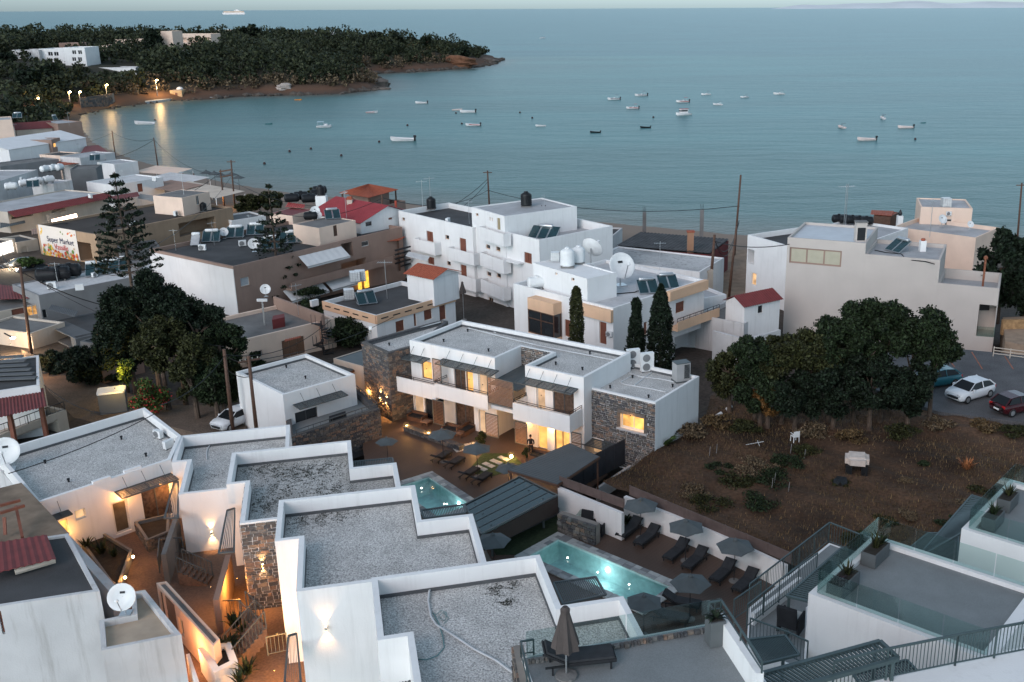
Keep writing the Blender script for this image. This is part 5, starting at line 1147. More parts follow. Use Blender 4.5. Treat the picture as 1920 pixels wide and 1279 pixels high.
# --- stone end block (right)
BZ = 12.2
HB = Bld('stone_hotel_wing','single-storey hotel wing faced in grey stone with amber window','building',rect3((1094,727),(1229,755),(1318,707),BZ),6.6,BZ,WHITE,GRAV,.4,.2)
HB.W(1163,1208,778,806,'lit',n=2,frame=FRW,fw=.06,d=.3); HB.W(1104,1128,822,852,'litdoor',n=1,frame=FRW,pane=LITSOFT,d=.3)
h = HB.hit(1180, 790); es = h[1]; HB.finish(); upstand(HB)
holes = [(o[1],o[2],o[3],o[4]) for o in HB.ops]; a,u,n,L = HB.edge(es); stones(HB.root,a,u,n,L,6.7,BZ - .12,.15,(.16,.42),holes,proud=.07)
m = MB(); o_ = HB.ops[0]; q = [HB.pt(es,k,o_[3] - .1,of) for k,of in ((o_[1] - .25,.0),(o_[2] + .25,0),(o_[2] + .25,.14),(o_[1] - .25,.14))]; m.prism(ccw([p.xy for p in q]),o_[3] - .16,o_[3] - .02); m.build('stone_sill',CONCL,HB.root)
for (k0_,z0_,k1_,z1_) in ((o_[1] - .14,o_[4] + .12,o_[2] + .14,o_[4] + .12),(o_[1] - .13,o_[3],o_[1] - .13,o_[4] + .1),(o_[2] + .13,o_[3],o_[2] + .13,o_[4] + .1)): bar('window_surround',HB.pt(es,k0_,z0_,.02),HB.pt(es,k1_,z1_,.02),.26,.26 if z0_ == z1_ else .12,M('surround_stone',(.14,.12,.105),.9,.25,5,bump=.4),HB.root)
canopy('dark canopy over the stone wing door', HB, 1088, 1165, 826, 1.1, .1, 0, e=es)
light('window_spill','POINT',HB.pt(es,(o_[1] + o_[2]) / 2,o_[4] - .15,.25),3,(1,.5,.15),HB.root,.1)  # light added outside the pane to stand for the room's spill
zr = BZ - .4
ac('tall two-fan unit beside the main roof corner',G(1187,690,zr),R_(18),True,1.05,'large rooftop cooling units'); ac('tall two-fan unit, second from the main roof',G(1213,697,zr),R_(18),True,1.05,'large rooftop cooling units')
o = thing('cooling_unit','big grey louvred cooling unit at the wing roof corner','air conditioner',G(1277,714,zr),R_(22)); m = MB(); m.box(-.55,-.4,.1,.55,.4,1.45); m.build('casing',M('grey_enamel',(.36,.36,.36),.5),o,world=False); m = MB(); m.box(-.6,-.45,0,.6,.45,.1); m.build('plinth',METAL,o,0,0); m = MB(); m.box(-.57,-.42,1.45,.57,.42,1.5); m.build('top',METAL,o,0,0)
for i in range(12): g = MB(); g.box(.05,-.425,.3 + i * .09,.48,-.405,.36 + i * .09); g.build('louvre',DARKM,o,0,0)
def pipe(label,pix,z,r=.04,mat=HOSEW,cat='pipe'): m = MB(); m.tube([G(x,y,z + r) for x,y in pix],r,6); return tag(m.build('roof_pipe',mat,smooth=False),label,cat)
pipe('white pipe loop on the wing roof',[(1190,702),(1164,716),(1168,720),(1215,728),(1248,735),(1252,733)],zr); pipe('white pipe across wing roof to the big cooler',[(1180,700),(1200,706),(1240,711),(1264,716)],zr); pipe('short white pipe crossing to the loop',[(1222,698),(1190,722)],zr)
pipe('long white pipe along the back of the main hotel roof',[(878,615),(940,631),(1010,648),(1060,658),(1150,675)],HZ - .42,.045); pipe('thin white pipe near the hotel roof edge',[(865,606),(900,612),(930,624)],HZ - .42,.03)
for k,(x,y,z,t) in enumerate(((1144,728,zr,'left of the pipe loop'),(1186,709,zr,'inside the pipe loop'),(1261,726,zr,'near the big cooler'),(1216,746,zr,'by the stone parapet'))): vent('small black vent on the wing roof ' + t,x,y,z)
for k,(x,y,t) in enumerate(((832,641,'near the tower end'),(916,659,'left of the notch'),(975,632,'behind the notch'),(1042,684,'in front of the pipe, mid roof'),(1092,694,'near the cooling units'),(877,622,'at the back by the tower'),(1106,664,'at the back right'))): vent('small black vent on the main hotel roof ' + t,x,y,HZ - .45)
# --- stone tower block (left)
TZ = 12.7
TP = pxpoly([(678,641),(727,662),(800,641),(850,602),(827,600)],TZ); HT = Bld('stone_tower_block','stone-faced tower block with gravel roof next to lit alley','building',pxpoly([(678,641),(727,662),(790,645),(840,602),(827,600)],TZ),6.6,TZ,STONE_J,GRAV,.35,.3); HT.finish(); upstand(HT)
for i in range(HT.n):
    a, u, n, L = HT.edge(i)
    if n.y < -.2 or n.x < -.5: stones(HT.root,a,u,n,L,6.7,TZ - .03,.16,(.18,.45),proud=.07)
for (x, y) in ((715, 742), (726, 752)):
    p = G(x,y + 30,CZ); lit = thing('up_light','small up and down spot %s on stone tower' % ('left' if x < 720 else 'right'),'wall lamp',PLN(x,y,(*HT.P[0],0),Vector((*HT.edge(0)[2],0)))); hh = HT.hit(x,y)
    if hh:
        q = hh[3]; nn = HT.edge(hh[1])[2]; q = Vector((q.x + nn.x * .15,q.y + nn.y * .15,q.z)); lit.location = q; m = MB(); m.lathe([(.05,-.1),(.05,.1)],10,TR(*q)); m.build('body',STEEL,lit); g = MB(); g.lathe([(.04,0),(.045,.03)],10,TR(q.x,q.y,q.z - .13)); g.build('lens',LAMP,lit)
        for s in (1,-1): light('beam','SPOT',q + Vector((0,0,s * .2)),22,(1,.48,.14),lit,.03,(R_(95),.7),(-nn.x * .25,-nn.y * .25,s))
pipe('white pipe frame along the tower roof edge',[(690,640),(730,628),(780,616),(826,604)],TZ - .1,.05); vent('dark drain vent on tower roof',730,648,TZ - .35)
o = thing('roof_lamp','small white floodlight standing on the tower roof edge','lamp',G(696,633,TZ)); m = MB(); m.tube([(0,0,0),(0,0,.7)],.03); m.build('post',STEEL,o,0,0); m = MB(); m.box(-.13,-.08,.7,.13,.08,.95); m.build('head',PLASTW,o,0,0)
# alley beside the tower: canopy roof, lit door, walkway
BK = Bld('alley_wing','low wing behind the alley with amber-lit doorway and grey roof','building',pxpoly([(625,672),(690,690),(706,676),(680,655)],10.4),6.6,10.4,CREAM,METAL,.05,.1); BK.finish()
light('alley_glow', 'POINT', G(690, 735, 8.6), 30, (1, .45, .12), BK.root, .15)
o = thing('lit_doorway','amber-lit doorway panel at the end of the alley','doorway',G(697,722,CZ)); p = G(690,724,CZ); q = G(706,720,CZ); bar('panel',p + Vector((0,0,1.1)),q + Vector((0,0,1.1)),.1,2.2,WARMP,o); bar('jamb',p,p + Vector((0,0,2.3)),.14,.14,WHITE,o); bar('jamb',q,q + Vector((0,0,2.3)),.14,.14,WHITE,o)
shade_roof('grey slatted alley roof between annex and tower',[(622,682),(680,660),(703,674),(650,700)],9.9,CZ,METAL,True,.3,name='alley_canopy')
o = thing('hand_railing','thin railing across the alley landing','railing',G(662,735,CZ)); railing(o,[G(664,735,CZ),G(706,728,CZ)],1.0,.16,METAL); 
# --- white annex with stone terrace
AZ = 11.3
AN = Bld('white_annex','white cube annex with gravel roof, grey canopy and dark glass door','building',ortho([(445,697),(576,662),(661,702),(530,742)],AZ),6.4,AZ,WHITE,GRAV,.4,.24); AN.W(554,597,768,806,'gdoor',n=2,frame=FRD); AN.finish(); upstand(AN)
canopy('grey canopy over the annex glass door', AN, 548, 640, 746, 1.0, .1, 3)
vent('small black vent on annex roof near the top corner',537,690,AZ - .4); vent('small black vent on annex roof nearer the canopy',573,710,AZ - .4)
ST = Bld('stone_terrace','dark stone-walled terrace wrapped round the annex','terrace',pxpoly([(540,822),(553,817),(712,766),(662,722),(535,762)],9.3),6.0,9.3,STONE_J,FLOORG,.5,.35); ST.finish()
for i in range(ST.n):
    a, u, n, L = ST.edge(i)
    if n.y < -.2 or n.x > .7: stones(ST.root,a,u,n,L,6.5,9.26,.16,(.18,.5),proud=.08)
o = thing('terrace_rail','grey rail on top of the dark stone terrace','railing',G(553,817,9.3)); railing(o,[G(556,815,9.3),G(708,764,9.3),G(664,727,9.3)],.35,.9,METAL)
b = slab('garden_bench',pxpoly([(617,790),(648,779),(648,773),(617,783)],9.4),8.9,9.5,FABD); tag(b,'dark bench seat behind the annex terrace rail','bench')
# person on the court
def person(label, loc, rz):
    o = thing('person', label, 'person', loc, rz); 
    def skin(name, pts, edges, mat, root=0):
        me = bpy.data.meshes.new(name); me.from_pydata([p[:3] for p in pts],edges,[]); ob = bpy.data.objects.new(name,me); COL.objects.link(ob); ob.parent = o; md = ob.modifiers.new('skin','SKIN'); sd = ob.modifiers.new('sub','SUBSURF'); sd.levels = sd.render_levels = 2; md.use_smooth_shade = True
        for i,p in enumerate(pts): v = me.skin_vertices[0].data[i]; v.radius = (p[3],p[4] if len(p) > 4 else p[3]); v.use_root = (i == root)
        me.materials.append(mat); return ob
    B = [(0,0,.95,.15,.11),(0,0,1.15,.14,.1),(0,0,1.36,.17,.11),(0,-.01,1.49,.06,.06),(0,-.04,1.56,.055,.06),(0,-.06,1.64,.078,.095),(0,-.06,1.73,.07,.085),
         (.2,0,1.40,.06),(.25,-.03,1.13,.045),(.12,-.26,1.14,.035),(.05,-.33,1.17,.03),(-.2,0,1.40,.06),(-.25,-.03,1.13,.045),(-.12,-.26,1.14,.035),(-.05,-.33,1.17,.03),
         (.1,0,.88,.09),(.12,-.03,.5,.065),(.13,.02,.09,.045),(.14,-.12,.04,.04),(-.1,0,.88,.09),(-.13,-.06,.5,.065),(-.15,-.05,.09,.045),(-.17,-.19,.04,.04)]
    E = [(0,1),(1,2),(2,3),(3,4),(4,5),(5,6),(2,7),(7,8),(8,9),(9,10),(2,11),(11,12),(12,13),(13,14),(0,15),(15,16),(16,17),(17,18),(0,19),(19,20),(20,21),(21,22)]
    CL = M('black_clothes',(.014,.014,.016),.9,.3,5); SK = M('skin',(.42,.24,.17),.6)
    body = skin('body', B, E, CL)
    # bare head and hands: second material by height / reach
    mt = CL.copy(); mt.name = 'clothed_figure'; nt = mt.node_tree; bs = nt.nodes['Principled BSDF']; old = bs.inputs['Base Color'].links[0].from_socket; tc = nt.nodes.new('ShaderNodeTexCoord'); sx = nt.nodes.new('ShaderNodeSeparateXYZ'); nt.links.new(tc.outputs['Object'],sx.inputs[0])
    g1 = nt.nodes.new('ShaderNodeMath'); g1.operation = 'GREATER_THAN'; g1.inputs[1].default_value = 1.51; nt.links.new(sx.outputs['Z'],g1.inputs[0]); g2 = nt.nodes.new('ShaderNodeMath'); g2.operation = 'LESS_THAN'; g2.inputs[1].default_value = -.20; nt.links.new(sx.outputs['Y'],g2.inputs[0])
    g4 = nt.nodes.new('ShaderNodeMath'); g4.operation = 'GREATER_THAN'; g4.inputs[1].default_value = .8; nt.links.new(sx.outputs['Z'],g4.inputs[0]); g5 = nt.nodes.new('ShaderNodeMath'); g5.operation = 'MULTIPLY'; nt.links.new(g2.outputs[0],g5.inputs[0]); nt.links.new(g4.outputs[0],g5.inputs[1])
    g3 = nt.nodes.new('ShaderNodeMath'); g3.operation = 'MAXIMUM'; nt.links.new(g1.outputs[0],g3.inputs[0]); nt.links.new(g5.outputs[0],g3.inputs[1]); mx = nt.nodes.new('ShaderNodeMix'); mx.data_type = 'RGBA'; nt.links.new(g3.outputs[0],mx.inputs['Factor']); nt.links.new(old,mx.inputs['A']); mx.inputs['B'].default_value = (.42,.24,.17,1); nt.links.new(mx.outputs['Result'],bs.inputs['Base Color']); body.data.materials[0] = mt
    hr = MB(); hr.lathe([(.09,-.02),(.092,.04),(.075,.1),(.03,.13)],12,TR(0,-.045,1.70)); hr.build('hair',M('dark_hair',(.015,.011,.009),.7),o,True,False)
    ns = MB(); ns.tube([(0,-.15,1.69),(0,-.172,1.655)],.012,5,.018); ns.build('nose',SK,o,0,0)
    for s in (-1,1): ey = MB(); ey.lathe([(.004,-.006),(.010,0),(.004,.006)],6,TR(s * .03,-.142,1.70)); ey.build('eye',DARKM,o,0,0)
    for s in (-1, 1):
        for k in range(4): f = MB(); f.tube([(s * (.05 - .01 * k),-.34,1.165 + .012 * k),(s * (.03 - .006 * k),-.385,1.17 + .014 * k),(s * .012,-.385,1.178 + .014 * k)],.008,5); f.build('finger',SK,o,0,0)
        f = MB(); f.tube([(s * .055,-.32,1.19),(s * .03,-.34,1.215)],.009,5); f.build('thumb',SK,o,0,0)
    ph = thing('mobile_phone','small dark phone held by the standing person','phone',loc,rz); q = MB(); q.box(-.035,-.375,1.17,.035,-.365,1.30); q.build('case',PLASTB,ph,0,0)
    return o
person('person in black clothes standing on the court looking down at a phone',G(996,858,CZ),R_(-10))
# outdoor sofas at ground-floor rooms
def b_sofa():
    o = thing('wicker_sofa','','sofa'); m = MB(); m.box(-.85,-.4,0,.85,.4,.36); m.build('base',WOOD,o); b = MB(); b.box(-.85,.26,.36,.85,.4,.72); b.build('backrest',WOOD,o)
    for x in (-.85,.72): a = MB(); a.box(x,-.4,.36,x + .13,.26,.56); a.build('armrest',WOOD,o)
    for x in (-.7,.02): c = MB(); c.box(x,-.38,.36,x + .68,.25,.48); c.build('cushion',FABD,o)
    return o
for i,(x,y,r_,t) in enumerate(((783,788,-15,'dark wicker sofa beside the tower'),(848,812,-15,'dark wicker sofa under the middle balcony'),(874,812,75,'dark wicker sofa turned sideways near white door'),(1012,862,-15,'dark wicker sofa in front of the lit doors'))): place('sofa',b_sofa,t,G(x,y,CZ),R_(r_ - 15),'wicker sofas',.9)
for i, (x, y) in enumerate(((800, 797), (862, 818))):
    o = thing('low_table','low brown table %s' % ('beside the tower sofa' if i == 0 else 'beside the middle sofas'),'table',G(x,y,CZ),R_(-30)); m = MB(); m.box(-.35,-.35,.3,.35,.35,.36); m.build('top',SLAT,o,0,0)
    for sx in (-.3, .3):
        for sy in (-.3,.3): l = MB(); l.box(sx - .03,sy - .03,0,sx + .03,sy + .03,.3); l.build('leg',WOOD,o,0,0)
for x, y, e in ((1030, 850, 16), (985, 838, 7), (905, 800, 5), (785, 775, 7)): 
    h = HM.hit(x,y - 30); light('porch_glow','POINT',G(x,y,CZ) + Vector((0,0,1.9)),e,(1,.47,.12),HM.root,.1)
for x,y,zz_,e in ((800,705,11.9,9),(880,725,11.9,12),(905,735,11.9,8),(1015,755,11.9,9),(970,745,11.9,8)): light('balcony_glow','POINT',G(x,y - 10,zz_) ,e * .45,(1,.5,.16),HM.root,.08)
# ================================================================ helpers for the town
def rect_d(p1, p2, z, depth, ext=(0, 0)):
    """rectangle with its near edge along two pixels at height z, running back by depth metres"""
    a,b = V2(G(*p1,z)),V2(G(*p2,z)); u = (b - a).normalized(); a -= u * ext[0]; b += u * ext[1]; n = Vector((-u.y,u.x)); n = n if n.dot((a + b) / 2) > 0 else -n
    return ccw([a, b, b + n * depth, a + n * depth])
def px_h(px, py, base): return AT(px, py, base.y).z
def gable(B, z, rise, mat, over=.3, name='roof', axis=None, rib=.28):
    """pitched ribbed roof over a four-cornered building, ridge along the longer side"""
    P = offset_poly(B.P,-over); e0,e1 = (P[1] - P[0]).length,(P[2] - P[1]).length; k = 0 if (e0 > e1 if axis is None else axis == 0) else 1
    a,b,c,d = P[k % 4],P[(k + 1) % 4],P[(k + 2) % 4],P[(k + 3) % 4]; r0,r1 = (a + d) / 2,(b + c) / 2
    V = lambda q, h: Vector((*q, h))
    sheet_w(name,'',[V(a,z),V(b,z),V(r1,z + rise),V(r0,z + rise)],mat,rib,parent=B.root); sheet_w(name,'',[V(d,z),V(c,z),V(r1,z + rise),V(r0,z + rise)],mat,rib,parent=B.root)
    m = MB(); i = B.P[k % 4], B.P[(k + 3) % 4], B.P[(k + 1) % 4], B.P[(k + 2) % 4]
    for p,q in ((i[0],i[1]),(i[2],i[3])): mid = (p + q) / 2; m.add([V(p,z - .05),V(q,z - .05),V(mid,z + rise - .08)],[(0,1,2)])
    m.build('gable_wall', B.wall, B.root)
def mono(B, z0, z1, mat, over=.25, rib=.28, lo=None, name='roof'):
    """single-slope ribbed roof; lo = index of the low edge"""
    P = offset_poly(B.P,-over); i = lo or 0; V = lambda q,h: Vector((*q,h)); a,b,c,d = [P[(i + k) % 4] for k in range(4)]
    sheet_w(name, '', [V(a, z0), V(b, z0), V(c, z1), V(d, z1)], mat, rib, parent=B.root)
    Q = [B.P[(i + k) % 4] for k in range(4)]; m = MB(); m.add([V(Q[1],z0 - .1),V(Q[2],z0 - .1),V(Q[2],z1 - .08)],[(0,1,2)]); m.add([V(Q[0],z0 - .1),V(Q[3],z0 - .1),V(Q[3],z1 - .08)],[(0,1,2)]); m.quad(V(Q[2],z0 - .1),V(Q[3],z0 - .1),V(Q[3],z1 - .08),V(Q[2],z1 - .08)); m.build('gable_wall',B.wall,B.root)
def tree_px(name,label,bx,by,zb,ty,hw,mat=None,n=9000,leaf=.2,nb=18,seed=1,frac=.55,trunk=.22,group=None,cx=0):
    b = G(bx,by,zb); dep = (b - Vector((0,0,CAM_H))).dot(cF); h = px_h(bx,ty,b) - zb; rx = hw * dep / FPX
    return tree(name,label,b,h,rx,h * frac * .5 + .1,mat,n,leaf,nb,seed,trunk,'tree',group,zc=h * (1 - frac / 2))
# ================================================================ empty plot, trees, cars
FP = pxpoly([(1130,905),(1228,842),(1318,795),(1335,735),(1700,735),(1760,765),(1960,800),(1960,1010),(1640,1100),(1480,1060),(1185,925)],8.6)
def inside(P, x, y):
    c = False; j = len(P) - 1
    for i in range(len(P)):
        if (P[i].y > y) != (P[j].y > y) and x < (P[j].x - P[i].x) * (y - P[i].y) / (P[j].y - P[i].y) + P[i].x: c = not c
        j = i
    return c
def fz(x,y): return 8.55 + .18 * math.sin(x * .7 + y * .3) * math.cos(y * .55) + .10 * math.sin(x * 1.9 + 1) * math.sin(y * 2.3)
def field():
    bm = bmesh.new(); f = bm.faces.new([bm.verts.new((p.x,p.y,8.55)) for p in FP]); bmesh.ops.triangulate(bm,faces=[f])
    for _ in range(6): 
        es = [e for e in bm.edges if e.calc_length() > .9]
        if es: bmesh.ops.subdivide_edges(bm,edges=es,cuts=1); bmesh.ops.triangulate(bm,faces=[q for q in bm.faces if len(q.verts) > 3])
    for v in bm.verts: v.co.z = fz(v.co.x, v.co.y)
    me = bpy.data.meshes.new('field'); bm.to_mesh(me); bm.free(); m = M('dry_field_earth',(.070,.039,.023),.97,.75,.17,bump=.7,bscale=3,fine=.35,fscale=5,stain=.55,stcol=(.05,.04,.03)); me.materials.append(m); return struct(link('field',me))
field()
def scatter_px(n, poly, z=None):
    out = []; xs = [p.x for p in poly]; ys = [p.y for p in poly]
    while len(out) < n:
        x, y = random.uniform(min(xs), max(xs)), random.uniform(min(ys), max(ys))
        if inside(poly, x, y): out.append((x, y, fz(x, y)))
    return np.array(out)
g_ = scatter_px(26000,FP); d_ = np.sin(g_[:,0] * .35 + 1.3) * np.cos(g_[:,1] * .3 + g_[:,0] * .15); g_ = g_[d_ + rng.normal(size=len(g_)) * .35 > -.1]; g_[:,2] += .06
def blades(name, mat, C, h):
    n = len(C); a = rng.random(n) * 2 * np.pi; l = rng.random(n) * .6; w = .018; H = h * rng.uniform(.5,1.3,n); s = np.stack([np.cos(a + 1.57) * w,np.sin(a + 1.57) * w,0 * a],1); t = np.stack([np.cos(a) * l * H,np.sin(a) * l * H,H],1)
    V = np.stack([C - s,C + s,C + t + s * .2,C + t - s * .2],1).reshape(-1,3); me = bpy.data.meshes.new(name); me.vertices.add(4 * n); me.vertices.foreach_set('co',V.ravel()); me.loops.add(4 * n); me.loops.foreach_set('vertex_index',np.arange(4 * n,dtype=np.int32)); me.polygons.add(n); me.polygons.foreach_set('loop_start',(np.arange(n) * 4).astype(np.int32)); me.update(calc_edges=True); me.materials.append(mat); return me
o = link('dry_grass',blades('dry_grass',DRY,g_,.16)); tag(o,'short dry brown grass over the empty plot','grass',kind='stuff')
g_ = scatter_px(9000,FP); d_ = np.sin(g_[:,0] * .22 + 2) * np.cos(g_[:,1] * .4) + g_[:,0] * .04; g_ = g_[d_ + rng.normal(size=len(g_)) * .3 > .9]
o = link('straw',blades('straw',leaf_mat('straw_blade',(.20,.13,.075)),g_,.2)); tag(o,'pale straw tufts on the drier side of the plot','grass',kind='stuff')
WEED = [(1350,880,.9,.8),(1378,905,1.3,1.0),(1420,880,1.5,1.1),(1452,905,1.6,1.2),(1330,945,1.5,.9),(1300,925,1.1,.7),(1480,870,1.2,1.0),(1510,850,1.0,.9),(1260,960,.9,.5),(1415,945,1.3,.9),(1650,975,.9,.45),(1700,965,.7,.4),(1540,945,.6,.35),(1575,905,.55,.45),(1700,900,.5,.4),(1735,868,.4,.35),(1860,925,1.2,.8),(1830,955,1.2,.8),(1790,985,1.0,.7),(1610,1010,1.0,.5)]
for i,(x,y,r,h) in enumerate(WEED): shrub(['low dark weed clump near the charcoal fence','dark weed patch left of the tall stakes','dense dark weeds beside the white chair','large dark weed patch in mid plot','weed clump behind the brown board screen','small weed clump by the kerb','leafy weeds right of the stakes','tall weeds below the white chair','sparse weeds near the short white wall','weed clump in front of the stakes','flat weed patch near the metal pergola','small flat weeds beside metal pergola','tiny weeds in the furrow','black lump of weeds beside the covered heap','small weed tuft at the plot middle','single dark weed tuft on bare ground','weeds behind the right-edge house','weeds above the right-edge pergola','weeds beside the right-edge pergola','low weeds along the terrace edge'][i],Vector((*G(x,y,8.6).xy,8.45)),r * 1.15,h * .62,(LEAF,LEAFO,LEAFP)[i % 3],1500,.10,i,'weed_clump','weeds on the empty plot')
plant('orange-brown dry bush on the bare slope',Vector((*G(1812,880,8.6).xy,8.6)),'spiky',1.0,60,77,'bush',mat=leaf_mat('rusty_leaf',(.30,.12,.06)),name='dry_bush')
for i,(x,y,r,h) in enumerate(((1300,815,1.3,.9),(1345,800,1.5,1.0),(1400,805,1.4,.8),(1520,815,1.6,.9),(1600,825,1.5,.8),(1690,815,1.6,.9),(1760,800,1.4,.8),(1850,805,1.5,.7),(1900,815,1.3,.7))): shrub('dry scrub at the plot edge, %s from the hotel wing' % ('first','second','third','fourth','fifth','sixth','seventh','eighth','ninth')[i],Vector((*G(x,y,8.6).xy,8.5)),r,h,(LEAFP,DRY,LEAFO)[i % 3],1500,.12,140 + i,'dry_scrub','dry scrub along the plot edge')
# tarp-covered heap
o = thing('covered_heap','pale tarpaulin-covered heap standing on black blocks in plot','covered heap',G(1605,885,8.6),R_(-12)); m = MB(); bm = bmesh.new(); bmesh.ops.create_cube(bm,size=1); bmesh.ops.bevel(bm,geom=bm.edges[:],offset=.18,segments=3,affect='EDGES')
for v in bm.verts: v.co = Vector((v.co.x * 1.55 + .03 * math.sin(9 * v.co.y),v.co.y * 1.5 + .03 * math.sin(11 * v.co.x),.95 + v.co.z * .62 + .05 * math.sin(5 * v.co.x + 3 * v.co.y)))
me = bpy.data.meshes.new('tarpaulin'); bm.to_mesh(me); bm.free(); me.materials.append(M('dusty_tarpaulin',(.55,.48,.43),.8,.18,2,stain=.5,stcol=(.45,.28,.18),bump=.5,bscale=6)); link('tarpaulin',me,o,False)
for x in (-.5, .5):
    for y in (-.5,.5): k = MB(); k.box(x - .2,y - .2,-.1,x + .2,y + .2,.7); k.build('block',PLASTB,o,0,0)
bm = bmesh.new(); bmesh.ops.create_icosphere(bm, subdivisions=2, radius=.5)
for v in bm.verts: v.co = v.co * (1 + .25 * math.sin(v.co.x * 9) * math.cos(v.co.y * 7)); v.co.z = max(-.1,v.co.z * .8)
me = bpy.data.meshes.new('rubbish_sack'); bm.to_mesh(me); bm.free(); me.materials.append(PLASTB); o = link('rubbish_sack',me); o.location = G(1577,905,8.6); tag(o,'black plastic sack beside the covered heap','sack')
def b_pchair():
    o = thing('plastic_chair','','chair'); m = MB(); m.box(-.24,-.24,.42,.24,.24,.46); m.build('seat',PLASTW,o); b = MB(); b.box(-.24,.2,.46,.24,.24,.85); b.build('backrest',PLASTW,o)
    for x in (-.22, .22):
        for y in (-.22,.22): l = MB(); l.bar((x,y,0),(x * .95,y * .95,.43),.045); l.build('leg',PLASTW,o)
        a = MB(); a.bar((x,-.24,.64),(x,.22,.66),.05,.03); a.build('armrest',PLASTW,o)
    return o
place('pchair',b_pchair,'white plastic chair standing in the dry plot',G(1490,828,8.6),R_(200)); 
o = thing('white_trestle','white broken trestle lying on dry ground','trestle',G(1418,832,8.7))
for p,q in (((1398,834),(1432,828)),((1420,826),(1424,836))): bar('leg',G(*p,8.75),G(*q,8.85),.03,.03,PLASTW,o)
for i,(x,y) in enumerate(((1330,855),(1343,850),(1452,905),(1447,915),(1478,923),(1482,850),(1508,860))): s = thing('garden_stake',('pale stake nearest the fence','second pale stake near the fence','tall pale stake among the dark weeds','pale stake left of the tall one','short yellowish stake in the weeds','pale stake below the white chair','pale stake right of the chair')[i],'stake',G(x,y,8.6),0,'stakes in the plot'); bar('stick',Vector((0,0,0)) + s.location,s.location + Vector((.05,0,.7)),.03,.03,GREYP,s)
# big trees at the plot edge
FT = [(1700,790,545,62,LEAF,'tall dark leafy crown nearest the white car'),(1650,788,566,48,LEAF,'dark crown between the two tallest'),(1598,792,556,56,LEAF,'tall dark leafy crown at the middle of the beige wall'),(1552,792,585,44,LEAF,'dark crown left of the tallest ones'),(1742,792,592,42,LEAF,'ragged crown reaching toward the parking lot'),(1515,795,612,46,LEAFO,'olive crown left of the dark mass'),(1465,790,618,52,LEAFO,'broad olive crown beside the small red-roofed house'),(1415,785,622,46,LEAF,'dark crown right of the cypress pair'),(1368,772,640,40,LEAFO,'small crown next to the hotel wing cooler'),(1630,806,650,66,LEAFD,'black-green lower crown in the middle of the mass'),(1700,806,668,46,LEAFD,'black-green lower crown near the white car'),(1560,806,668,56,LEAFD,'black-green lower crown above the dry plot'),(1490,802,690,52,LEAFD,'low dark crown in front of the olive trees'),(1425,795,690,46,LEAF,'low crown above the white litter'),(1440,798,700,30,LEAFY,'yellow-brown low crown among dark ones')]
for i,(x,y,ty,hw,mt,t) in enumerate(FT): tree_px('broadleaf_tree',t,x,y,8.65,ty,hw * 1.25,mt,21000 if hw > 44 else 13000,.15,17,300 + i,.55 if ty < 640 else .85,.2)
plant('banana-like broad-leaved plant at the corner of stone wing',G(1243,835,8.5),'broad',1.5,20,8,mat=LEAFG,name='broad_leaf_plant'); shrub('dark tangle of ivy below the hotel wing corner',G(1270,812,8.5),1.2,.8,LEAFD,900,.14,31,'ivy_shrub')
o = thing('plastic_bottle_litter','white plastic litter by the tree roots','litter',G(1355,768,8.6)); 
for x,y in ((1344,780),(1363,767)): m = MB(); m.tube([G(x,y,8.8),G(x + 8,y - 5,8.85)],.14,7); m.build('bottle',PLASTW,o)
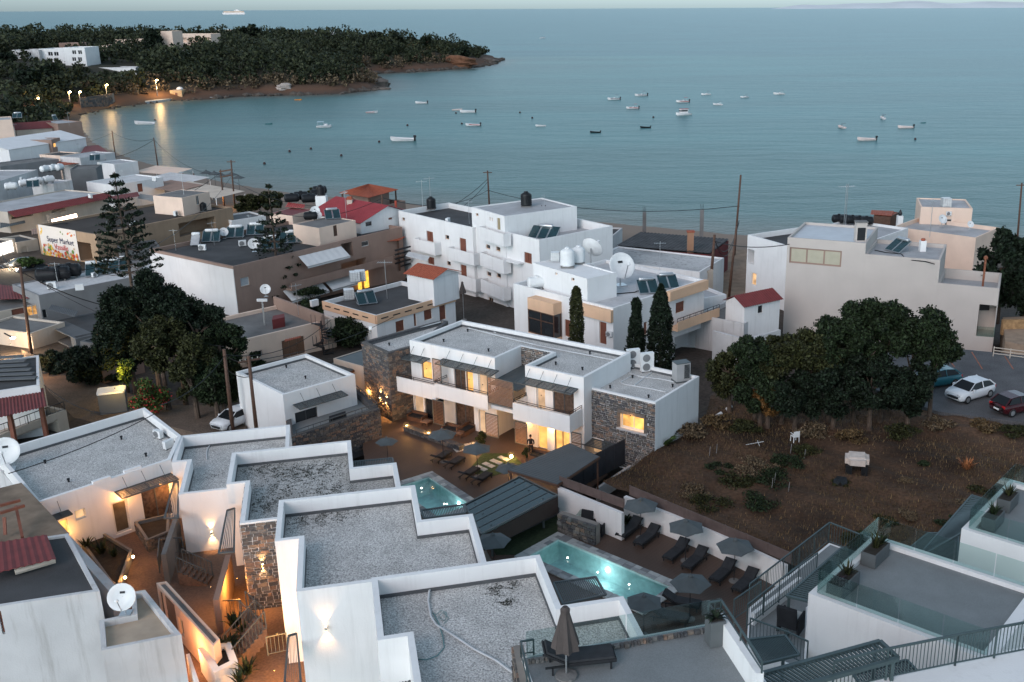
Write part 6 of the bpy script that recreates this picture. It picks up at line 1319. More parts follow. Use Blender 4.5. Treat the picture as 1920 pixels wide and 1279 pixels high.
# parking lot
park = slab('parking_lot',pxpoly([(1650,640),(1940,668),(1985,800),(1760,772),(1640,730)],8.75),6,8.75,M('worn_asphalt',(.10,.10,.105),.95,.2,.6,fine=.3,fscale=12,bump=.3)); struct(park)
o = thing('parking_lines','faded orange parking lines on the asphalt','marking',G(1830,690,8.76)); OR = M('faded_orange_paint',(.33,.12,.07),.8,.3,3)
for p,q in (((1758,650),(1790,688)),((1822,660),(1842,692)),((1884,668),(1900,692)),((1776,655),(1784,668))): bar('line',G(*p,8.757),G(*q,8.757),.1,.006,OR,o)
def car(label, loc, rz, paint, scale=1, name='parked_car'):
    o = thing(name,label,'car',loc,rz); L = [(-2.1,.60,.45,.62),(-2.02,.78,.28,.82),(-1.6,.86,.22,.92),(-.9,.88,.2,.97),(0,.88,.2,.98),(.9,.88,.2,.99),(1.5,.86,.22,.98),(1.95,.80,.28,.92),(2.1,.70,.42,.80)]
    m = MB()
    for x, w, z0, z1 in L:
        for y,z in ((-w * .9,z0),(-w,z0 + .15),(-w,(z0 + z1) / 2 + .1),(-w * .93,z1),(w * .93,z1),(w,(z0 + z1) / 2 + .1),(w,z0 + .15),(w * .9,z0)): m.v.append((x,y,z))
    for i in range(len(L) - 1):
        for j in range(8): m.f.append((i * 8 + j,i * 8 + (j + 1) % 8,(i + 1) * 8 + (j + 1) % 8,(i + 1) * 8 + j))
    m.f += [tuple(range(8)),tuple(range(len(L) * 8 - 8,len(L) * 8))[::-1]]; me_ = m.build('body',paint,o,True,False)
    # greenhouse: roof, windscreen, side glass
    S = [(-1.15,.82,.95),(-.35,.66,1.42),(.5,.66,1.48),(1.35,.64,1.40),(1.95,.74,.96)]
    r = MB(); r.add([(x,s * w * .96,z) for x,w,z in S[1:4] for s in (-1,1)],[(0,2,3,1),(2,4,5,3)]); k = len(r.v)
    r.add([(x,s * w * .96,z - .06) for x,w,z in S[1:4] for s in (-1,1)],[(1,3,2,0),(3,5,4,2)]); r.f += [(0,6,8,2),(2,8,10,4),(1,3,9,7),(3,5,11,9),(0,1,7,6),(4,10,11,5)]; r.build('roof',paint,o,0,0)
    for a, b, nm_ in ((0, 1, 'windscreen'), (3, 4, 'rear_window')):
        p,q = S[a],S[b]; g = MB(); g.quad((p[0],-p[1] * .93,p[2]),(p[0],p[1] * .93,p[2]),(q[0],q[1] * .93,q[2]),(q[0],-q[1] * .93,q[2])); g.build(nm_,M('car_glass',(.012,.014,.016),.15,.1,1,spec=.25),o,world=False)
    for s in (-1, 1):
        for p,q in (((-1.12,-.32,.33),(.42,.42,.42)),((.5,.5,1.3,0),(.5,.5,1.3,0))): pass
        for xs_ in (((-1.08,.97),(-.38,1.40),(.42,1.45),(.42,.98)),((.5,.98),(.5,1.45),(1.30,1.38),(1.72,1.0))):
            g = MB(); g.quad(*[(x,s * (.85 - (z - .95) * .42),z) for x,z in xs_]); g.build('side_window',M('car_glass',(.012,.014,.016),.15,.1,1,spec=.25),o,world=False)
        pl = MB(); pl.bar((-1.15,s * .84,.96),(-.36,s * .645,1.42),.05); pl.bar((.46,s * .85,.97),(.46,s * .65,1.46),.06); pl.bar((1.95,s * .75,.96),(1.36,s * .63,1.4),.09); pl.build('pillar',paint,o,0,0)
        hl = MB(); hl.box(-2.09,s * .55 - .16,.62,-1.9,s * .55 + .16,.76); hl.build('headlight',M('lamp_lens',(.6,.62,.65),.1,.05,3,spec=.8),o,world=False); tl = MB(); tl.box(1.95,s * .62 - .12,.7,2.09,s * .62 + .12,.9); tl.build('tail_light',M('tail_lens',(.45,.02,.02),.2),o,world=False); mi = MB(); mi.box(-.85,s * .98 - .09,.95,-.7,s * .98 + .09,1.08); mi.build('mirror',paint,o,0,0)
        for x in (-1.3, 1.3):
            w = MB(); w.lathe([(.32,-.1),(.33,-.05),(.33,.05),(.32,.1)],18,TR(x,s * .80,.32) @ RX(math.pi / 2)); wo_ = w.build('wheel',M('tyre_rubber',(.02,.02,.022),.8),o,True,False); ri = MB(); ri.lathe([(.2,0),(.2,.115),(.05,.12)],10,TR(x,s * .80,.32) @ RX(math.pi / 2 if s < 0 else -math.pi / 2)); ri.build('rim',STEEL,wo_,0,0)
    pt = MB(); pt.box(2.08,-.26,.5,2.115,.26,.62); pt.build('number_plate',PLASTW,o,0,0); gr = MB(); gr.box(-2.115,-.45,.42,-2.05,.45,.56); gr.build('grille',DARKM,o,0,0)
    o.scale = (scale,) * 3; return o
PW_ = M('white_car_paint',(.72,.73,.75),.25,.02,1,spec=.6); PR_ = M('dark_red_car_paint',(.045,.006,.009),.25,.05,1,spec=.6); PT_ = M('teal_car_paint',(.02,.12,.15),.3,.05,1,spec=.6)
cang = lambda f, r: ang2(V2(G(*r, 9.0)) - V2(G(*f, 9.0)))
car('white hatchback parked facing the dry plot',G(1818,745,8.76),cang((1772,752),(1862,726)),PW_); car('dark red hatchback at the right picture edge',G(1905,770,8.76),cang((1960,755),(1856,778)),PR_); car('teal car half hidden behind the tall tree',G(1752,722,8.76),R_(20),PT_)
def pipe_fence(label, pix, z, h): 
    o = thing('pipe_fence', label, 'fence', G(*pix[0], z)); c = [G(*p, z) for p in pix]
    for a, b in zip(c, c[1:]):
        for k in (.3,.6,.9): bar('rail',a + Vector((0,0,h * k)),b + Vector((0,0,h * k)),.06,.06,CREAM,o)
        for t in (0,.5,1): q = a.lerp(b,t); bar('post',q,q + Vector((0,0,h)),.07,.07,CREAM,o)
pipe_fence('pale pipe fence beside the parking lot', [(1862, 668), (1925, 676)], 8.75, .9)
# ================================================================ beige building on the right
BZ0 = 3.5; q1 = rect_d((1477, 445), (1622, 470), 15.6, 9)
pa,pb = V2(G(1477,445,15.6)),V2(G(1874,541,12.2)); uu = (pb - pa).normalized(); nn = Vector((-uu.y,uu.x)); nn = nn if nn.y > 0 else -nn
def kx(px,py): n3 = Vector((nn.x,nn.y,0)); return (V2(PLN(px,py,(*pa,0),n3)) - pa).dot(uu)
def blk(x0,x1,z,depth,root=None,y=500,par=.25,roof=None,off=0): a,b = pa + uu * x0 + nn * off,pa + uu * x1 + nn * off; return Bld('beige_building','long beige building with stepped roofline and strip window','house',ccw([a,b,b + nn * depth,a + nn * depth]),BZ0,z,BEIGE,roof or CONCL,par,.2,root=root)
k1, k2, k3 = kx(1622, 480), kx(1760, 520), (pb - pa).length
BG = blk(0,k1,15.6,8.5,roof=M('pale_metal_roof',(.5,.52,.55),.5,.06,1)); BG.W(1480,1578,467,497,'lit',n=3,frame=BROWNP,fw=.16,pane=M('cream_blind',(.42,.39,.30),.5,.06,2),sill=False,e=[i for i in range(4) if BG.edge(i)[2].dot(nn) < -.9][0]); BG.finish()
BG2 = blk(k1 + .004,k2,14.5,7.5,BG.root,par=.4); BG2.finish(); BG3 = blk(k2 + .004,k3,12.2,6.5,BG.root,par=1.0)
BG3.W(1833,1874,572,632,'void',d=2.5,e=[i for i in range(4) if BG3.edge(i)[2].dot(nn) < -.9][0]); BG3.finish()
_e = [i for i in range(4) if BG3.edge(i)[2].dot(uu) > .9][0]; m = MB()
gl = thing('balcony_glazing','glass balcony panel in the beige building corner','balustrade',G(1850,620,9)); n3 = Vector((nn.x,nn.y,0)); a_,b_ = PLN(1830,628,(*pa,0),n3),PLN(1866,630,(*pa,0),n3); glass_rail(gl,[a_ - n3 * .05 - Vector((0,0,.1)),b_ - n3 * .05 - Vector((0,0,.1))],1.0)
m = MB(); q = pa + uu * (k3 - 1.2) + nn * 2.2; m.box(-.5,-.05,0,.5,.05,2.1,TR(q.x,q.y,9.3)); m.build('inner_door',GLASSD,BG.root)
solar('solar heater with leaning blue panels on the beige building',V3 if False else Vector((*(pa + uu * (k1 + 2.2) + nn * 3.5),14.1)),R_(-60),2)
o = thing('chimney_box','grey vented chimney box on the beige building roof step','chimney',Vector((*(pa + uu * (k1 - .9) + nn * 2),15.3))); m = MB(); m.box(-.55,-.4,0,.55,.4,2.0); m.build('shaft',BEIGE,o,0,0); g = MB(); g.box(-.4,-.42,.2,.4,-.405,1.5); g.build('grille',DARKM,o,0,0); cp = MB(); cp.box(-.62,-.47,2.0,.62,.47,2.1); cp.build('cap',CONC,o,0,0)
o = thing('chimney','small white chimney with red cap on the beige building','chimney',Vector((*(pa + uu * (k2 - 2.2) + nn * 5.2),14.1))); m = MB(); m.box(-.3,-.3,0,.3,.3,1.1); m.build('stack',WHITE,o,0,0); cp = MB(); cp.lathe([(.2,1.1),(.25,1.2),(.2,1.32)],8); cp.build('pot',TILE,o,0,0)
for i, x in enumerate((1, 1.4, 1.8)): pass
hose('tangle of dark cables on the beige building roof',[(1640,470),(1660,475),(1690,478),(1700,488),(1735,492),(1752,497)],14.2,.05,CABLE)
o = thing('flue_pipe','tall rusty flue pipe on the low beige roof end','flue',Vector((*(pa + uu * (k3 - 1.6) + nn * 3),11.2))); m = MB(); m.tube([(0,0,0),(0,0,3.2)],.11,8); m.lathe([(.2,3.1),(.22,3.3),(.05,3.45)],8); m.build('pipe',M('rusty_iron',(.24,.09,.05),.8,.3,5),o,world=False)
antenna('tall thin aerial on the roof behind the beige building',G(1582,425,13),0,1.6); 
# small house with red roof and open shed
RH = Bld('small_white_house','small white house with dark red ribbed roof beside beige wall','house',rect3((1363,563),(1396,575),(1460,560),10.6),6,10.6,WHITE,CONC,.05,.1); RH.W(1421,1430,573,587,'glass',n=1,frame=DARKM); RH.finish(); gable(RH,10.6,.8,REDSD,.25,axis=None)
W1 = Bld('white_yard_building','low white yard building left of the small red-roofed house','house',rect_d((1305,590),(1395,607),9.0,7),5.5,9.0,WHITE2,CONC,.5,.2); W1.finish()
low_wall('long white garden wall in front of small red-roofed house',[(1338,620),(1400,636),(1462,618)],8.8,3,.25,WHITE2)
# buildings on the shore behind the beige one
WH = Bld('white_shore_house','white shore house with roof terrace left of the beige building','house',rect_d((1402,440),(1480,462),12.2,9),4.5,12.2,WHITE,CONCD,.6,.25); WH.W(1402,1414,468,495,'void',d=1.5); WH.W(1409,1418,512,535,'litdoor',n=1); WH.finish()
PH = Bld('peach_shore_house','pale peach house with blue tank on its flat roof','house',rect_d((1727,388),(1824,391),12.8,7),3.5,12.8,PEACHL,CONCL,.15,.2); PH.W(1772,1784,411,424,'glass',n=1); PH.finish()
PH2 = Bld('peach_shore_house','','house',rect_d((1675,425),(1830,446),11.0,8),3.5,11.0,PEACHL,CONCL,.5,.2,root=PH.root); PH2.finish(); PH3 = Bld('x','','house',rect_d((1690,445),(1810,455),9.4,3),3.5,9.4,BROWNP,CONCL,.3,.2,root=PH.root); PH3.finish()
_e = PH.hit(1776,418)[1]; hh = PH.hit(1778,400); ac('small white cooling unit hung on the peach house wall',hh[3] + Vector((0,-.2,-.3)),R_(0)); dish('white dish on the peach house wall',G(1765,424,10.9),R_(20)); tank('wc','pale blue cube tank on the peach house roof',G(1773,388,12.7),0,1.1); dish('second white dish at the peach house corner',G(1818,430,10.9),R_(10),.9)
OB = Bld('shore_outhouse','dark timber shed with torn red roof by the peach house','shed',rect_d((1638,404),(1670,407),10.7,4),3,10.7,WOOD,TILE,.05,.1); OB.finish(); sheet('torn_roof','torn red tile roof on the dark shed',[(1632,402),(1672,405),(1676,396),(1634,394)],10.8,TILE,.25)
ch = thing('chimney','white chimney with black cowl on the peach house terrace','chimney',G(1686,424,10.5)); m = MB(); m.box(-.35,-.35,0,.35,.35,1.4); m.build('stack',WHITE,ch,0,0); cp = MB(); cp.lathe([(.2,1.4),(.28,1.7),(.05,2.2)],8); cp.build('cowl',DARKM,ch,0,0)
MB_ = Bld('white_shore_house','white shore house with a row of black tanks behind the beige roof','house',rect_d((1520,432),(1640,450),11.8,9),4,11.8,WHITE,CONCL,.3,.2); MB_.finish()
for i in range(5): tank('bh',('first','second','third','fourth','fifth')[i] + ' black tank of the row behind the beige roof',G(1572 + i * 13,418 + i * 1.0,11.6),R_(8),.95,'black tank row')
antenna('tall aerial beside the black tank row',G(1585,425,11.6),.3,1.7); antenna('aerial with bow-shaped reflector at the peach house',G(1743,445,10.8),.5,1.5)
tree_px('dark_tree','large dark tree at the right edge behind the beige building',1870,600,6.5,420,60,LEAFD,14000,.3,20,21,.9,.3); tree_px('dark_tree','dark leafy mass beyond the beige terrace end',1915,610,6.5,455,55,LEAFD,9000,.3,16,22,.95,.3)
lw = slab('dry_path',pxpoly([(1880,595),(1960,592),(1960,655),(1885,640)],8.0),5,8.0,M('sandy_path',(.3,.22,.16),.95,.2,1)); struct(lw); low_wall('brown stone wall under the dark tree at right edge',[(1880,600),(1950,598)],8.9,1.5,.4,M('warm_stone',(.33,.2,.1),.9,.3,3),name='stone_wall')
# cypresses in front of the peach-banded house
def cyp_px(label,bx,by,zb,ty,hw,**k): b = G(bx,by,zb); dep = (b - Vector((0,0,CAM_H))).dot(cF); return cypress(label,b,px_h(bx,ty,b) - zb,hw * dep / FPX,**k)
cyp_px('slim trimmed cypress column in front of white house',1083,745,6.5,537,13,prof=([0,.1,.5,.85,.97,1],[.8,1,.95,.8,.5,.1]),n=8000,leaf=.10,mat=LEAFO); cyp_px('ragged cypress with bent tip, left of the taller one',1192,720,6.5,560,19,prof=([0,.2,.5,.7,.85,.95,1],[.9,1,.8,.55,.35,.45,.2]),seed=4,n=6000); cyp_px('tall dark pointed cypress beside the balcony',1237,720,6.5,533,23,prof=([0,.15,.45,.7,.9,1],[.9,1,.95,.75,.4,.05]),seed=8,n=9000)
# ================================================================ middle row: tall white block and neighbours
FB = PEACH
T1 = Bld('white_apartment_block','tall white stepped apartment block with brown shutters and black roof tank','building',rect_d((747,395),(886,427),13.4,8),4.5,13.4,WHITE,CONCD,.7,.22)
SHU = dict(leaf=WOODR, frame=M('peach_frame', (.55, .36, .25), .7))
for a in ((800,812,434,453,'shut'),(802,814,482,496,'shut'),(862,874,447,473,'door'),(864,875,497,524,'door'),(835,842,441,449,'glass'),(838,845,490,498,'glass'),(754,759,408,414,'glass')): T1.W(*a[:4],a[4],**SHU)
T1.finish()
TW = Bld('t','','',rect_d((884,388),(946,406),15.7,10),4.5,15.7,WHITE,CONCL,.12,.2,root=T1.root)
for a in ((892,897,400,405,'glass'),(918,920,407,414,'glass'),(922,924,408,415,'glass'),(932,938,409,431,'door'),(911,919,459,467,'glass'),(930,938,463,471,'glass'),(913,921,510,518,'glass'),(931,939,513,521,'glass'),(916,925,558,566,'glass')): TW.W(*a[:4],a[4],frame=M('peach_frame',(.55,.36,.25),.7),leaf=M('olive_door',(.3,.25,.15),.7))
TW.finish()
TR_ = Bld('t','','',rect_d((946,434),(1011,450),13.9,11),4.5,13.9,WHITE,CONCL,1.0,.22,root=T1.root)
TR_.W(983,997,474,494,'shut',n=2,**SHU); TR_.W(984,990,526,533,'shut',**SHU); TR_.finish()
for a in ((776,815,452,474),(840,888,470,492),(850,892,518,542),(898,944,432,455),(900,944,481,506),(902,944,532,556)):
    B_ = T1 if a[0] < 880 else TW; B_.balcony(*a, depth=1.0)
m = MB(); TRz = G(1003, 498, 9.5)
h_ = TR_.hit(975,500); e = h_[1]; q = TR_.pt(e,h_[2],10.9); m.prism(ccw([TR_.pt(e,.3,0,0).xy,TR_.pt(e,3.4,0,0).xy,TR_.pt(e,3.4,0,.9).xy,TR_.pt(e,.3,0,.9).xy]),10.75,10.88); m.build('ledge',WHITE,T1.root)
tank('bv','black dome-lidded tank on the highest white roof',G(987,387,15.6),0,1.2); tank('bv','black tank on far roof behind the white block',G(809,392,13.0),0,1.1)
solar('solar heater with three pale panels on the tall white block',G(1015,450,12.95),R_(-20),3,scale=1.1); antenna('aerial with square reflector beside the roof ladder',G(1021,395,15.6),.2,.6); antenna('tall aerial behind the white block, left',G(793,392,13),0,1.2); antenna('tall aerial behind the white block, right',G(808,390,13),.6,1.3)
o = thing('roof_ladder','iron ladder leaning on the highest white roof','ladder',G(1028,420,13)); p0,p1 = G(1030,423,12.95),G(1019,385,15.7)
for s in (-.22,.22): bar('stile',p0 + Vector((s,0,0)),p1 + Vector((s,0,0)),.06,.06,DARKM,o)
for i in range(9): c = p0.lerp(p1,(i + .5) / 9); bar('rung',c - Vector((.22,0,0)),c + Vector((.22,0,0)),.04,.04,DARKM,o)
# --- white house with peach bands
P2 = rect3((951,535),(1150,578),(1334,527),12.6); H2 = Bld('peach_banded_house','white house with peach bands, bay window and two solar heaters','house',P2,5.5,12.6,WHITE,M('whitewashed_roof',(.5,.5,.51),.85,.12,.4,stain=.5,stcol=(.2,.2,.2)),.35,.22)
PF = dict(frame=PEACH, fw=.12)
for a in ((1059,1072,600,632,'shut'),(1124,1137,604,645,'door'),(1267,1283,566,586,'shut'),(1207,1213,604,628,'shut')): H2.W(*a[:4],a[4],leaf=WOODR,n=1,**PF)
H2.W(1265, 1325, 622, 665, 'void', d=1.8); H2.finish()
eF = H2.hit(1060, 615)[1]; eR = H2.hit(1270, 575)[1]
def band(B,e,k0,k1,z0,z1,off,mat,name='band'): m = MB(); m.prism(ccw([B.pt(e,k0,0,.003).xy,B.pt(e,k1,0,.003).xy,B.pt(e,k1,0,off).xy,B.pt(e,k0,0,off).xy]),z0,z1); return m.build(name,mat,B.root)
LF, LR = H2.edge(eF)[3], H2.edge(eR)[3]; 
kR0 = (V2(PLN(1249,560,(*H2.edge(eR)[0],0),Vector((*H2.edge(eR)[2],0)))) - H2.edge(eR)[0]).dot(H2.edge(eR)[1])
band(H2, eR, kR0, LR, 11.7, 12.63, .5, PEACH)
kF = lambda x,y: (V2(PLN(x,y,(*H2.edge(eF)[0],0),Vector((*H2.edge(eF)[2],0)))) - H2.edge(eF)[0]).dot(H2.edge(eF)[1])
k = sorted((kF(1093,590),kF(1150,590))); band(H2,eF,k[0],k[1],11.3,12.4,.35,PEACH)
kB = lambda x,y: (lambda a,u,n: (V2(PLN(x,y,Vector((a.x + n.x * 1.1,a.y + n.y * 1.1,0)),Vector((n.x,n.y,0)))) - a).dot(u))(*H2.edge(eF)[:3]); k = sorted((kB(990,600),kB(1038,600))); 
# bay window: tinted glass with brown frames between peach bands
m = MB(); A = [H2.pt(eF,k[0],0,.003).xy,H2.pt(eF,k[1],0,.003).xy,H2.pt(eF,k[1],0,1.1).xy,H2.pt(eF,k[0],0,1.1).xy]; MB().prism(ccw(A),10.9,12.0).build('bay_band',PEACH,H2.root); MB().prism(ccw(A),8.0,8.6).build('bay_band',PEACH,H2.root); bw = MB().prism(ccw(offset_poly([Vector(p) for p in ccw(A)],.06)),8.6,10.9).build('bay_window',GLASSD,H2.root)
for kk,of in ((k[0] + .04,1.06),(k[1] - .04,1.06),((k[0] + k[1]) / 2,1.06),(k[0] + .04,.1),(k[1] - .04,.1)): bar('frame',H2.pt(eF,kk,8.6,of),H2.pt(eF,kk,10.9,of),.1,.1,WOOD,bw)
for z in (8.65,10.05,10.85): bar('frame',H2.pt(eF,k[0],z,1.06),H2.pt(eF,k[1],z,1.06),.09,.09,WOOD,bw)
# side balcony
kb = sorted(((V2(PLN(x,610,(*H2.edge(eR)[0],0),Vector((*H2.edge(eR)[2],0)))) - H2.edge(eR)[0]).dot(H2.edge(eR)[1])) for x in (1252,1330)); m = MB()
bz = 9.0; A = ccw([H2.pt(eR,kb[0],0,.003).xy,H2.pt(eR,kb[1],0,.003).xy,H2.pt(eR,kb[1],0,1.2).xy,H2.pt(eR,kb[0],0,1.2).xy]); MB().prism(A,bz - .2,bz).build('balcony',PEACH,H2.root); bar('balcony_front',H2.pt(eR,kb[0],bz + .35,1.15),H2.pt(eR,kb[1],bz + .35,1.15),.1,.7,PEACH,H2.root)
o = thing('balcony_rail','thin dark rail on the peach side balcony','railing',H2.pt(eR,kb[0],bz,1.1)); railing(o,[H2.pt(eR,kb[0],bz + .7,1.15),H2.pt(eR,kb[1],bz + .7,1.15)],.35,.5,DARKM,1.0)
SR = Bld('s','','',rect3((1000,493),(1101,523),(1156,511),14.6),12.0,14.6,WHITE,WHITE,.1,.15,root=H2.root); SR.W(1041,1045,511,516,'glass',frame=PEACHL); SR.W(1071,1077,521,527,'glass',frame=PEACHL); SR.finish()
zr2 = 12.25
tank('wv','white vertical tank on the stair room, front of the pair',G(1064,500,14.55),0,1.25); tank('wv','white vertical tank on the stair room, behind',G(1085,493,14.55),0,1.15); tank('wc','white cube tank on the stair room',G(1041,489,14.55),0,.8); tank('wh','large white barrel tank on the bay window wing',G(1007,541,12.3),R_(15),1.0)
dish('huge pale mesh dish at the back of the whitewashed roof',G(1108,497,12.3),R_(150),2.4); dish('huge white dish standing in the middle of the whitewashed roof',G(1163,535,zr2),R_(25),2.7)
solar('solar heater with green panels, left of the pair on whitewashed roof',G(1218,552,zr2),R_(12),2,scale=.95); solar('solar heater with green panels, right of the pair on whitewashed roof',G(1256,543,zr2),R_(12),2,scale=.95)
ac('small cooling unit beside the brown door of the peach-banded house',H2.pt(eF,kF(1145,612),9.9,.2),R_(-25),scale=.7)
antenna('thin aerial on the whitewashed roof',G(1237,510,zr2),0,1.0); hose('black pipe crossing the whitewashed roof',[(1108,567),(1130,562),(1150,553),(1190,549),(1215,540)],zr2,.05,CABLE)
o = thing('blocked_chimney','orange-brown brick chimney behind the whitewashed roof','chimney',G(1294,475,8)); m = MB(); m.box(-.4,-.4,0,.4,.4,2.8); m.build('stack',M('orange_render',(.34,.19,.12),.9),o,world=False); cp = MB(); cp.box(-.5,-.5,2.8,.5,.5,2.95); cp.build('cap',TILE,o,0,0)
# --- long low shore building with dark ribbed roof
LR1 = Bld('shore_tavern','long low shore tavern with dark corrugated roof and red fascia','building',rect_d((1155,463),(1330,478),8.2,9),2.5,8.2,M('dark_red_fascia',(.16,.03,.03),.8),CONCD,.05,.1); LR1.finish(); sheet_w('roof','',[Vector((*p,8.4)) for p in LR1.P],M('dark_corrugated',(.06,.058,.06),.8,.3,.8),.5,parent=LR1.root,amp=.08)
LR2 = Bld('back_roof','wide stained white roof behind the two large dishes','building',rect_d((1105,486),(1312,510),8.6,8),3,8.6,WHITE,M('stained_white_roof',(.42,.42,.42),.9,.45,.12,stain=1.0,stcol=(.08,.07,.065)),.15,.2); LR2.finish()
LR3 = Bld('white_shed','small white shed with parapet at the shoreline','shed',rect_d((1090,440),(1148,443),7.2,6),2,7.2,WHITE2,CONCD,.2,.2); LR3.finish()
for i,(x,y,h) in enumerate(((1208,440,3.2),(1315,447,4.0))): o = thing('broken_column','bare concrete column stub %s on the tavern roof' % ('left' if i == 0 else 'right'),'column',G(x,y,7.5)); m = MB(); m.box(-.25,-.25,0,.25,.25,h); m.build('shaft',CONC,o,0,0); m = MB(); [m.bar((sx,.0,h),(sx * 1.4,.1,h + .8),.04) for sx in (-.15,.0,.15)]; m.build('rebar',DARKM,o,0,0)
YS = Bld('cream_lean_to','cream lean-to with ribbed roof by the leaning pole','shed',rect3((1292,505),(1308,512),(1330,504),8.2),4,8.2,CREAM,CREAM,.05,.1); YS.W(1310,1328,513,525,'glass',n=2); YS.finish()
YP = Bld('white_yard_house','low white house with small roof right of the peach balcony','house',rect_d((1303,562),(1362,552),9.4,6),5.5,9.4,WHITE,CONCL,.3,.2); YP.finish()
# --- small house with dark roof and red tiled stair head
P3 = rect3((616,562),(705,592),(842,548),9.5); H3 = Bld('small_peach_house','small house with dark flat roof, peach band and red tiled stair head','house',P3,4.5,9.5,WHITE,CONCD,.45,.2)
for a in ((742,758,601,622,'shut'),(776,781,588,612,'door'),(795,810,578,600,'shut'),(824,836,570,600,'door')): H3.W(*a[:4],a[4],leaf=WOODR,frame=PEACH,fw=.12,n=1)
H3.finish()
for e in range(4):
    a, u, n, L = H3.edge(e)
    if n.y < .1: band(H3,e,0,L,8.65,9.53,.12,PEACH); [bar('slot',H3.pt(e,kk,9.1,.125),H3.pt(e,min(kk + .9,L),9.1,.125),.02,.12,DARKM,H3.root) for kk in np.arange(.5,L - .9,1.5)]
SH_ = Bld('s','','',rect3((775,510),(812,523),(848,508),11.8),8.9,11.8,WHITE,CONC,.05,.1,root=H3.root); SH_.finish(); gable(SH_,11.8,.7,TILE,.3)
solar('solar heater with two panels on the small dark roof',G(690,572,9.1),R_(25),2,scale=.95); tank('wc','white wrapped cube tank on the small dark roof',G(655,561,9.1),.3,1.0); tank('wc','white cube tank on a stand by the orange curtains',G(666,528,10.4),.3,1.0); tank('wc','second white cube tank beside the orange curtains',G(676,526,10.4),.3,1.0)
antenna('thin aerial on the small dark roof', G(726, 560, 9.1), 0, 1.3)
def closed_px(label, x, y, z, h): return closed_parasol(label, G(x, y, z), h)
closed_px('closed grey-green parasol by the white block foot',870,600,6.5,4.2); closed_px('closed dark parasol by the small peach house',818,610,6.5,4.0)
# ================================================================ long brown apartment building
PB = rect3((307,462),(437,500),(722,421),11.6); BA = Bld('brown_apartment_block','long brown apartment block with awnings, solar heaters and white end wall','building',PB,4,11.6,BROWNP,CONCD,.45,.25)
eL = BA.hit(400, 520)[1]; eS = BA.hit(560, 500)[1]; LL = BA.edge(eS)[3]
BA.W(451,468,520,536,'glass',n=1,frame=FRW,pane=M('grey_blind',(.4,.42,.44),.6)); BA.W(678,692,452,462,'glass',n=1); BA.W(640,662,455,482,'void',d=1.5); BA.W(640,688,488,520,'void',d=1.8); BA.finish()
sheetW = M('white_render_end',(.72,.68,.67),.9,.05,.5,stain=.2,stcol=(.4,.35,.3)); band(BA,eL,.0,BA.edge(eL)[3],4,11.3,.08,sheetW,'end_wall')
BAk = lambda x,y,of=0: (lambda a,u,n: (V2(PLN(x,y,Vector((a.x + n.x * of,a.y + n.y * of,0)),Vector((n.x,n.y,0)))) - a).dot(u))(*BA.edge(eS)[:3])
kk = sorted((BAk(545,530,1.2),BAk(735,470,1.2))); MB().prism(ccw([BA.pt(eS,kk[0],0,.003).xy,BA.pt(eS,kk[1],0,.003).xy,BA.pt(eS,kk[1],0,1.3).xy,BA.pt(eS,kk[0],0,1.3).xy]),7.6,7.8).build('balcony_slab',BROWNP,BA.root); bar('balcony_front',BA.pt(eS,kk[0],8.1,1.25),BA.pt(eS,kk[1],8.1,1.25),.12,.9,BROWNP,BA.root)
AWN = M('white_awning_cloth', (.62, .62, .62), .85, .06, 1, stain=.2, stcol=(.4, .4, .4))
def awning(label, x0, x1, y, z, out=1.5, drop=1.0, B=BA, e=None): 
    e = eS if e is None else e; a,u,n,L = B.edge(e); ks = sorted((V2(PLN(x,y,(*a,0),Vector((*n,0)))) - a).dot(u) for x in (x0,x1)); c = [B.pt(e,ks[0],z,.05),B.pt(e,ks[1],z,.05),B.pt(e,ks[1],z - drop,out),B.pt(e,ks[0],z - drop,out)]; o = thing('awning',label,'awning',c[0]); sheet_w('cloth','',c,AWN,.9,parent=o,amp=.03)
    for q, r in ((c[2], c[3]),): bar('roller', q, r, .08, .08, STEEL, o)
    v = MB(); v.quad(c[3],c[2],c[2] - Vector((0,0,.22)),c[3] - Vector((0,0,.22))); v.build('valance',AWN,o)
awning('upper white awning on the brown apartment block',558,640,470,11.0); awning('lower white awning nearest the orange curtains',606,655,525,7.5); awning('lower white awning further along the brown block',530,602,545,7.5)
ORC = EM('orange_lit_curtain', (1, .50, .06), .9, .25, 4)
o = thing('curtain','pair of glowing orange curtains on the brown block ground floor','curtain',BA.pt(eS,BAk(682,505),6,.3))
for x0,x1 in ((669,676),(681,690)): ks = sorted((BAk(x0,505,.4),BAk(x1,505,.4))); sheet_w('drape','',[BA.pt(eS,ks[0],7.4,.4),BA.pt(eS,ks[1],7.4,.4),BA.pt(eS,ks[1],5.2,.4),BA.pt(eS,ks[0],5.2,.4)],ORC,.25,parent=o,amp=.06)
zb = 11.2
for i,(x,y,n,r,s) in enumerate(((365,462,1,10,1.0),(395,455,2,10,1.0),(440,447,2,10,1.0),(478,442,2,10,1.0),(508,468,2,15,1.0),(548,457,3,15,1.0))): solar(('solar heater with pale covered panel at the white end','solar heater second from the white end','solar heater beside the round dish','solar heater in the middle of the brown roof','solar heater near the front parapet with dark panels','wide solar heater next to the mossy tank')[i],G(x,y,zb),R_(r),n,False,None,s,cover=(i == 0))
for i,(x,y,s) in enumerate(((421,447,1.1),(477,472,1.3),(592,408,1.2),(597,414,1.0),(499,556,1.1))): dish(('white dish among the solar heaters','white dish near the front parapet of the brown roof','white dish on the peach roof room','smaller white dish on the peach roof room','white dish above the low cream house')[i],G(x,y,11.2 if i < 2 else (12.9 if i < 4 else 9.2)),R_(20),s)
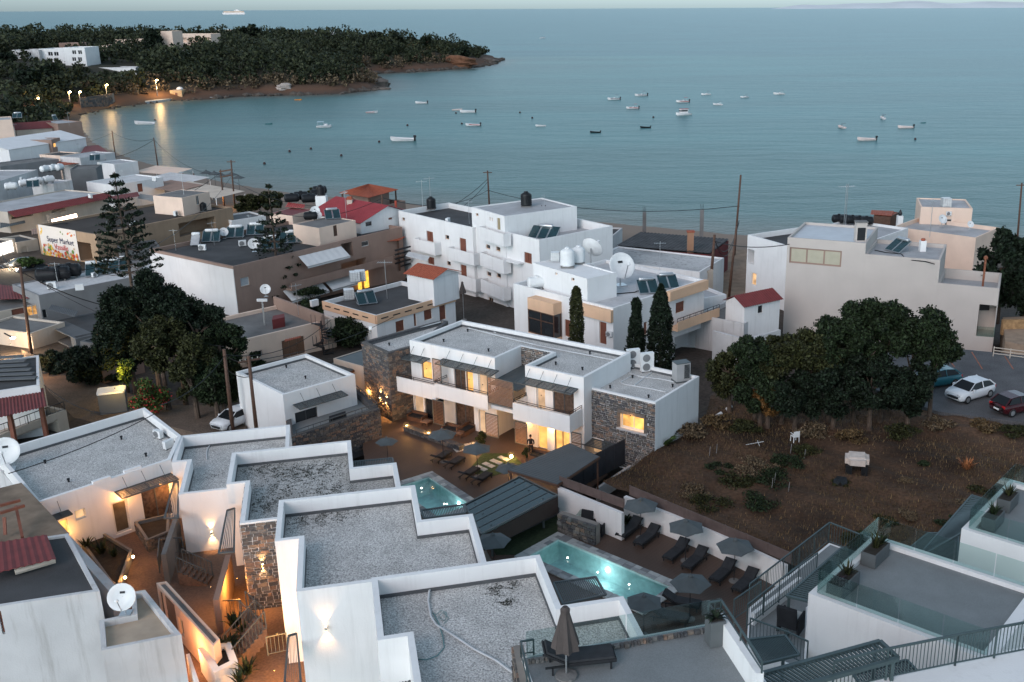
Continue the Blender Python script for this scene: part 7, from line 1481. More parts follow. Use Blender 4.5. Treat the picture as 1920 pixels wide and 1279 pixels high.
tank('mh','mossy green barrel tank at the brown roof edge',G(578,448,zb),R_(-10),1.25); tank('wc','small white cube tank by the roof room door',G(611,448,zb),0,.75)
RR = Bld('roof_room','peach roof room on the brown apartment block','outbuilding',rect3((566,417),(598,428),(648,411),13.4),11,13.4,PEACHL,CONC,.1,.1); RR.W(625,633,418,443,'door',leaf=WOOD); RR.finish(); solar('solar heater standing on the peach roof room',G(625,412,13.3),R_(20),2,scale=.9); tank('bh','black barrel tank on the peach roof room',G(583,413,13.3),.2,.9)
RS = Bld('small_red_roofed_room','cream roof room with flat dark red roof behind the heaters','outbuilding',rect3((517,398),(548,404),(572,392),12.4),9,12.4,PEACHL,REDSD,.02,.05); RS.finish(); sheet('red_canopy','bright red tin canopy by the black tanks',[(535,388),(570,390),(572,384),(540,380)],12.6,M('bright_red_tin',(.42,.05,.04),.6),.3)
for i,(x,y) in enumerate(((548,380),(565,376),(580,381),(596,372),(600,365))): tank('bh',('first black tank of the roof cluster','black tank at the back of the cluster','black tank in front of the cluster','black tank behind the dishes','farthest black tank of the cluster')[i],G(x,y,12.4),.3,1.1,'black tank cluster')
WC = thing('chimney','white chimney holding a black tank beside the red roof','chimney',G(606,408,11.2)); m = MB(); m.box(-.7,-.5,0,.7,.5,3.0); m.build('stack',WHITE,WC,0,0); tank('bv','black tank on top of the white chimney',G(606,408,11.2) + Vector((0,0,3.0)),0,.95)
# house with raspberry red roof
RD = Bld('red_roofed_house','white house with large raspberry red roof','house',rect3((617,395),(676,418),(752,396),12.6),4,12.6,WHITE,CONC,.02,.1); RD.W(685,697,405,424,'glass',n=2,frame=FRD); RD.W(728,736,398,412,'door'); RD.finish(); gable(RD,12.6,1.6,REDSH,.35,rib=.3)
o = thing('chimney','pale brick chimney through the raspberry roof','chimney',G(658,402,12.4)); m = MB(); m.box(-.35,-.35,0,.35,.35,2.0); m.build('stack',CREAM,o,0,0); cp = MB(); cp.box(-.42,-.42,2.0,.42,.42,2.1); cp.box(-.3,-.3,2.1,.3,.3,2.35); cp.build('cap',TILE,o,0,0)
TP_ = [G(*p,13.3) for p in ((636,362),(692,371),(747,356),(690,346))]; ap = sum(TP_,Vector()) / 4 + Vector((0,0,1.0)); o = thing('tiled_pavilion','orange tiled hip-roofed pavilion above the raspberry roof','pavilion',TP_[0])
for i in range(4): a,b = TP_[i],TP_[(i + 1) % 4]; sheet_w('roof','',[a,b,ap.lerp(b,.04),ap.lerp(a,.04)],TILE,.3,parent=o,amp=.06); bar('post',(a.lerp(ap,.1).x,a.lerp(ap,.1).y,9),a.lerp(ap,.1),.2,.2,WOOD,o)
PVC = Bld('pavilion_house','dark brown storey under the orange tiled pavilion','building',offset_poly(ccw([p.xy for p in TP_]),1.1),4,13.1,BROWNP,CONC,.1,.2); PVC.finish()
PVB = Bld('pavilion_terrace','brown terrace wall below the tiled pavilion','building',rect_d((690,395),(760,376),11.8,8),4,11.8,BROWNP,CONC,.8,.2); PVB.finish()
sheet('tiled_canopy','small red tiled stair canopy between brown and white blocks',[(713,454),(748,451),(760,444),(725,446)],10.2,TILE,.3); o = thing('canopy_posts','dark posts and stair under the small red canopy','stair frame',G(735,480,8)); [bar('post',G(x,y,10.1) - Vector((0,0,4)),G(x,y,10.1),.2,.2,WOOD,o) for x,y in ((718,453),(746,450))]; [bar('stair_beam',G(740,470 + i * 8,9.2 - i * .7),G(770,462 + i * 8,9.6 - i * .7),.5,.12,DARKM,o) for i in range(5)]
fl = thing('red_flue','rusty red flue pipe beside white block','flue',G(745,425,11)); m = MB(); m.tube([(0,0,0),(0,0,3.4)],.16,8); m.build('pipe',M('red_flue',(.4,.08,.05),.7),fl,world=False)
# cream house with spiral stair
CH = Bld('cream_house','low cream house with dark shutters and spiral stair','house',rect_d((395,652),(627,597),9.0,8.5),4.5,9.0,PEACHL,CONC,.35,.25); CH.W(529,572,634,668,'shut',n=3,leaf=M('brown_shutter',(.2,.11,.07),.7)); CH.W(483,492,657,668,'glass',n=1); CH.W(388,397,662,700,'void',d=.8); CH.finish()
CHW = low_wall('brown wall behind the cream house roof terrace',[(514,556),(606,590)],9.9,3,.25,BROWNP); sheet('tile_hood','small red tile hood over the brown shutters',[(534,641),(564,633),(564,630),(534,637)],8.6,TILE,.2)
o = thing('spiral_stair','dark iron spiral stair on the cream house wall','stairs',G(608,672,5.8)); c = o.location
bar('centre_post', c, c + Vector((0, 0, 3.8)), .1, .1, DARKM, o)
for i in range(16): a = i * .62; z = .2 + i * .22; bar('tread',c + Vector((0,0,z)),c + Vector((math.cos(a) * .95,math.sin(a) * .95,z)),.28,.05,DARKM,o); bar('baluster',c + Vector((math.cos(a) * .95,math.sin(a) * .95,z)),c + Vector((math.cos(a) * .95,math.sin(a) * .95,z + .9)),.03,.03,DARKM,o)
ch_ = slab('red_roof_box',pxpoly([(510,600),(533,595),(533,588),(512,592)],9.6),8.6,9.6,REDSD); tag(ch_,'dark red box room on the cream house roof','roof box')
o = thing('floodlight_pole','pale floodlight pole behind the cream house','street lamp',G(500,640,7)); bar('post',G(500,640,7),G(500,640,7) + Vector((0,0,4.2)),.14,.14,STEEL,o); bar('head',G(500,640,7) + Vector((-.5,0,4.2)),G(500,640,7) + Vector((.5,0,4.2)),.2,.25,PLASTW,o)
# ================================================================ left part of town
SM = Bld('supermarket','supermarket with brown flat roof and fruit advertising wall','shop',rect3((71,421),(179,440),(432,388),9.6),4,9.6,M('ochre_render',(.36,.25,.17),.9,.1,.6,stain=.3,stcol=(.15,.11,.09)),M('brown_roof',(.055,.045,.040),.95,.2,.4,stain=.4,stcol=(.05,.045,.04)),.3,.3)
SM.W(147, 172, 455, 490, 'void', d=2); eA = SM.hit(110, 460)[1]; eB = SM.hit(300, 430)[1]
SM.W(335, 405, 412, 438, 'void', d=2, e=eB); SM.finish()
# advertising banner, printed fruit and lettering as flat print
def banner():
    a,u,n,L = SM.edge(eA); n3 = Vector((*n,0)); p0 = (*a,0); q = [PLN(*p,Vector(p0) + n3 * .06,n3) for p in ((71,421),(141,432),(151,499),(80,492))]
    o = thing('advertising_banner','white supermarket banner with fruit print and dark blue and red lettering','banner',q[0]); x_ = Vector((*u,0)); x_ = x_ if (q[1] - q[0]).dot(x_) > 0 else -x_; w = (q[1] - q[0]).dot(x_); z1,z0 = (q[0].z + q[1].z) / 2,(q[2].z + q[3].z) / 2; h = z1 - z0; c = q[0].copy(); c.z = z0
    m = MB(); m.quad(c,c + x_ * w,c + x_ * w + Vector((0,0,h)),c + Vector((0,0,h))); b = m.build('sheet',M('banner_vinyl',(.62,.58,.55),.6,.03,1),o)
    r = random.Random(5); fm = [M('print_orange',(.65,.24,.03),.6),M('print_red',(.5,.07,.04),.6),M('print_yellow',(.68,.42,.06),.6),M('print_green',(.12,.2,.05),.6),M('print_tan',(.5,.3,.14),.6)]; cells = {k: MB() for k in range(5)}
    def disc(k,fx,fz,rr,off): ctr = c + x_ * (fx * w) + Vector((0,0,fz * h)) + n3 * off; pts = [ctr + x_ * (rr * math.cos(t)) + Vector((0,0,rr * math.sin(t))) for t in [i * math.pi / 5 for i in range(10)]]; cells[k].quad(*pts)
    for i in range(170): fx = r.random(); fz_ = r.random() ** 1.5 * (.36 + .10 * math.sin(fx * 9)) + .03; disc(r.randrange(5),min(.95,max(.05,fx)),fz_,r.uniform(.12,.3),.004 + i * .0004)
    for i in range(8): disc((1,3,0,1)[i % 4],.58 + .4 * r.random(),.82 + .1 * r.random(),r.uniform(.1,.18),.004 + i * .001); disc(2,.03 + .07 * r.random(),.7 + .25 * r.random(),.13,.006 + i * .001)
    for k, mm in cells.items(): p = mm.build('fruit_print', fm[k], b); p['kind'] = 'stuff'
    for txt,col,fz_,s in (('Super Market',M('print_navy',(.02,.025,.07),.6),.58,.185),('Vassilis',M('print_scarlet',(.55,.04,.03),.6),.40,.19)):
        cu = bpy.data.curves.new('lettering','FONT'); cu.body = txt; cu.size = h * s * 1.15; cu.align_x = 'CENTER'; cu.extrude = .004; tmp = bpy.data.objects.new('lettering_source',cu); COL.objects.link(tmp); bpy.context.view_layer.update(); lm = bpy.data.meshes.new_from_object(tmp.evaluated_get(bpy.context.evaluated_depsgraph_get())); bpy.data.objects.remove(tmp); lm.materials.clear(); lm.materials.append(col); ob = bpy.data.objects.new('lettering',lm); COL.objects.link(ob); ob.parent = b
        up = Vector((0,0,1)); pos = c + x_ * (w * .55) + up * (fz_ * h) + n3 * .05; R3 = Matrix((x_,up,x_.cross(up))).transposed().to_4x4(); R3.translation = pos - wl(b); ob.matrix_basis = R3
banner()
RMx = Bld('roof_room','peach roof room on the supermarket roof','outbuilding',rect3((295,365),(341,371),(384,359),12.0),9.3,12.0,PEACHL,CONC,.05,.1); RMx.W(368,374,367,384,'glass',n=2,frame=FRW); RMx.finish(); tank('bv','short black tank beside the supermarket roof room',G(382,396,9.4),0,.9)
SHP = Bld('lit_shop','brightly lit shop front at the left edge','shop',rect_d((-40,468),(28,447),7.5,7),3.5,7.5,CREAM,CONCD,.3,.2); SHP.W(-8,27,452,478,'lit',n=3,pane=EM('white_shop_light',(1,.93,.85),2.2,.3),frame=STEEL,sill=False); SHP.finish(); light('shop_glow','POINT',G(20,492,6.5),160,(1,.8,.55),SHP.root,.3)
AWB = Bld('red_awning_building','white building with long dark red awning and roof tanks','building',rect_d((14,398),(200,362),8.2,10),3,8.2,CREAM,CONCL,.2,.2); AWB.W(20,62,398,408,'void',d=1.5)
eW = AWB.hit(100,388)[1]; AWB.W(96,123,380,398,'void',d=1.2,e=eW); AWB.W(146,154,368,378,'glass',n=1,e=eW); AWB.finish(); L_ = AWB.edge(eW)[3]; sheet_w('awning','',[AWB.pt(eW,0,7.5,1.6),AWB.pt(eW,L_,7.5,1.6),AWB.pt(eW,L_,8.3,.0),AWB.pt(eW,0,8.3,0)],REDSD,.35,parent=AWB.root)
for i,(x,y,k_) in enumerate(((22,356,'wh'),(48,350,'wh'),(70,346,'wh'),(92,343,'wh'),(86,323,'wh'),(100,321,'wh'),(112,320,'wh'))): tank(k_,('first','second','third','fourth','fifth','sixth','seventh')[i] + ' white tank of the left town roofs',G(x,y,8.2 if i < 4 else 8.6),.4 + .2 * i,1.1,'white tanks on left town roofs')
solar('solar heater between the white tanks', G(62, 352, 8.2), R_(25), 2, False)
tb = thing('terrace_table_row','pale balustrade along the town street','railing',G(92,412,6)); railing(tb,[G(90,415,6),G(205,376,5.6)],1.0,.35,CREAM,2.0,.05,.07)
LS = thing('light_strip','glowing white sign strip above the supermarket street','sign',G(120,412,8)); bar('tube',G(98,415,7.6),G(143,404,7.6),.25,.5,EM('sign_light',(1,.72,.52),5,.1),LS); light('strip_glow','POINT',G(120,416,7.2),120,(1,.75,.5),LS,.3)
for nm_, lab, p1, p2, z, dep, wall, roof, wins in (
    ('white_house','white house with flat white roof near the beach road',(212,347),(305,332),7.2,8,WHITE,WHITE2,[(258,268,344,360,'door')]),
    ('grey_block','dark grey cube house below the beach road',(131,318),(180,316),9.0,6,GREYD,CONC,[]),
    ('brown_house','brown house with white overhanging roof at the bay end',(108,232),(153,228),11,10,BROWNP,CONCL,[]),
    ('white_house','white shore house with solar panel beside the tin roof',(214,308),(258,302),7.4,6,WHITE,CONCL,[]),
    ('cream_house','peach house cut by the left picture edge',(-60,228),(22,224),13,9,PEACHL,CONCL,[]),
    ('pale_house','pale two-step house above the beach road',(150,296),(215,286),8.0,6,WHITE2,CONCL,[(180,200,300,312,'void')]),
    ('low_house','grey parapet roof in front of the white hall',(0,312),(110,298),7.6,6,GREYP,CONC,[]),
    ('low_house','broad pale roof behind the white tanks',(-20,345),(70,318),9.0,9,WHITE2,CONCL,[])):
    b = Bld(nm_,lab,'house',rect_d(p1,p2,z,dep),1.5,z,wall,roof,.2,.2); [b.W(*w) for w in wins]; b.finish()
for nm_, lab, p1, p2, z, dep, wall, roof, wins in (
    ('white_house','small white flat roof right of the supermarket',(434,414),(498,404),7.8,5,WHITE,GREYD,[]),
    ('grey_house','grey house with white roof behind the large pine',(272,508),(358,494),8.8,6,GREYP,WHITE2,[(300,308,516,526,'glass')]),
    ('dark_shed','dark shed roof beside the solar panel row',(225,470),(300,462),7.6,5,GREYD,CONCD,[]),
    ('dark_shed','long dark shed behind the supermarket',(300,452),(430,420),6.8,4,GREYD,CONCD,[]),
    ('dark_shed','dark lean-to beneath the lower awnings',(480,570),(600,548),6.2,3,GREYD,CONCD,[]),
    ('ochre_house','ochre street house beside the lit shop',(30,455),(70,448),7.0,5,CREAM,CONCD,[(40,52,462,476,'void')]),
    ('brown_shed','brown yard shed along the sandy lane',(120,668),(190,690),8.2,4,BROWNP,CONCD,[(140,165,685,700,'void')]),
    ('brown_shed','dark yard wall house left of the huge pine',(150,640),(235,655),8.6,4,GREYD,CONCD,[]),
    ('pale_house','pale roof between grey cube and long awning',(100,345),(135,338),8.2,5,WHITE2,CONCL,[]),
    ('pale_house','pale low house at the foot of the white hall',(112,292),(150,286),7.4,6,PEACHL,CONCD,[(120,128,298,306,'glass')]),
    ('brown_house','brown balcony house beside the white hall',(96,262),(112,258),9.5,6,BROWNP,CONCL,[(100,108,268,276,'lit')])):
    b = Bld(nm_,lab,'house',rect_d(p1,p2,z,dep),1.5,z,wall,roof,.2,.2); [b.W(*w) for w in wins]; b.finish()
HL = Bld('white_hall','large white gabled hall at the left edge','building',rect3((-40,272),(16,281),(104,258),8.6),2,8.6,WHITE,WHITE,.02,.1); HL.finish(); gable(HL,8.6,1.6,M('white_sheet',(.66,.67,.68),.7,.05,.6),.2,rib=.6)
RF = Bld('red_tile_house','cream house with dark red tile roof at the bay end','house',rect_d((30,244),(98,240),9.8,8),2,9.8,CREAM,CONC,.02,.1); RF.finish(); gable(RF,9.8,1.4,REDSD,.3)
sheet('red_canopy','long dark red canopy beside the beach road',[(150,288),(205,286),(185,272),(160,274)],6.6,REDSD,.35); solar('solar heater on the white shore house',G(178,302,8.0),R_(20),2); solar('solar heater on the bay end house',G(32,222,12.9),R_(20),2); solar('dark solar heater near the brown bay house',G(105,226,11),R_(40),1)
for i,(p1,p2,z,mt,t) in enumerate((((300,352),(405,372),5.2,CREAM,'long cream beach tavern canopy'),((270,335),(345,345),5.5,WHITE2,'white beach tavern canopy beside cream one'),((268,350),(330,360),5.3,BROWNP,'brown beach shelter roof'),((250,322),(320,328),5.0,PEACHL,'peach parapet at the beach end'))):
    P = rect_d(p1,p2,z,6); o = thing('beach_shelter',t,'shelter',(*P[0],2)); sheet_w('roof','',[Vector((*q,z + (.5 if k > 1 else 0))) for k,q in enumerate(P)],mt,.5,parent=o)
    for q in P: bar('post', (*q, 1.2), (*q, z), .12, .12, WHITE, o)
light('tavern_glow', 'POINT', G(400, 372, 4.2), 220, (1, .55, .2), o, .4)
for i,(x,y) in enumerate(((405,352),(390,350),(420,357),(437,354),(450,360))): parasol(('pale beach parasol by the tavern','second pale beach parasol','beach parasol near the twin poles','dark beach parasol right of the poles','farthest right dark beach parasol')[i],G(x,y,1.2),.3 * i,'beach parasols',1.3)
# house with black tanks and panels, red awning
BT = Bld('tank_roof_house','grey house with black tanks and a row of solar panels','house',rect3((8,536),(72,554),(262,522),9.4),4.5,9.4,GREYP,WHITE2,.12,.2); BT.W(80,88,580,596,'door',leaf=DARKM); BT.finish()
for i,(x,y) in enumerate(((92,528),(112,525),(132,520))): tank('bh','black barrel tank on grey house roof, ' + ('left','middle','right')[i] + ' of three',G(x,y,9.3),.25,1.35,'three black barrel tanks')
for i,(x,y) in enumerate(((170,520),(192,516),(214,513),(234,510))): solar('dark solar panel set, %s from the black tanks' % nm[i],G(x,y,9.3),R_(20),1,False,'panel row on grey house',1.1)
ac('small cooling unit on the grey house roof',G(98,542,9.3),.3,scale=1.1); ac('second cooling unit behind the panels',G(178,520,9.3),1.2)
sheet('red_awning','dark red tiled awning at the left edge house',[(-15,562),(55,560),(45,540),(-15,532)],8.6,REDSD,.3); LB = Bld('cream_street_house','cream street house lit amber under dark red awning','house',rect_d((-30,590),(72,570),8.2,6),4,8.2,CREAM,CONC,.2,.2); LB.W(8,15,555,577,'lit',n=1,sill=False); LB.W(20,45,565,590,'door'); LB.W(50,72,566,592,'lit',n=2,pane=EM('dim_amber',(1,.5,.15),.35,.5,3),sill=False); LB.finish(); light('street_house_glow','POINT',G(40,600,6.8),60,(1,.6,.25),LB.root,.2)
GX = Bld('dark_extension','dark unfinished concrete extension under big tree','building',rect3((82,598),(140,628),(270,598),8.2),4,7.8,GREYD,CONCD,.1,.2); GX.W(88,132,622,640,'void',d=2); GX.finish()
LC = Bld('lamp_lit_wall_house','cream wall house lit by street lamp at left edge','house',rect_d((-40,612),(58,625),8.2,4),4,8.2,CREAM,CONC,.2,.2); LC.finish(); sl = thing('street_lamp','bright street lamp against the cream wall','street lamp',G(8,650,6)); bar('bracket',G(8,625,8.6),G(22,632,8.4),.1,.1,DARKM,sl); m = MB(); m.lathe([(.05,-.12),(.25,0),(.05,.12)],10,TR(*G(24,634,8.3))); m.build('lamp_head',LAMPW,sl,True); light('street_glow','POINT',G(26,640,8.0) + Vector((0,-.6,-.3)),110,(1,.66,.34),sl,.2)
light('lane_glow', 'POINT', G(60, 672, 9.0), 34, (1, .5, .18), sl, .3)
# dark tiled house and pergola at left edge
DT = Bld('slat_roofed_house','house with grey slatted roof and white band at left edge','house',rect_d((-60,742),(74,722),11.2,8),6,11.2,WHITE,CONCD,.1,.2); DT.finish(); o = thing('louvre_canopy','dark grey louvred roof slats above the white band','louvre roof',G(30,700,11.3))
for i in range(6): bar('louvre',G(-30,712 - i * 8,11.3 + .05 * i),G(68 - i * 5,708 - i * 8,11.3 + .05 * i),.55,.08,GREYD,o)
sheet('tiled_pergola_roof','dark red ribbed tile pergola roof at left edge',[(-30,790),(88,762),(82,728),(-30,752)],10.6,REDSD,.22,amp=.07); o = thing('pergola_posts','brown posts of the tiled pergola','posts',G(70,780,8)); [bar('post',G(x,y,10.4) - Vector((0,0,3)),G(x,y,10.4),.28,.28,WOODR,o) for x,y in ((18,778),(76,757))]
BCx = Bld('balcony_house','balcony house with pale rail wall at the left edge','house',rect_d((-60,840),(124,768),8.7,8),5,8.7,CREAM,CONCD,.7,.25); BCx.W(30,115,800,850,'void',d=2); BCx.finish(); o = thing('balcony_rail','thin dark rail on the left edge balcony','railing',G(60,790,8.7)); railing(o,[G(-20,822,8.7),G(122,769,8.7)],.7,.4,DARKM)
lane = slab('lane',pxpoly([(40,655),(120,690),(300,760),(420,760),(470,790),(440,830),(280,790),(180,830),(90,730)],7.0),5,7.0,M('sandy_lane',(.12,.09,.07),.95,.25,.7,fine=.25,fscale=6,bump=.4)); struct(lane)
# bin store, parked car behind annex
o = thing('water_bowser','white-topped dark container under the flowering bush','container',G(215,770,7),R_(20)); m = MB(); m.box(-1.0,-.7,0,1.0,.7,1.7); m.build('body',GREYD,o,0,0); m = MB(); m.prism([(-1.05,-.6),(-.9,-.75),(.9,-.75),(1.05,-.6),(1.05,.6),(.9,.75),(-.9,.75),(-1.05,.6)],1.7,1.85); m.build('lid',PLASTW,o,0,0)
car('white car parked behind the annex',G(442,796,7.0),R_(60),PW_,.9); car('dark car parked in front of the supermarket',G(38,505,5.2),R_(40),M('black_car_paint',(.015,.016,.018),.25),1.0); car('second dark car near the supermarket banner',G(62,512,5.2),R_(40),M('grey_car_paint',(.05,.05,.055),.25),.9)
ve = thing('parked_motorboat','white striped motorboat on land by the balustrade','boat',G(190,385,5.4),R_(-20)); m = MB(); m.prism([(-2.4,-.8),(1.5,-.8),(3,0),(1.5,.8),(-2.4,.8)],.4,1.3); m.build('hull',WHITE,ve,0,0); [bar('stripe',ve.location + Matrix.Rotation(R_(-20),3,'Z') @ Vector((-2.4,-.82,.7 + .25 * i)),ve.location + Matrix.Rotation(R_(-20),3,'Z') @ Vector((1.5,-.82,.7 + .25 * i)),.03,.08,DARKM,bpy.data.objects.new('x',None)) for i in range(0)]; m = MB(); m.box(-1.2,-.6,1.3,.8,.6,2.0); m.build('cabin',GLASSD,ve,0,0); m = MB(); m.box(-1.4,-.7,2.0,.9,.7,2.1); m.build('cabin_roof',WHITE,ve,0,0)
for i,(x,y,z,t) in enumerate(((330,470,11.2,'at the white end of the brown roof'),(402,460,11.2,'among the solar heaters'),(232,352,7.2,'on the white beach road house'),(150,300,8.0,'on the pale two-step house'),(60,300,7.6,'in front of the white hall'),(30,258,13,'on the peach edge house'),(130,235,11,'on the brown bay house'),(345,365,12,'on the supermarket roof room'),(200,420,9.5,'on the supermarket roof'),(110,540,9.3,'beside the black barrel tanks'),(560,590,9.0,'on the cream house roof'),(650,410,13,'by the raspberry roof'),(470,440,11.2,'in the middle of the brown roof'),(880,420,13.2,'on the tall white block, left part'))): antenna('thin aerial ' + t,G(x,y,z),i * .7,.8 + .1 * (i % 4))
for i,(x,y,z,t) in enumerate(((380,470,11.2,'white end of the brown roof'),(455,462,11.2,'brown roof front edge'),(250,425,9.4,'supermarket roof, left'),(330,405,9.4,'supermarket roof, right'),(40,340,8.6,'tank roof at left town'),(170,372,8.1,'long awning building roof'),(290,340,7.1,'white beach road house roof'),(150,545,9.3,'grey house roof'),(590,575,9.0,'cream house terrace'),(840,420,12.8,'tall white block roof'),(1180,500,9.2,'stained white roof'))): ac('small rooftop cooling unit on the ' + t,G(x,y,z),i * .5,scale=1.0)
for i,(p,z,mt,t) in enumerate((([(60,440),(110,432),(106,424),(58,430)],6.8,BROWNP,'brown awning over the lit shop pavement'),([(205,378),(262,368),(258,360),(203,369)],5.6,REDSD,'dark red awning on the beach street'),([(310,400),(352,394),(348,387),(308,392)],6.2,TILE,'terracotta awning behind the supermarket'),([(0,428),(48,418),(44,408),(0,416)],6.4,M('slate_awning',(.1,.12,.13),.8),'slate-grey awning at the left street edge'),([(470,540),(520,528),(516,518),(468,528)],7.2,AWN,'pale awning at the brown block corner'),([(108,312),(150,306),(146,298),(106,303)],6.8,TILE,'terracotta lean-to in front of grey cube'),([(258,372),(300,380),(304,370),(262,363)],5.0,M('sun_bleached_tin',(.35,.33,.31),.8),'bleached tin roof by the beach shelters'),([(760,480),(800,490),(806,481),(766,472)],9.4,AWN,'pale awning beside the tall white block'),([(90,580),(140,594),(146,584),(96,571)],8.6,GREYD,'black tin porch on the grey house'))): sheet('tin_awning',t,p,z,mt,.3)
for i,(a,b,t) in enumerate((((60,505,95),(300,455,105),'cable running from grey house over supermarket'),((300,455,105),(440,320,180),'cable climbing to the twin poles'),((60,520,92),(420,650,76),'cable crossing in front of the pine mass'),((420,665,76),(620,600,88),'cable passing over the cream house'),((210,250,300),(0,300,260),'cable along the bay end roofs'),((363,327,230),(290,262,270),'cable between beach poles'),((716,372,125),(520,400,130),'cable above the brown roof'))): wire(t,AT(*a),AT(*b),1.2,.03)
# trees of the town
def araucaria(label, bx, by, zb, ty, hw, lev=11, n0=8, seed=1, bare=.15, dens=60):
    b = G(bx,by,zb); h = px_h(bx,ty,b) - zb; dep = (b - Vector((0,0,CAM_H))).dot(cF); R = hw * dep / FPX; o = thing('araucaria_tree',label,'tree',b); t = MB(); t.tube([(0,0,-.5),(.05,0,h * .5),(0,0,h)],.22,8,.04); r = random.Random(seed); C = []
    for i in range(lev):
        f = i / (lev - 1); z = h * (bare + (1 - bare - .03) * f); rr = R * (1 - f) ** .75 * r.uniform(.85,1.1) + .25
        for j in range(n0 if f < .7 else 5):
            a = 2 * math.pi * (j + r.random() * .5) / n0 + i; d = Vector((math.cos(a),math.sin(a),0)); tip = d * rr + Vector((0,0,z + rr * .12)); t.tube([(0,0,z),d * rr * .5 + Vector((0,0,z - .05 * rr)),tip],.05,4,.015)
            for k in range(int(dens * (.4 + rr / R))):
                s = .35 + .65 * r.random() ** .6; p = d * rr * s + Vector((r.gauss(0,.13),r.gauss(0,.13),z + rr * .12 * s * s + abs(r.gauss(0,.12)))); C.append(p)
    t.build('trunk',BARK,o,0,0); me = leafmesh('crown',LEAFD,np.array(C),rng.uniform(.14,.26,len(C)),long=2.2); link('crown',me,o,False); return o
araucaria('tall tiered araucaria rising above the supermarket roof',262,640,6,322,58,13,7,1,.42,34); araucaria('bare-tiered araucaria in front of the brown apartment block',525,560,6,345,50,13,8,2,.05,24)
PT = [(255,735,525,44,LEAFD,'dark pine crown at the upper left of the pine mass'),(302,742,498,50,LEAFD,'tallest dark crown in the pine mass'),(348,752,528,48,LEAFD,'dark crown right of the tallest pine'),(392,758,552,46,LEAFD,'dark crown above the cream house corner'),(432,768,596,40,LEAF,'smaller crown beside the utility poles'),(318,772,588,52,LEAFO,'olive-toned lower crown of the pine mass'),(372,788,622,46,LEAFO,'olive-toned crown above the white car'),(410,790,660,36,LEAF,'low crown next to the white car')]
for i,(x,y,ty,hw,mt,t) in enumerate(PT): tree_px('pine_tree',t,x,y,6.8,ty,hw * 1.25,mt,20000,.15,16,400 + i,.58 if ty < 600 else .85,.25)
tree_px('pine_tree','dark pine at the left end of the huge mass',238,735,6.8,560,62,LEAFD,36000,.16,30,55,.9,.3); tree_px('scrub_tree','dark scrub tree below the concrete extension',165,725,6.6,640,55,LEAFD,20000,.16,26,56,.97,.2); tree_px('scrub_tree','dark low scrub tree by the lane bend',105,705,6.6,655,35,LEAFD,12000,.15,20,57,.97,.15)
tree_px('pine_tree','olive-green low pine beside the annex',420,775,6.8,660,45,LEAFO,9000,.2,16,54,.95,.2)
bo = shrub('flowering bush with red blossoms lit by a lamp',G(280,778,7),1.9,3.4,LEAFG,3500,.16,61,'flowering_bush'); bl = make_blobs(1.9,1.9,1.6,9,1.6,seed=61); link('blossoms',leafmesh('blossoms',leaf_mat('red_blossom',(.45,.04,.05)),blob_pts(bl,700,.8),.14),bo,False); light('bush_lamp','POINT',G(262,772,7) + Vector((-1.2,-1.0,2.2)),11,(1,.6,.12),bo,.15)
yb = thing('lit_bush','yellow glowing bush branch under hidden lamp','bush',G(240,745,7)); link('foliage',leafmesh('foliage',LEAFG,blob_pts([(0,0,2.2,.5,.5,.9),(.4,0,3.0,.5,.4,.4)],900,.5),.2),yb,False); light('bush_lamp','POINT',G(240,745,7) + Vector((0,-1.0,2.6)),22,(1,.62,.10),yb,.1)
for i,(x,y,r,h,t) in enumerate(((620,640,2.6,2.6,'dark hedge beside the small peach house, left part'),(655,645,2.8,2.8,'dark hedge beside the small peach house, middle'),(690,640,2.2,2.4,'dark hedge beside the small peach house, right part'),(595,590,1.8,2.0,'dark shrub behind the cream house'),(170,705,2.2,1.8,'dark scrub along the sandy lane'),(130,690,1.8,1.5,'low scrub under the concrete extension'),(210,720,1.6,1.6,'dark scrub below the lit bush'),(480,690,1.0,1.6,'climbing ivy shrub on the cream house wall'),(62,500,1.6,1.6,'yellowish lit shrub by the supermarket banner'),(585,560,2.0,1.4,'dark shrub under the lower awning'))): shrub(t,G(x,y,6.2),r,h,LEAF if i != 8 else LEAFG,2600,.2,70 + i,'hedge_shrub')
for i,(x,y,ty,hw,t) in enumerate(((465,405,360,30,'dark leafy tree on the beach behind the supermarket'),(510,402,356,28,'leafy beach tree left of the black tanks'),(588,375,352,14,'small leafy tree behind the black tanks'))): tree_px('beach_tree',t,x,y,2.5,ty,hw,LEAFO,6000,.35,14,80 + i,.9,.2)
# ================================================================ headland across the bay
def TG(px, py, lift=0):
    r = ray(px,py); t = np.linspace(150,1100,700); X = r.x * t; Y = r.y * t; Z = CAM_H + r.z * t; g = np.maximum(ground_z(X,Y),0); i = np.argmax(Z < g + .01); 
    return Vector((X[i],Y[i],g[i] + lift)) if (Z < g + .01).any() else Vector((X[-1],Y[-1],g[-1]))
def far_bld(name, label, p1, p2, yb, dep, wall, roof, wins=(), cat='building', par=.4):
    """far building: top-edge pixels p1, p2 of the near face, yb = pixel row of its foot"""
    xm = (p1[0] + p2[0]) / 2; b = TG(xm,yb); z = AT(xm,(p1[1] + p2[1]) / 2,b.y).z; a,c = AT(*p1,b.y),AT(*p2,b.y); P = ccw([V2(a),V2(c),V2(c) + Vector((0,dep)),V2(a) + Vector((0,dep))])
    B = Bld(name,label,cat,P,b.z - 6,z,wall,roof,par,.3); [B.W(*w[:4],w[4],**(w[5] if len(w) > 5 else {})) for w in wins]; B.finish(); return B
FG = dict(frame=WHITE,fw=.15); GW = lambda xs,ys,w,h: [(x,x + w,y,y + h,'glass',FG) for x in xs for y in ys]
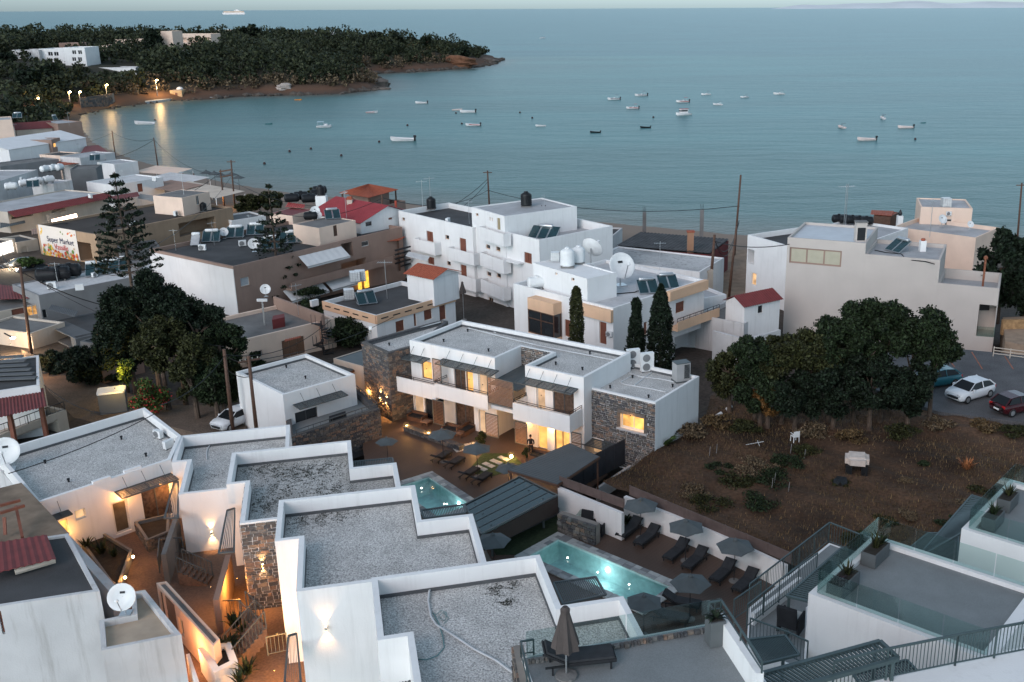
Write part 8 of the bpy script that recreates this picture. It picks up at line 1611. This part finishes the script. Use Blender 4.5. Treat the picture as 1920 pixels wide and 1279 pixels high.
far_bld('white_hotel','white three-storey hotel with window grid at the left of headland',(118,90),(158,88),124,14,WHITE,CONCL,GW((135,146),(94,107),8,8)); far_bld('white_hotel','white hotel wing left of the window grid block',(72,92),(118,91),116,14,WHITE,CONCL,GW((90,101),(97,109),9,8)); far_bld('white_hotel','low white hotel wing nearest the left edge',(22,94),(72,93),112,12,WHITE2,CONCL,GW((34,50),(98,),9,7))
CB = far_bld('terrace_hotel','pink-white hotel with sloping grey roof on the headland crest',(301,62),(395,66),92,16,PEACHL,GREYP,[(333,350,71,79,'void',dict(d=2)),(353,370,71,79,'void',dict(d=2)),(373,391,70,78,'void',dict(d=2))]); far_bld('terrace_hotel','white end wall block of the crest hotel',(301,59),(322,58),100,14,PEACHL,GREYP); far_bld('terrace_hotel','low grey wing right of the crest hotel',(394,57),(446,55),72,10,PEACHL,GREYP)
for lab,p1,p2,yb,w in (('small pale villa with flat roof left of the dark cypress',(242,74),(268,73),90,PEACHL),('pale villa second from the cypress',(215,74),(240,74),88,PEACHL),('little pink villa beside the round tree',(185,85),(200,85),96,PEACHL),('grey villa touching the cypress',(267,68),(288,68),84,GREYP),('pale villa among trees right of the crest',(512,64),(532,64),72,PEACHL),('pale roofed villa on the far crest',(578,61),(602,61),68,CREAM),('white villa on the far crest',(616,58),(626,59),68,WHITE),('white villa right of the far crest one',(638,62),(656,62),70,WHITE2),('flat house at the headland tip',(822,82),(858,83),92,GREYP),('tile-topped house behind the white hotel',(110,82),(152,79),92,BROWNP),('long white canopy roof below the hotel',(175,127),(254,126),134,WHITE),('little white hut on the hotel slope',(205,140),(230,140),146,WHITE2)):
    far_bld('headland_villa',lab,p1,p2,yb,9,w,CONCL if w is not GREYP else GREYP,[((p1[0] * 2 + p2[0]) / 3 - 2,(p1[0] * 2 + p2[0]) / 3 + 3,p1[1] + 3,p1[1] + 8,'glass',dict(n=1))] if p2[0] - p1[0] > 12 else (),'house',.2)
CP = far_bld('chapel','small lit stone chapel with pale dome by the quay',(318,170),(340,169),180,5,M('honey_stone',(.5,.36,.22),.9,.2,3),CONCL,[(328,333,174,180,'door')],par=.1); q = CP.root.location; m = MB(); m.lathe([(1.5,0),(1.4,.5),(.9,1.0),(.05,1.25)],14,TR(q.x,q.y + 2.5,CP.z1)); m.build('dome',WHITE,CP.root,True)
light('chapel_glow', 'POINT', q + Vector((-6, -7, 9)), 900, (1, .62, .28), CP.root, .5)
quay = slab('quay',pxpoly([(272,191),(330,184),(400,182),(402,178),(330,178),(272,186)],.9),-1,.9,M('quay_concrete',(.4,.42,.43),.9,.1,.4)); tag(quay,'pale concrete quay below the lit chapel','quay')
sw2 = thing('sea_wall','grey stone sea wall left of the street lamps','wall',TG(180,192)); p,q = TG(152,203),TG(212,196); u = (q - p).xy.normalized(); stones(sw2,p.xy,u,Vector((u.y,-u.x)),(q - p).xy.length,0,5.5,.7,(.6,1.6),proud=.5); MB().prism(ccw([p.xy,q.xy,q.xy + Vector((0,2)),p.xy + Vector((0,2))]),-1,5.4).build('core',MORTAR,sw2)
def shore_lamp(label, px, py, yb, e=2500): 
    b = TG(px,yb); z = AT(px,py,b.y).z; o = thing('shore_lamp',label,'street lamp',b,0,'lamps along the bay'); m = MB(); m.tube([b,(b.x,b.y,z)],.14,6); m.bar((b.x,b.y,z),(b.x + .9,b.y - .6,z + .1),.12); m.build('post',STEEL,o); g = MB(); g.lathe([(.1,-.3),(.5,0),(.1,.3)],10,TR(b.x + 1,b.y - .8,z)); g.build('lamp_head',EM('sodium_lamp',(1,.62,.22),30,.01),o,True); light('glow','POINT',(b.x + 1,b.y - 1.6,z - .4),e,(1,.6,.22),o,.5)
shore_lamp('bay lamp standing over the pale quay',296,150,184,1800); shore_lamp('bay lamp beside the stone sea wall',203,159,195,1500); shore_lamp('bay lamp at the town end, upper',134,172,207,900); shore_lamp('bay lamp at the town end, second',152,172,200,450); shore_lamp('bay lamp among bushes at far left',72,184,200,450); shore_lamp('lone lamp in the trees of the headland tip',784,91,100,800)
# woodland: one mass of crowns over the headland
def wood():
    N = 9500; x = rng.uniform(-760,-75,N); y = rng.uniform(335,880,N); d = shore_dist(x,y); g = ground_z(x,y); keep = (d > np.where(x < -190,4,8)) & (y - 880 < 0); x,y,d,g = x[keep],y[keep],d[keep],g[keep]
    px = []; bl = bpy.data
    V = []; S = []; bs = [o for o in bpy.data.objects if o.type == 'EMPTY' and o.name.split('.')[0] in ('white_hotel','terrace_hotel','headland_villa','chapel')]
    for X, Y, D, Gz in zip(x, y, d, g):
        ok = True; low = False
        for o in bs:
            l = o.location
            if abs(X - l.x) < (17 if 'villa' not in o.name else 9) and -42 < Y - l.y < 9: low = True; ok = not (abs(X - l.x) < 9 and -10 < Y - l.y < 12); break
        if not ok: continue
        h = (.4 if low else 1) * random.choice((1,1,1,1.25,1.25,1.6)) * random.uniform(3.6,7.5) * min(1,.5 + D / 60); r = h * random.uniform(.42,.62); k = int(30 + r * 18)
        q = rng.normal(size=(k,3)); q /= np.linalg.norm(q,axis=1)[:,None]; q *= (.65 + .45 * rng.random((k,1))); V.append(np.array([X,Y,Gz + h * .55]) + q * np.array([r,r,h * .5])); S.append(np.full(k,.75 + r * .10))
    V = np.concatenate(V); S = np.concatenate(S) * rng.uniform(.6,1.3,len(V)); o = link('woodland',leafmesh('woodland',leaf_mat('headland_foliage',(.026,.040,.022),.55,warm=.012),V,S,long=1.5)); tag(o,'dark evergreen wood covering the headland','woodland',kind='stuff')
    # dry pink scrub along the low cliff
    N = 2600; x = rng.uniform(-330,-75,N); y = rng.uniform(440,720,N); d = shore_dist(x,y); g = ground_z(x,y); k = (d > 2) & (d < 24); C = []
    for X,Y,Gz in zip(x[k],y[k],g[k]): r = random.uniform(1.2,3.0); q = rng.normal(size=(34,3)); q /= np.linalg.norm(q,axis=1)[:,None]; C.append(np.array([X,Y,Gz + r * .7]) + q * r * np.array([1,1,.8]))
    o = link('scrub',leafmesh('scrub',LEAFP,np.concatenate(C),.9)); tag(o,'dry brownish scrub along the low headland cliff','scrub',kind='stuff')
wood()
cypress('dark pointed cypress beside the pale villas',TG(290,100),AT(290,55,TG(290,100).y).z - TG(290,100).z,4.2,leaf=.8,n=1500,name='headland_cypress')
for i,(x,yb,ty,hw,t) in enumerate(((228,86,58,7,'thin umbrella pine above the pale villas'),(470,78,42,24,'round tall pine on the crest of the headland'),(145,92,76,12,'round dark tree behind the white hotel'),(540,78,54,15,'broad pine right of the crest'),(712,88,58,14,'ragged pine on the far ridge'),(745,92,62,16,'dark pine left of the tip lamp'),(772,92,66,12,'round pine behind the tip lamp'),(800,95,65,13,'tall pine at the headland tip'),(870,112,86,16,'low rounded tree at the very tip'),(15,130,95,22,'dark tree mass at the left edge below the hotel'),(50,110,85,9,'grey-green tree in front of the low hotel wing'),(845,95,76,8,'small tree over the tip house'),(105,170,118,28,'tall dark tree below the white hotel'),(60,175,125,30,'spreading dark tree near the left lamp'))):
    b = TG(x,yb); dep = (b - Vector((0,0,CAM_H))).dot(cF); h = max(5,AT(x,ty,b.y).z - b.z); tree('headland_tree',t,b,h,hw * dep / FPX,h * .42,LEAFD,1600,1.1,12,90 + i,.5)
# shore rocks
def rocks():
    m = MB(); r = random.Random(9); k = 0
    for i in range(14, 31):
        a, b = np.array(SHORE[i]), np.array(SHORE[i + 1]); L = np.linalg.norm(b - a)
        for j in range(int(L / 1.5)):
            t = r.random(); p = a + (b - a) * t + np.array([r.gauss(0,2.2),r.gauss(0,2.2)]); s = r.uniform(.6,2.8) if i > 17 else r.uniform(.4,1.0); bm = bmesh.new(); bmesh.ops.create_icosphere(bm,subdivisions=1,radius=1)
            sx,sy,sz = s * r.uniform(.8,1.6),s * r.uniform(.7,1.2),s * r.uniform(.5,1.0); m.add([(p[0] + v.co.x * sx * r.uniform(.75,1.2),p[1] + v.co.y * sy * r.uniform(.75,1.2),.2 + v.co.z * sz * r.uniform(.75,1.2)) for v in bm.verts],[tuple(v.index for v in f.verts) for f in bm.faces]); bm.free()
    o = m.build('shore_rocks',M('dark_shore_rock',(.085,.072,.062),.95,.35,.6,bump=.5,bscale=2)); tag(o,'dark broken rocks along the headland waterline','rocks',kind='stuff')
rocks()
def boulder(label, px, py, s, sq=(1, 1, 1), mat=None, seed=1):
    r = random.Random(seed); bm = bmesh.new(); bmesh.ops.create_icosphere(bm,subdivisions=3,radius=1)
    for v in bm.verts: n = 1 + .22 * math.sin(v.co.x * 3.1 + seed) * math.cos(v.co.y * 2.7 + seed) + .12 * math.sin(v.co.z * 9 + v.co.x * 4); v.co = Vector((v.co.x * s * sq[0],v.co.y * s * sq[1],v.co.z * s * sq[2])) * n
    me = bpy.data.meshes.new('boulder'); bm.to_mesh(me); bm.free(); me.materials.append(mat or M('grey_cliff_rock',(.14,.12,.105),.95,.35,.5,bump=.6,bscale=1.5)); o = link('boulder',me); o.location = G(px,py,0) if mat is None else TG(px,py); return tag(o,label,'rock')
boulder('layered dark cliff block at the near point',694,163,6.5,(1.3,1,.75),seed=2); boulder('low dark rock off the near point',716,168,2.4,(1.8,1,.45),seed=3); boulder('dark rock hump at the headland tip',912,119,7,(1.4,1,.5),seed=4); boulder('outermost small rock off the headland tip',930,113,3.5,(1.8,1,.5),seed=5); boulder('pale boulder on the red slope',532,167,2.6,(1.3,1,.8),M('pale_boulder',(.38,.33,.3),.9,.2,1),6); boulder('dark rock shelf left of the near point',655,170,5,(1.6,1,.55),seed=8)
EARTH = M('orange_cliff_earth', (.16, .075, .042), .95, .3, .4, bump=.6, bscale=1.2)
for i,(x,y,s,q) in enumerate(((855,118,7,(2.0,.8,.6)),)): boulder(('orange earth cliff face near the headland tip',)[i],x,y,s,q,EARTH,20 + i)
# far island and ship
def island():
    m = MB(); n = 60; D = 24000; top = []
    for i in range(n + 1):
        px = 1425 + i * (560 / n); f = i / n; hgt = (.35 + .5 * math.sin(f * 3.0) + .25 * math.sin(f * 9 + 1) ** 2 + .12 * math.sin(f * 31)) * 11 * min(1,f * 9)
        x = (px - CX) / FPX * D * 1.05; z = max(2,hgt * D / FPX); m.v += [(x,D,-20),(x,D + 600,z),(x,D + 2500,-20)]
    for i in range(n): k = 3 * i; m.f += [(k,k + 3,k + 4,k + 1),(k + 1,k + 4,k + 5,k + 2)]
    return struct(m.build('far_hills',M('painted_haze',(.62,.65,.68),.95,.06,.001),smooth=True))  # distance haze is painted into this pale hill colour
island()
D_ = 9500; sx = lambda px: (px - CX) / FPX * D_ * math.cos(PITCH) * 1.055; o = thing('cruise_ship','white cruise ship with lit decks on the horizon','ship',(AT(438,24,D_).x,D_,0)); SM_ = M('ship_white',(.8,.74,.72),.5); k = D_ / FPX * 1.05
c = o.location; m = MB(); m.prism([(c.x - 19 * k,D_),(c.x + 19 * k,D_),(c.x + 17 * k,D_ + 30),(c.x - 15 * k,D_ + 30)],0,3 * k); m.build('hull',SM_,o); m = MB(); m.prism([(c.x - 17 * k,D_),(c.x + 17 * k,D_),(c.x + 16 * k,D_ + 28),(c.x - 15 * k,D_ + 28)],3 * k,5.4 * k); m.build('decks',EM('ship_lit_decks',(1,.85,.75),.28,.3,.02),o); m = MB(); m.prism([(c.x + 1 * k,D_),(c.x + 11 * k,D_),(c.x + 11 * k,D_ + 20),(c.x + 1 * k,D_ + 20)],5.4 * k,6.6 * k); m.build('upper_deck',SM_,o); m = MB(); m.prism([(c.x + 4 * k,D_ + 5),(c.x + 7 * k,D_ + 5),(c.x + 7 * k,D_ + 15),(c.x + 4 * k,D_ + 15)],6.6 * k,8.2 * k); m.build('funnel',SM_,o)
# ================================================================ boats
HW = M('boat_white',(.70,.68,.68),.4,.05,1); HR = M('boat_red',(.33,.03,.03),.4); HT_ = M('boat_teal',(.05,.16,.17),.5); HO = M('kayak_orange',(.7,.25,.03),.5); HP = M('boat_pinkish',(.70,.58,.55),.4,.05,1)
def b_boat(kind):
    def f():
        o = thing('moored_boat','','boat'); hull = {'o': HW,'r': HW,'b': HW,'c': HW,'t': HT_,'k': HO,'p': HP,'d': PLASTB}[kind[0]]; m = MB(); S = [(-2.6,.75,-.15,.55),(-1.5,.95,-.25,.55),(0,1.0,-.28,.62),(1.4,.8,-.22,.75),(2.3,.4,-.1,.92),(2.75,.04,.3,1.0)]
        for x, w, z0, z1 in S:
            for y,z in ((0,z0),(-w * .6,z0 + .1),(-w,z1),(-w * .86,z1),(-w * .7,max(z0 + .3,.1)),(w * .7,max(z0 + .3,.1)),(w * .86,z1),(w,z1),(w * .6,z0 + .1)): m.v.append((x,y,z))
        for i in range(len(S) - 1):
            for j in range(9): m.f.append((i * 9 + j,i * 9 + (j + 1) % 9,(i + 1) * 9 + (j + 1) % 9,(i + 1) * 9 + j))
        m.f += [tuple(range(9)), tuple(range(45, 54))[::-1]]; m.build('hull', hull, o)
        if 's' in kind: s = MB(); [s.bar((-2.55,sg * .97,.42),(1.4,sg * .93,.58),.05,.22) for sg in (-1,1)]; s.build('stripe',HR if 'R' in kind else M('boat_navy',(.02,.025,.05),.4),o)
        if 'm' in kind: e = MB(); e.box(-3.0,-.22,-.2,-2.6,.22,.9); e.box(-3.15,-.26,.8,-2.55,.26,1.25); e.build('outboard_motor',PLASTB,o)
        if 'n' in kind:
            e = MB(); e.box(-.5,-.4,.3,.1,.4,1.0); e.build('console',HW,o); w = MB(); w.box(.08,-.4,1.0,.13,.4,1.35); w.build('windscreen',GLASSD,o)
            b = MB(); b.box(-2.0,-.7,2.0,-.6,.7,2.06); b.build('sun_top',HR if 'R' in kind else M('boat_navy',(.02,.025,.05),.4),o); p = MB(); [p.bar((-1.3,s * .7,.6),(-1.3 + d,s * .68,2.0),.04) for s in (-1,1) for d in (-.6,.6)]; p.build('frame',STEEL,o)
        if 'C' in kind:
            e = MB(); e.prism([(-1.2,-.75),(1.0,-.7),(1.5,-.3),(1.5,.3),(1.0,.7),(-1.2,.75)],.55,1.9); e.build('cabin',HW,o); w = MB(); w.prism([(-1.0,-.78),(1.03,-.73),(1.53,-.3),(1.53,.3),(1.03,.73),(-1.0,.78)],1.2,1.65); w.build('cabin_window',GLASSD,o); r = MB(); r.box(-1.4,-.85,1.9,1.3,.85,2.0); r.build('cabin_roof',HR,o); q = MB(); [q.bar((x,s * .8,.7),(x,s * .8,1.3),.04) for s in (-1,1) for x in (-2.4,-1.8,1.8)]; q.build('rail_post',STEEL,o)
        if 'A' in kind: b = MB(); b.box(-2.2,-.9,2.0,.2,.9,2.07); b.build('awning',M('pale_blue_awning',(.5,.62,.68),.7),o); p = MB(); [p.bar((x,s * .8,.6),(x,s * .8,2.0),.05) for s in (-1,1) for x in (-2.0,0)]; p.build('awning_post',STEEL,o); e = MB(); e.box(.2,-.6,.5,1.4,.6,1.25); e.build('cabin',HW,o)
        if 'e' in kind: s = MB(); [s.box(x - .12,-.7,.32,x + .12,.7,.38) for x in (-1.4,.2,1.3)]; s.build('thwart',WOOD,o)
        return o
    return f
BOATS = [(271,233,38,'oe',178,'white rowing boat nearest the lamp reflections'),(504,233,14,'te',0,'small teal dinghy near the bay middle'),(607,239,29,'bA',10,'white boat with pale blue awning'),(697,212,23,'rsRe',5,'white open boat with red stripe beyond the awning boat'),(790,194,23,'om',180,'white speedboat nearest the headland point'),(857,207,20,'pe',0,'plain pale boat behind a longer one'),(877,211,30,'om',180,'long white boat with outboard in front of plain one'),(887,236,28,'rsRm',180,'red and white boat with outboard'),(755,264,46,'om',180,'largest open white boat with black outboard, near the shore'),(559,188,14,'k',0,'orange kayak under the red cliff'),(1014,237,20,'oe',180,'small white boat in mid bay, left of the group'),(1116,249,20,'dm',180,'grey inflatable with black outboard, left'),(1210,240,20,'dm',180,'grey inflatable with black outboard, right'),(1151,187,24,'bsmn',180,'white sunboat with dark top, leftmost of the group'),(1186,204,24,'bsRmn',180,'white sunboat with red stripe below the leftmost'),(1202,180,24,'bsmnx',180,'white sunboat with dark stripe, farthest of the left three'),(1280,192,25,'bsRmny',180,'white boat with red sun top behind the cabin cruiser'),(1282,216,33,'cC',200,'red-roofed white cabin cruiser'),(1324,178,19,'bn',190,'white boat with dark top, far right of the cruiser'),(1346,197,19,'bnz',160,'white boat with white sun top near the cruiser'),(1396,183,17,'bnw',200,'small white boat with canopy in the far middle'),(1461,177,22,'bnv',180,'white boat farthest right of the group'),(1578,240,13,'pn',110,'pinkish boat with dark top seen end-on'),(1655,223,13,'bnu',90,'white boat with windscreen seen end-on'),(1698,240,30,'pm',180,'pinkish open boat with black motor'),(1625,263,36,'pmq',180,'long pinkish-white boat nearest on the right'),(1017,72,11,'bnt',20,'lone boat far out at sea'),(1731,231,10,'te2',0,'tiny dark dinghy at the right')]
for x, y, L, kd, rz, t in BOATS:
    p = G(x,y,0); dep = (p - Vector((0,0,CAM_H))).dot(cF); s = L * dep / FPX / 5.6 * (1 if abs(math.cos(R_(rz))) > .5 else 1.9); place(('boat',kd),b_boat(kd),t,p,R_(rz),'boats moored in the bay',s)
def b_buoy(): o = thing('mooring_buoy','','buoy'); m = MB(); m.lathe([(.02,-.3),(.28,-.15),(.35,.1),(.25,.4),(.08,.55)],10); m.build('float',M('buoy_dark',(.05,.03,.03),.6),o,True); c = MB(); c.lathe([(.05,.5),(.05,.75),(.01,.78)],6); c.build('ring_post',STEEL,o); return o
for i,(x,y) in enumerate(((711,267),(640,293),(866,233),(764,236),(855,213),(998,222),(975,212),(1225,221),(1716,262),(543,285),(496,308),(583,280),(291,226))): place('buoy',b_buoy,'small mooring buoy ' + ('left of the largest open boat','close to the town shore','left of the red and white boat','right of the striped boat','below the plain pale boat','above the small white boat','further left in mid bay','below the left group of sunboats','right of the pinkish-white boat','above the beach tree','nearest the beach tree','right of the beach tree','white one beside the rowing boat')[i],G(x,y,0),0,'mooring buoys',1.1)
# ================================================================ poles and wires
def pole_px(label, bx, by, tx, ty, zb, arms=1, rz=0, r=.17, wood=True):
    b = G(bx,by,zb); t = AT(tx,ty,b.y); return pole(label,b,t.z - zb,rz,arms,wood,r,(t.x - b.x,0)),t
_,pA = pole_px('dark utility pole left of the annex, nearer the tree',437,812,420,655,6.8,0); _,pB = pole_px('dark utility pole in front of the annex corner',482,815,466,668,6.8,1,.6)
lamp_ = thing('street_lamp','curved street lamp arm on the annex pole','street lamp',pB); m = MB(); q = AT(477,731,pB.y); e_ = AT(505,727,pB.y); m.tube([q,q.lerp(e_,.5) + Vector((0,0,.35)),e_],.04,6); m.build('arm',STEEL,lamp_); m = MB(); m.box(-.18,-.1,-.08,.22,.1,.06,TR(*e_)); m.build('lamp_head',PLASTW,lamp_)
_,pC = pole_px('dark pole at the cream street house',60,678,38,500,6.0,0); _,pD = pole_px('pole at the water edge near the bay end',216,292,210,245,2,0); _,pE = pole_px('pole with lamp by the beach road',297,318,288,258,2,0); _,pF = pole_px('left pole of the twin transformer frame',420,382,413,318,3,0); _,pG = pole_px('right pole of the twin transformer frame',440,385,433,300,3,1)
o = thing('transformer_frame','crossbars joining the twin poles','frame',pF); bar('crossbar',AT(411,322,pF.y),AT(436,318,pF.y),.25,.25,WOOD,o); bar('crossbar',AT(413,332,pF.y),AT(436,328,pF.y),.2,.2,WOOD,o)
_,pH = pole_px('tall pole behind the white apartment block',918,395,914,320,3,1); _,pI = pole_px('tall pole on the beach between white houses',1375,500,1389,328,2.5,0,0,.17); _,pJ = pole_px('short leaning pole tied to the tall one',1366,560,1381,425,4,0); _,pK = pole_px('leaning pole with cable bundle by the cream lean-to',1330,560,1340,440,4.5,0,0,.2); _,pL = pole_px('pole at the right picture edge',1906,470,1916,343,3,1); _,pM = pole_px('dark pole in front of the raspberry roof',720,520,716,365,4.5,0,0,.16); _,pN = pole_px('thin pole beside the small peach house',761,640,759,575,5.5,1); _,pO = pole_px('short pole at the beach taverns',366,356,363,325,2,0)
D = lambda p, z=-.4: Vector((p.x, p.y, p.z + z))
for lab,a,b,sg in (('cable sagging from white block pole to beach pole',D(pH,-3.6),D(pI,-4.4),2.0),('cable between the twin poles and raspberry roof',D(pG,-4),D(pM,-1),2.2),('cable from raspberry roof to the white block pole',D(pM),D(pH,-3.5),1.8),('upper cable from annex pole to tree pole',D(pA),D(pB),.3),('lower cable from annex pole to tree pole',D(pA,-1.6),D(pB,-1.6),.3),('cable from annex pole toward the small peach house',D(pB),D(pN),.8),('cable from the tree pole down to the lane',D(pA,-.5),AT(300,760,62),.6),('cable from bay end pole to road pole',D(pD,-.4),D(pE,-.3),1.2),('cable from road pole to twin poles',D(pE,-.5),D(pF,-1),2.0),('cable from road pole back along the roofs',D(pE,-.5),AT(180,300,240),1),('black cable over the bungalow roof',AT(290,776,59.5),AT(16,888,49.5),.25),('cable across the sandy lane to the bungalow',AT(82,722,62),AT(252,766,60),1.0),('cable bundle drooping between two beach poles',D(pI,-6.5),D(pK,-.5),3.5),('second drooping cable between beach poles',D(pI,-6.8),D(pK,-.7),2.6),('cable from the leaning pole to the beige building',D(pK,-.8),AT(1480,458,101),.5),('long cable along left town roofs',D(pC),AT(0,470,120),1),('cable from cream house pole to grey house',D(pC,-.5),AT(300,580,100),1.2),('cable toward the twin poles over supermarket',D(pF,-.6),AT(100,420,140),2.5),('guy cable left of white block pole, upper',D(pH,-1.5),AT(850,385,pH.y - 5),.3),('guy cable left of white block pole, lower',D(pH,-2),AT(862,392,pH.y - 6),.3)): wire(lab,a,b,sg,.028 if (a.y + b.y) / 2 < 90 else .045)
b_ = slab('beach_road',pxpoly([(1338,470),(1400,468),(1400,560),(1335,640)],4.2),1.5,4.2,M('sandy_track',(.24,.17,.12),.95,.2,.8)); struct(b_)
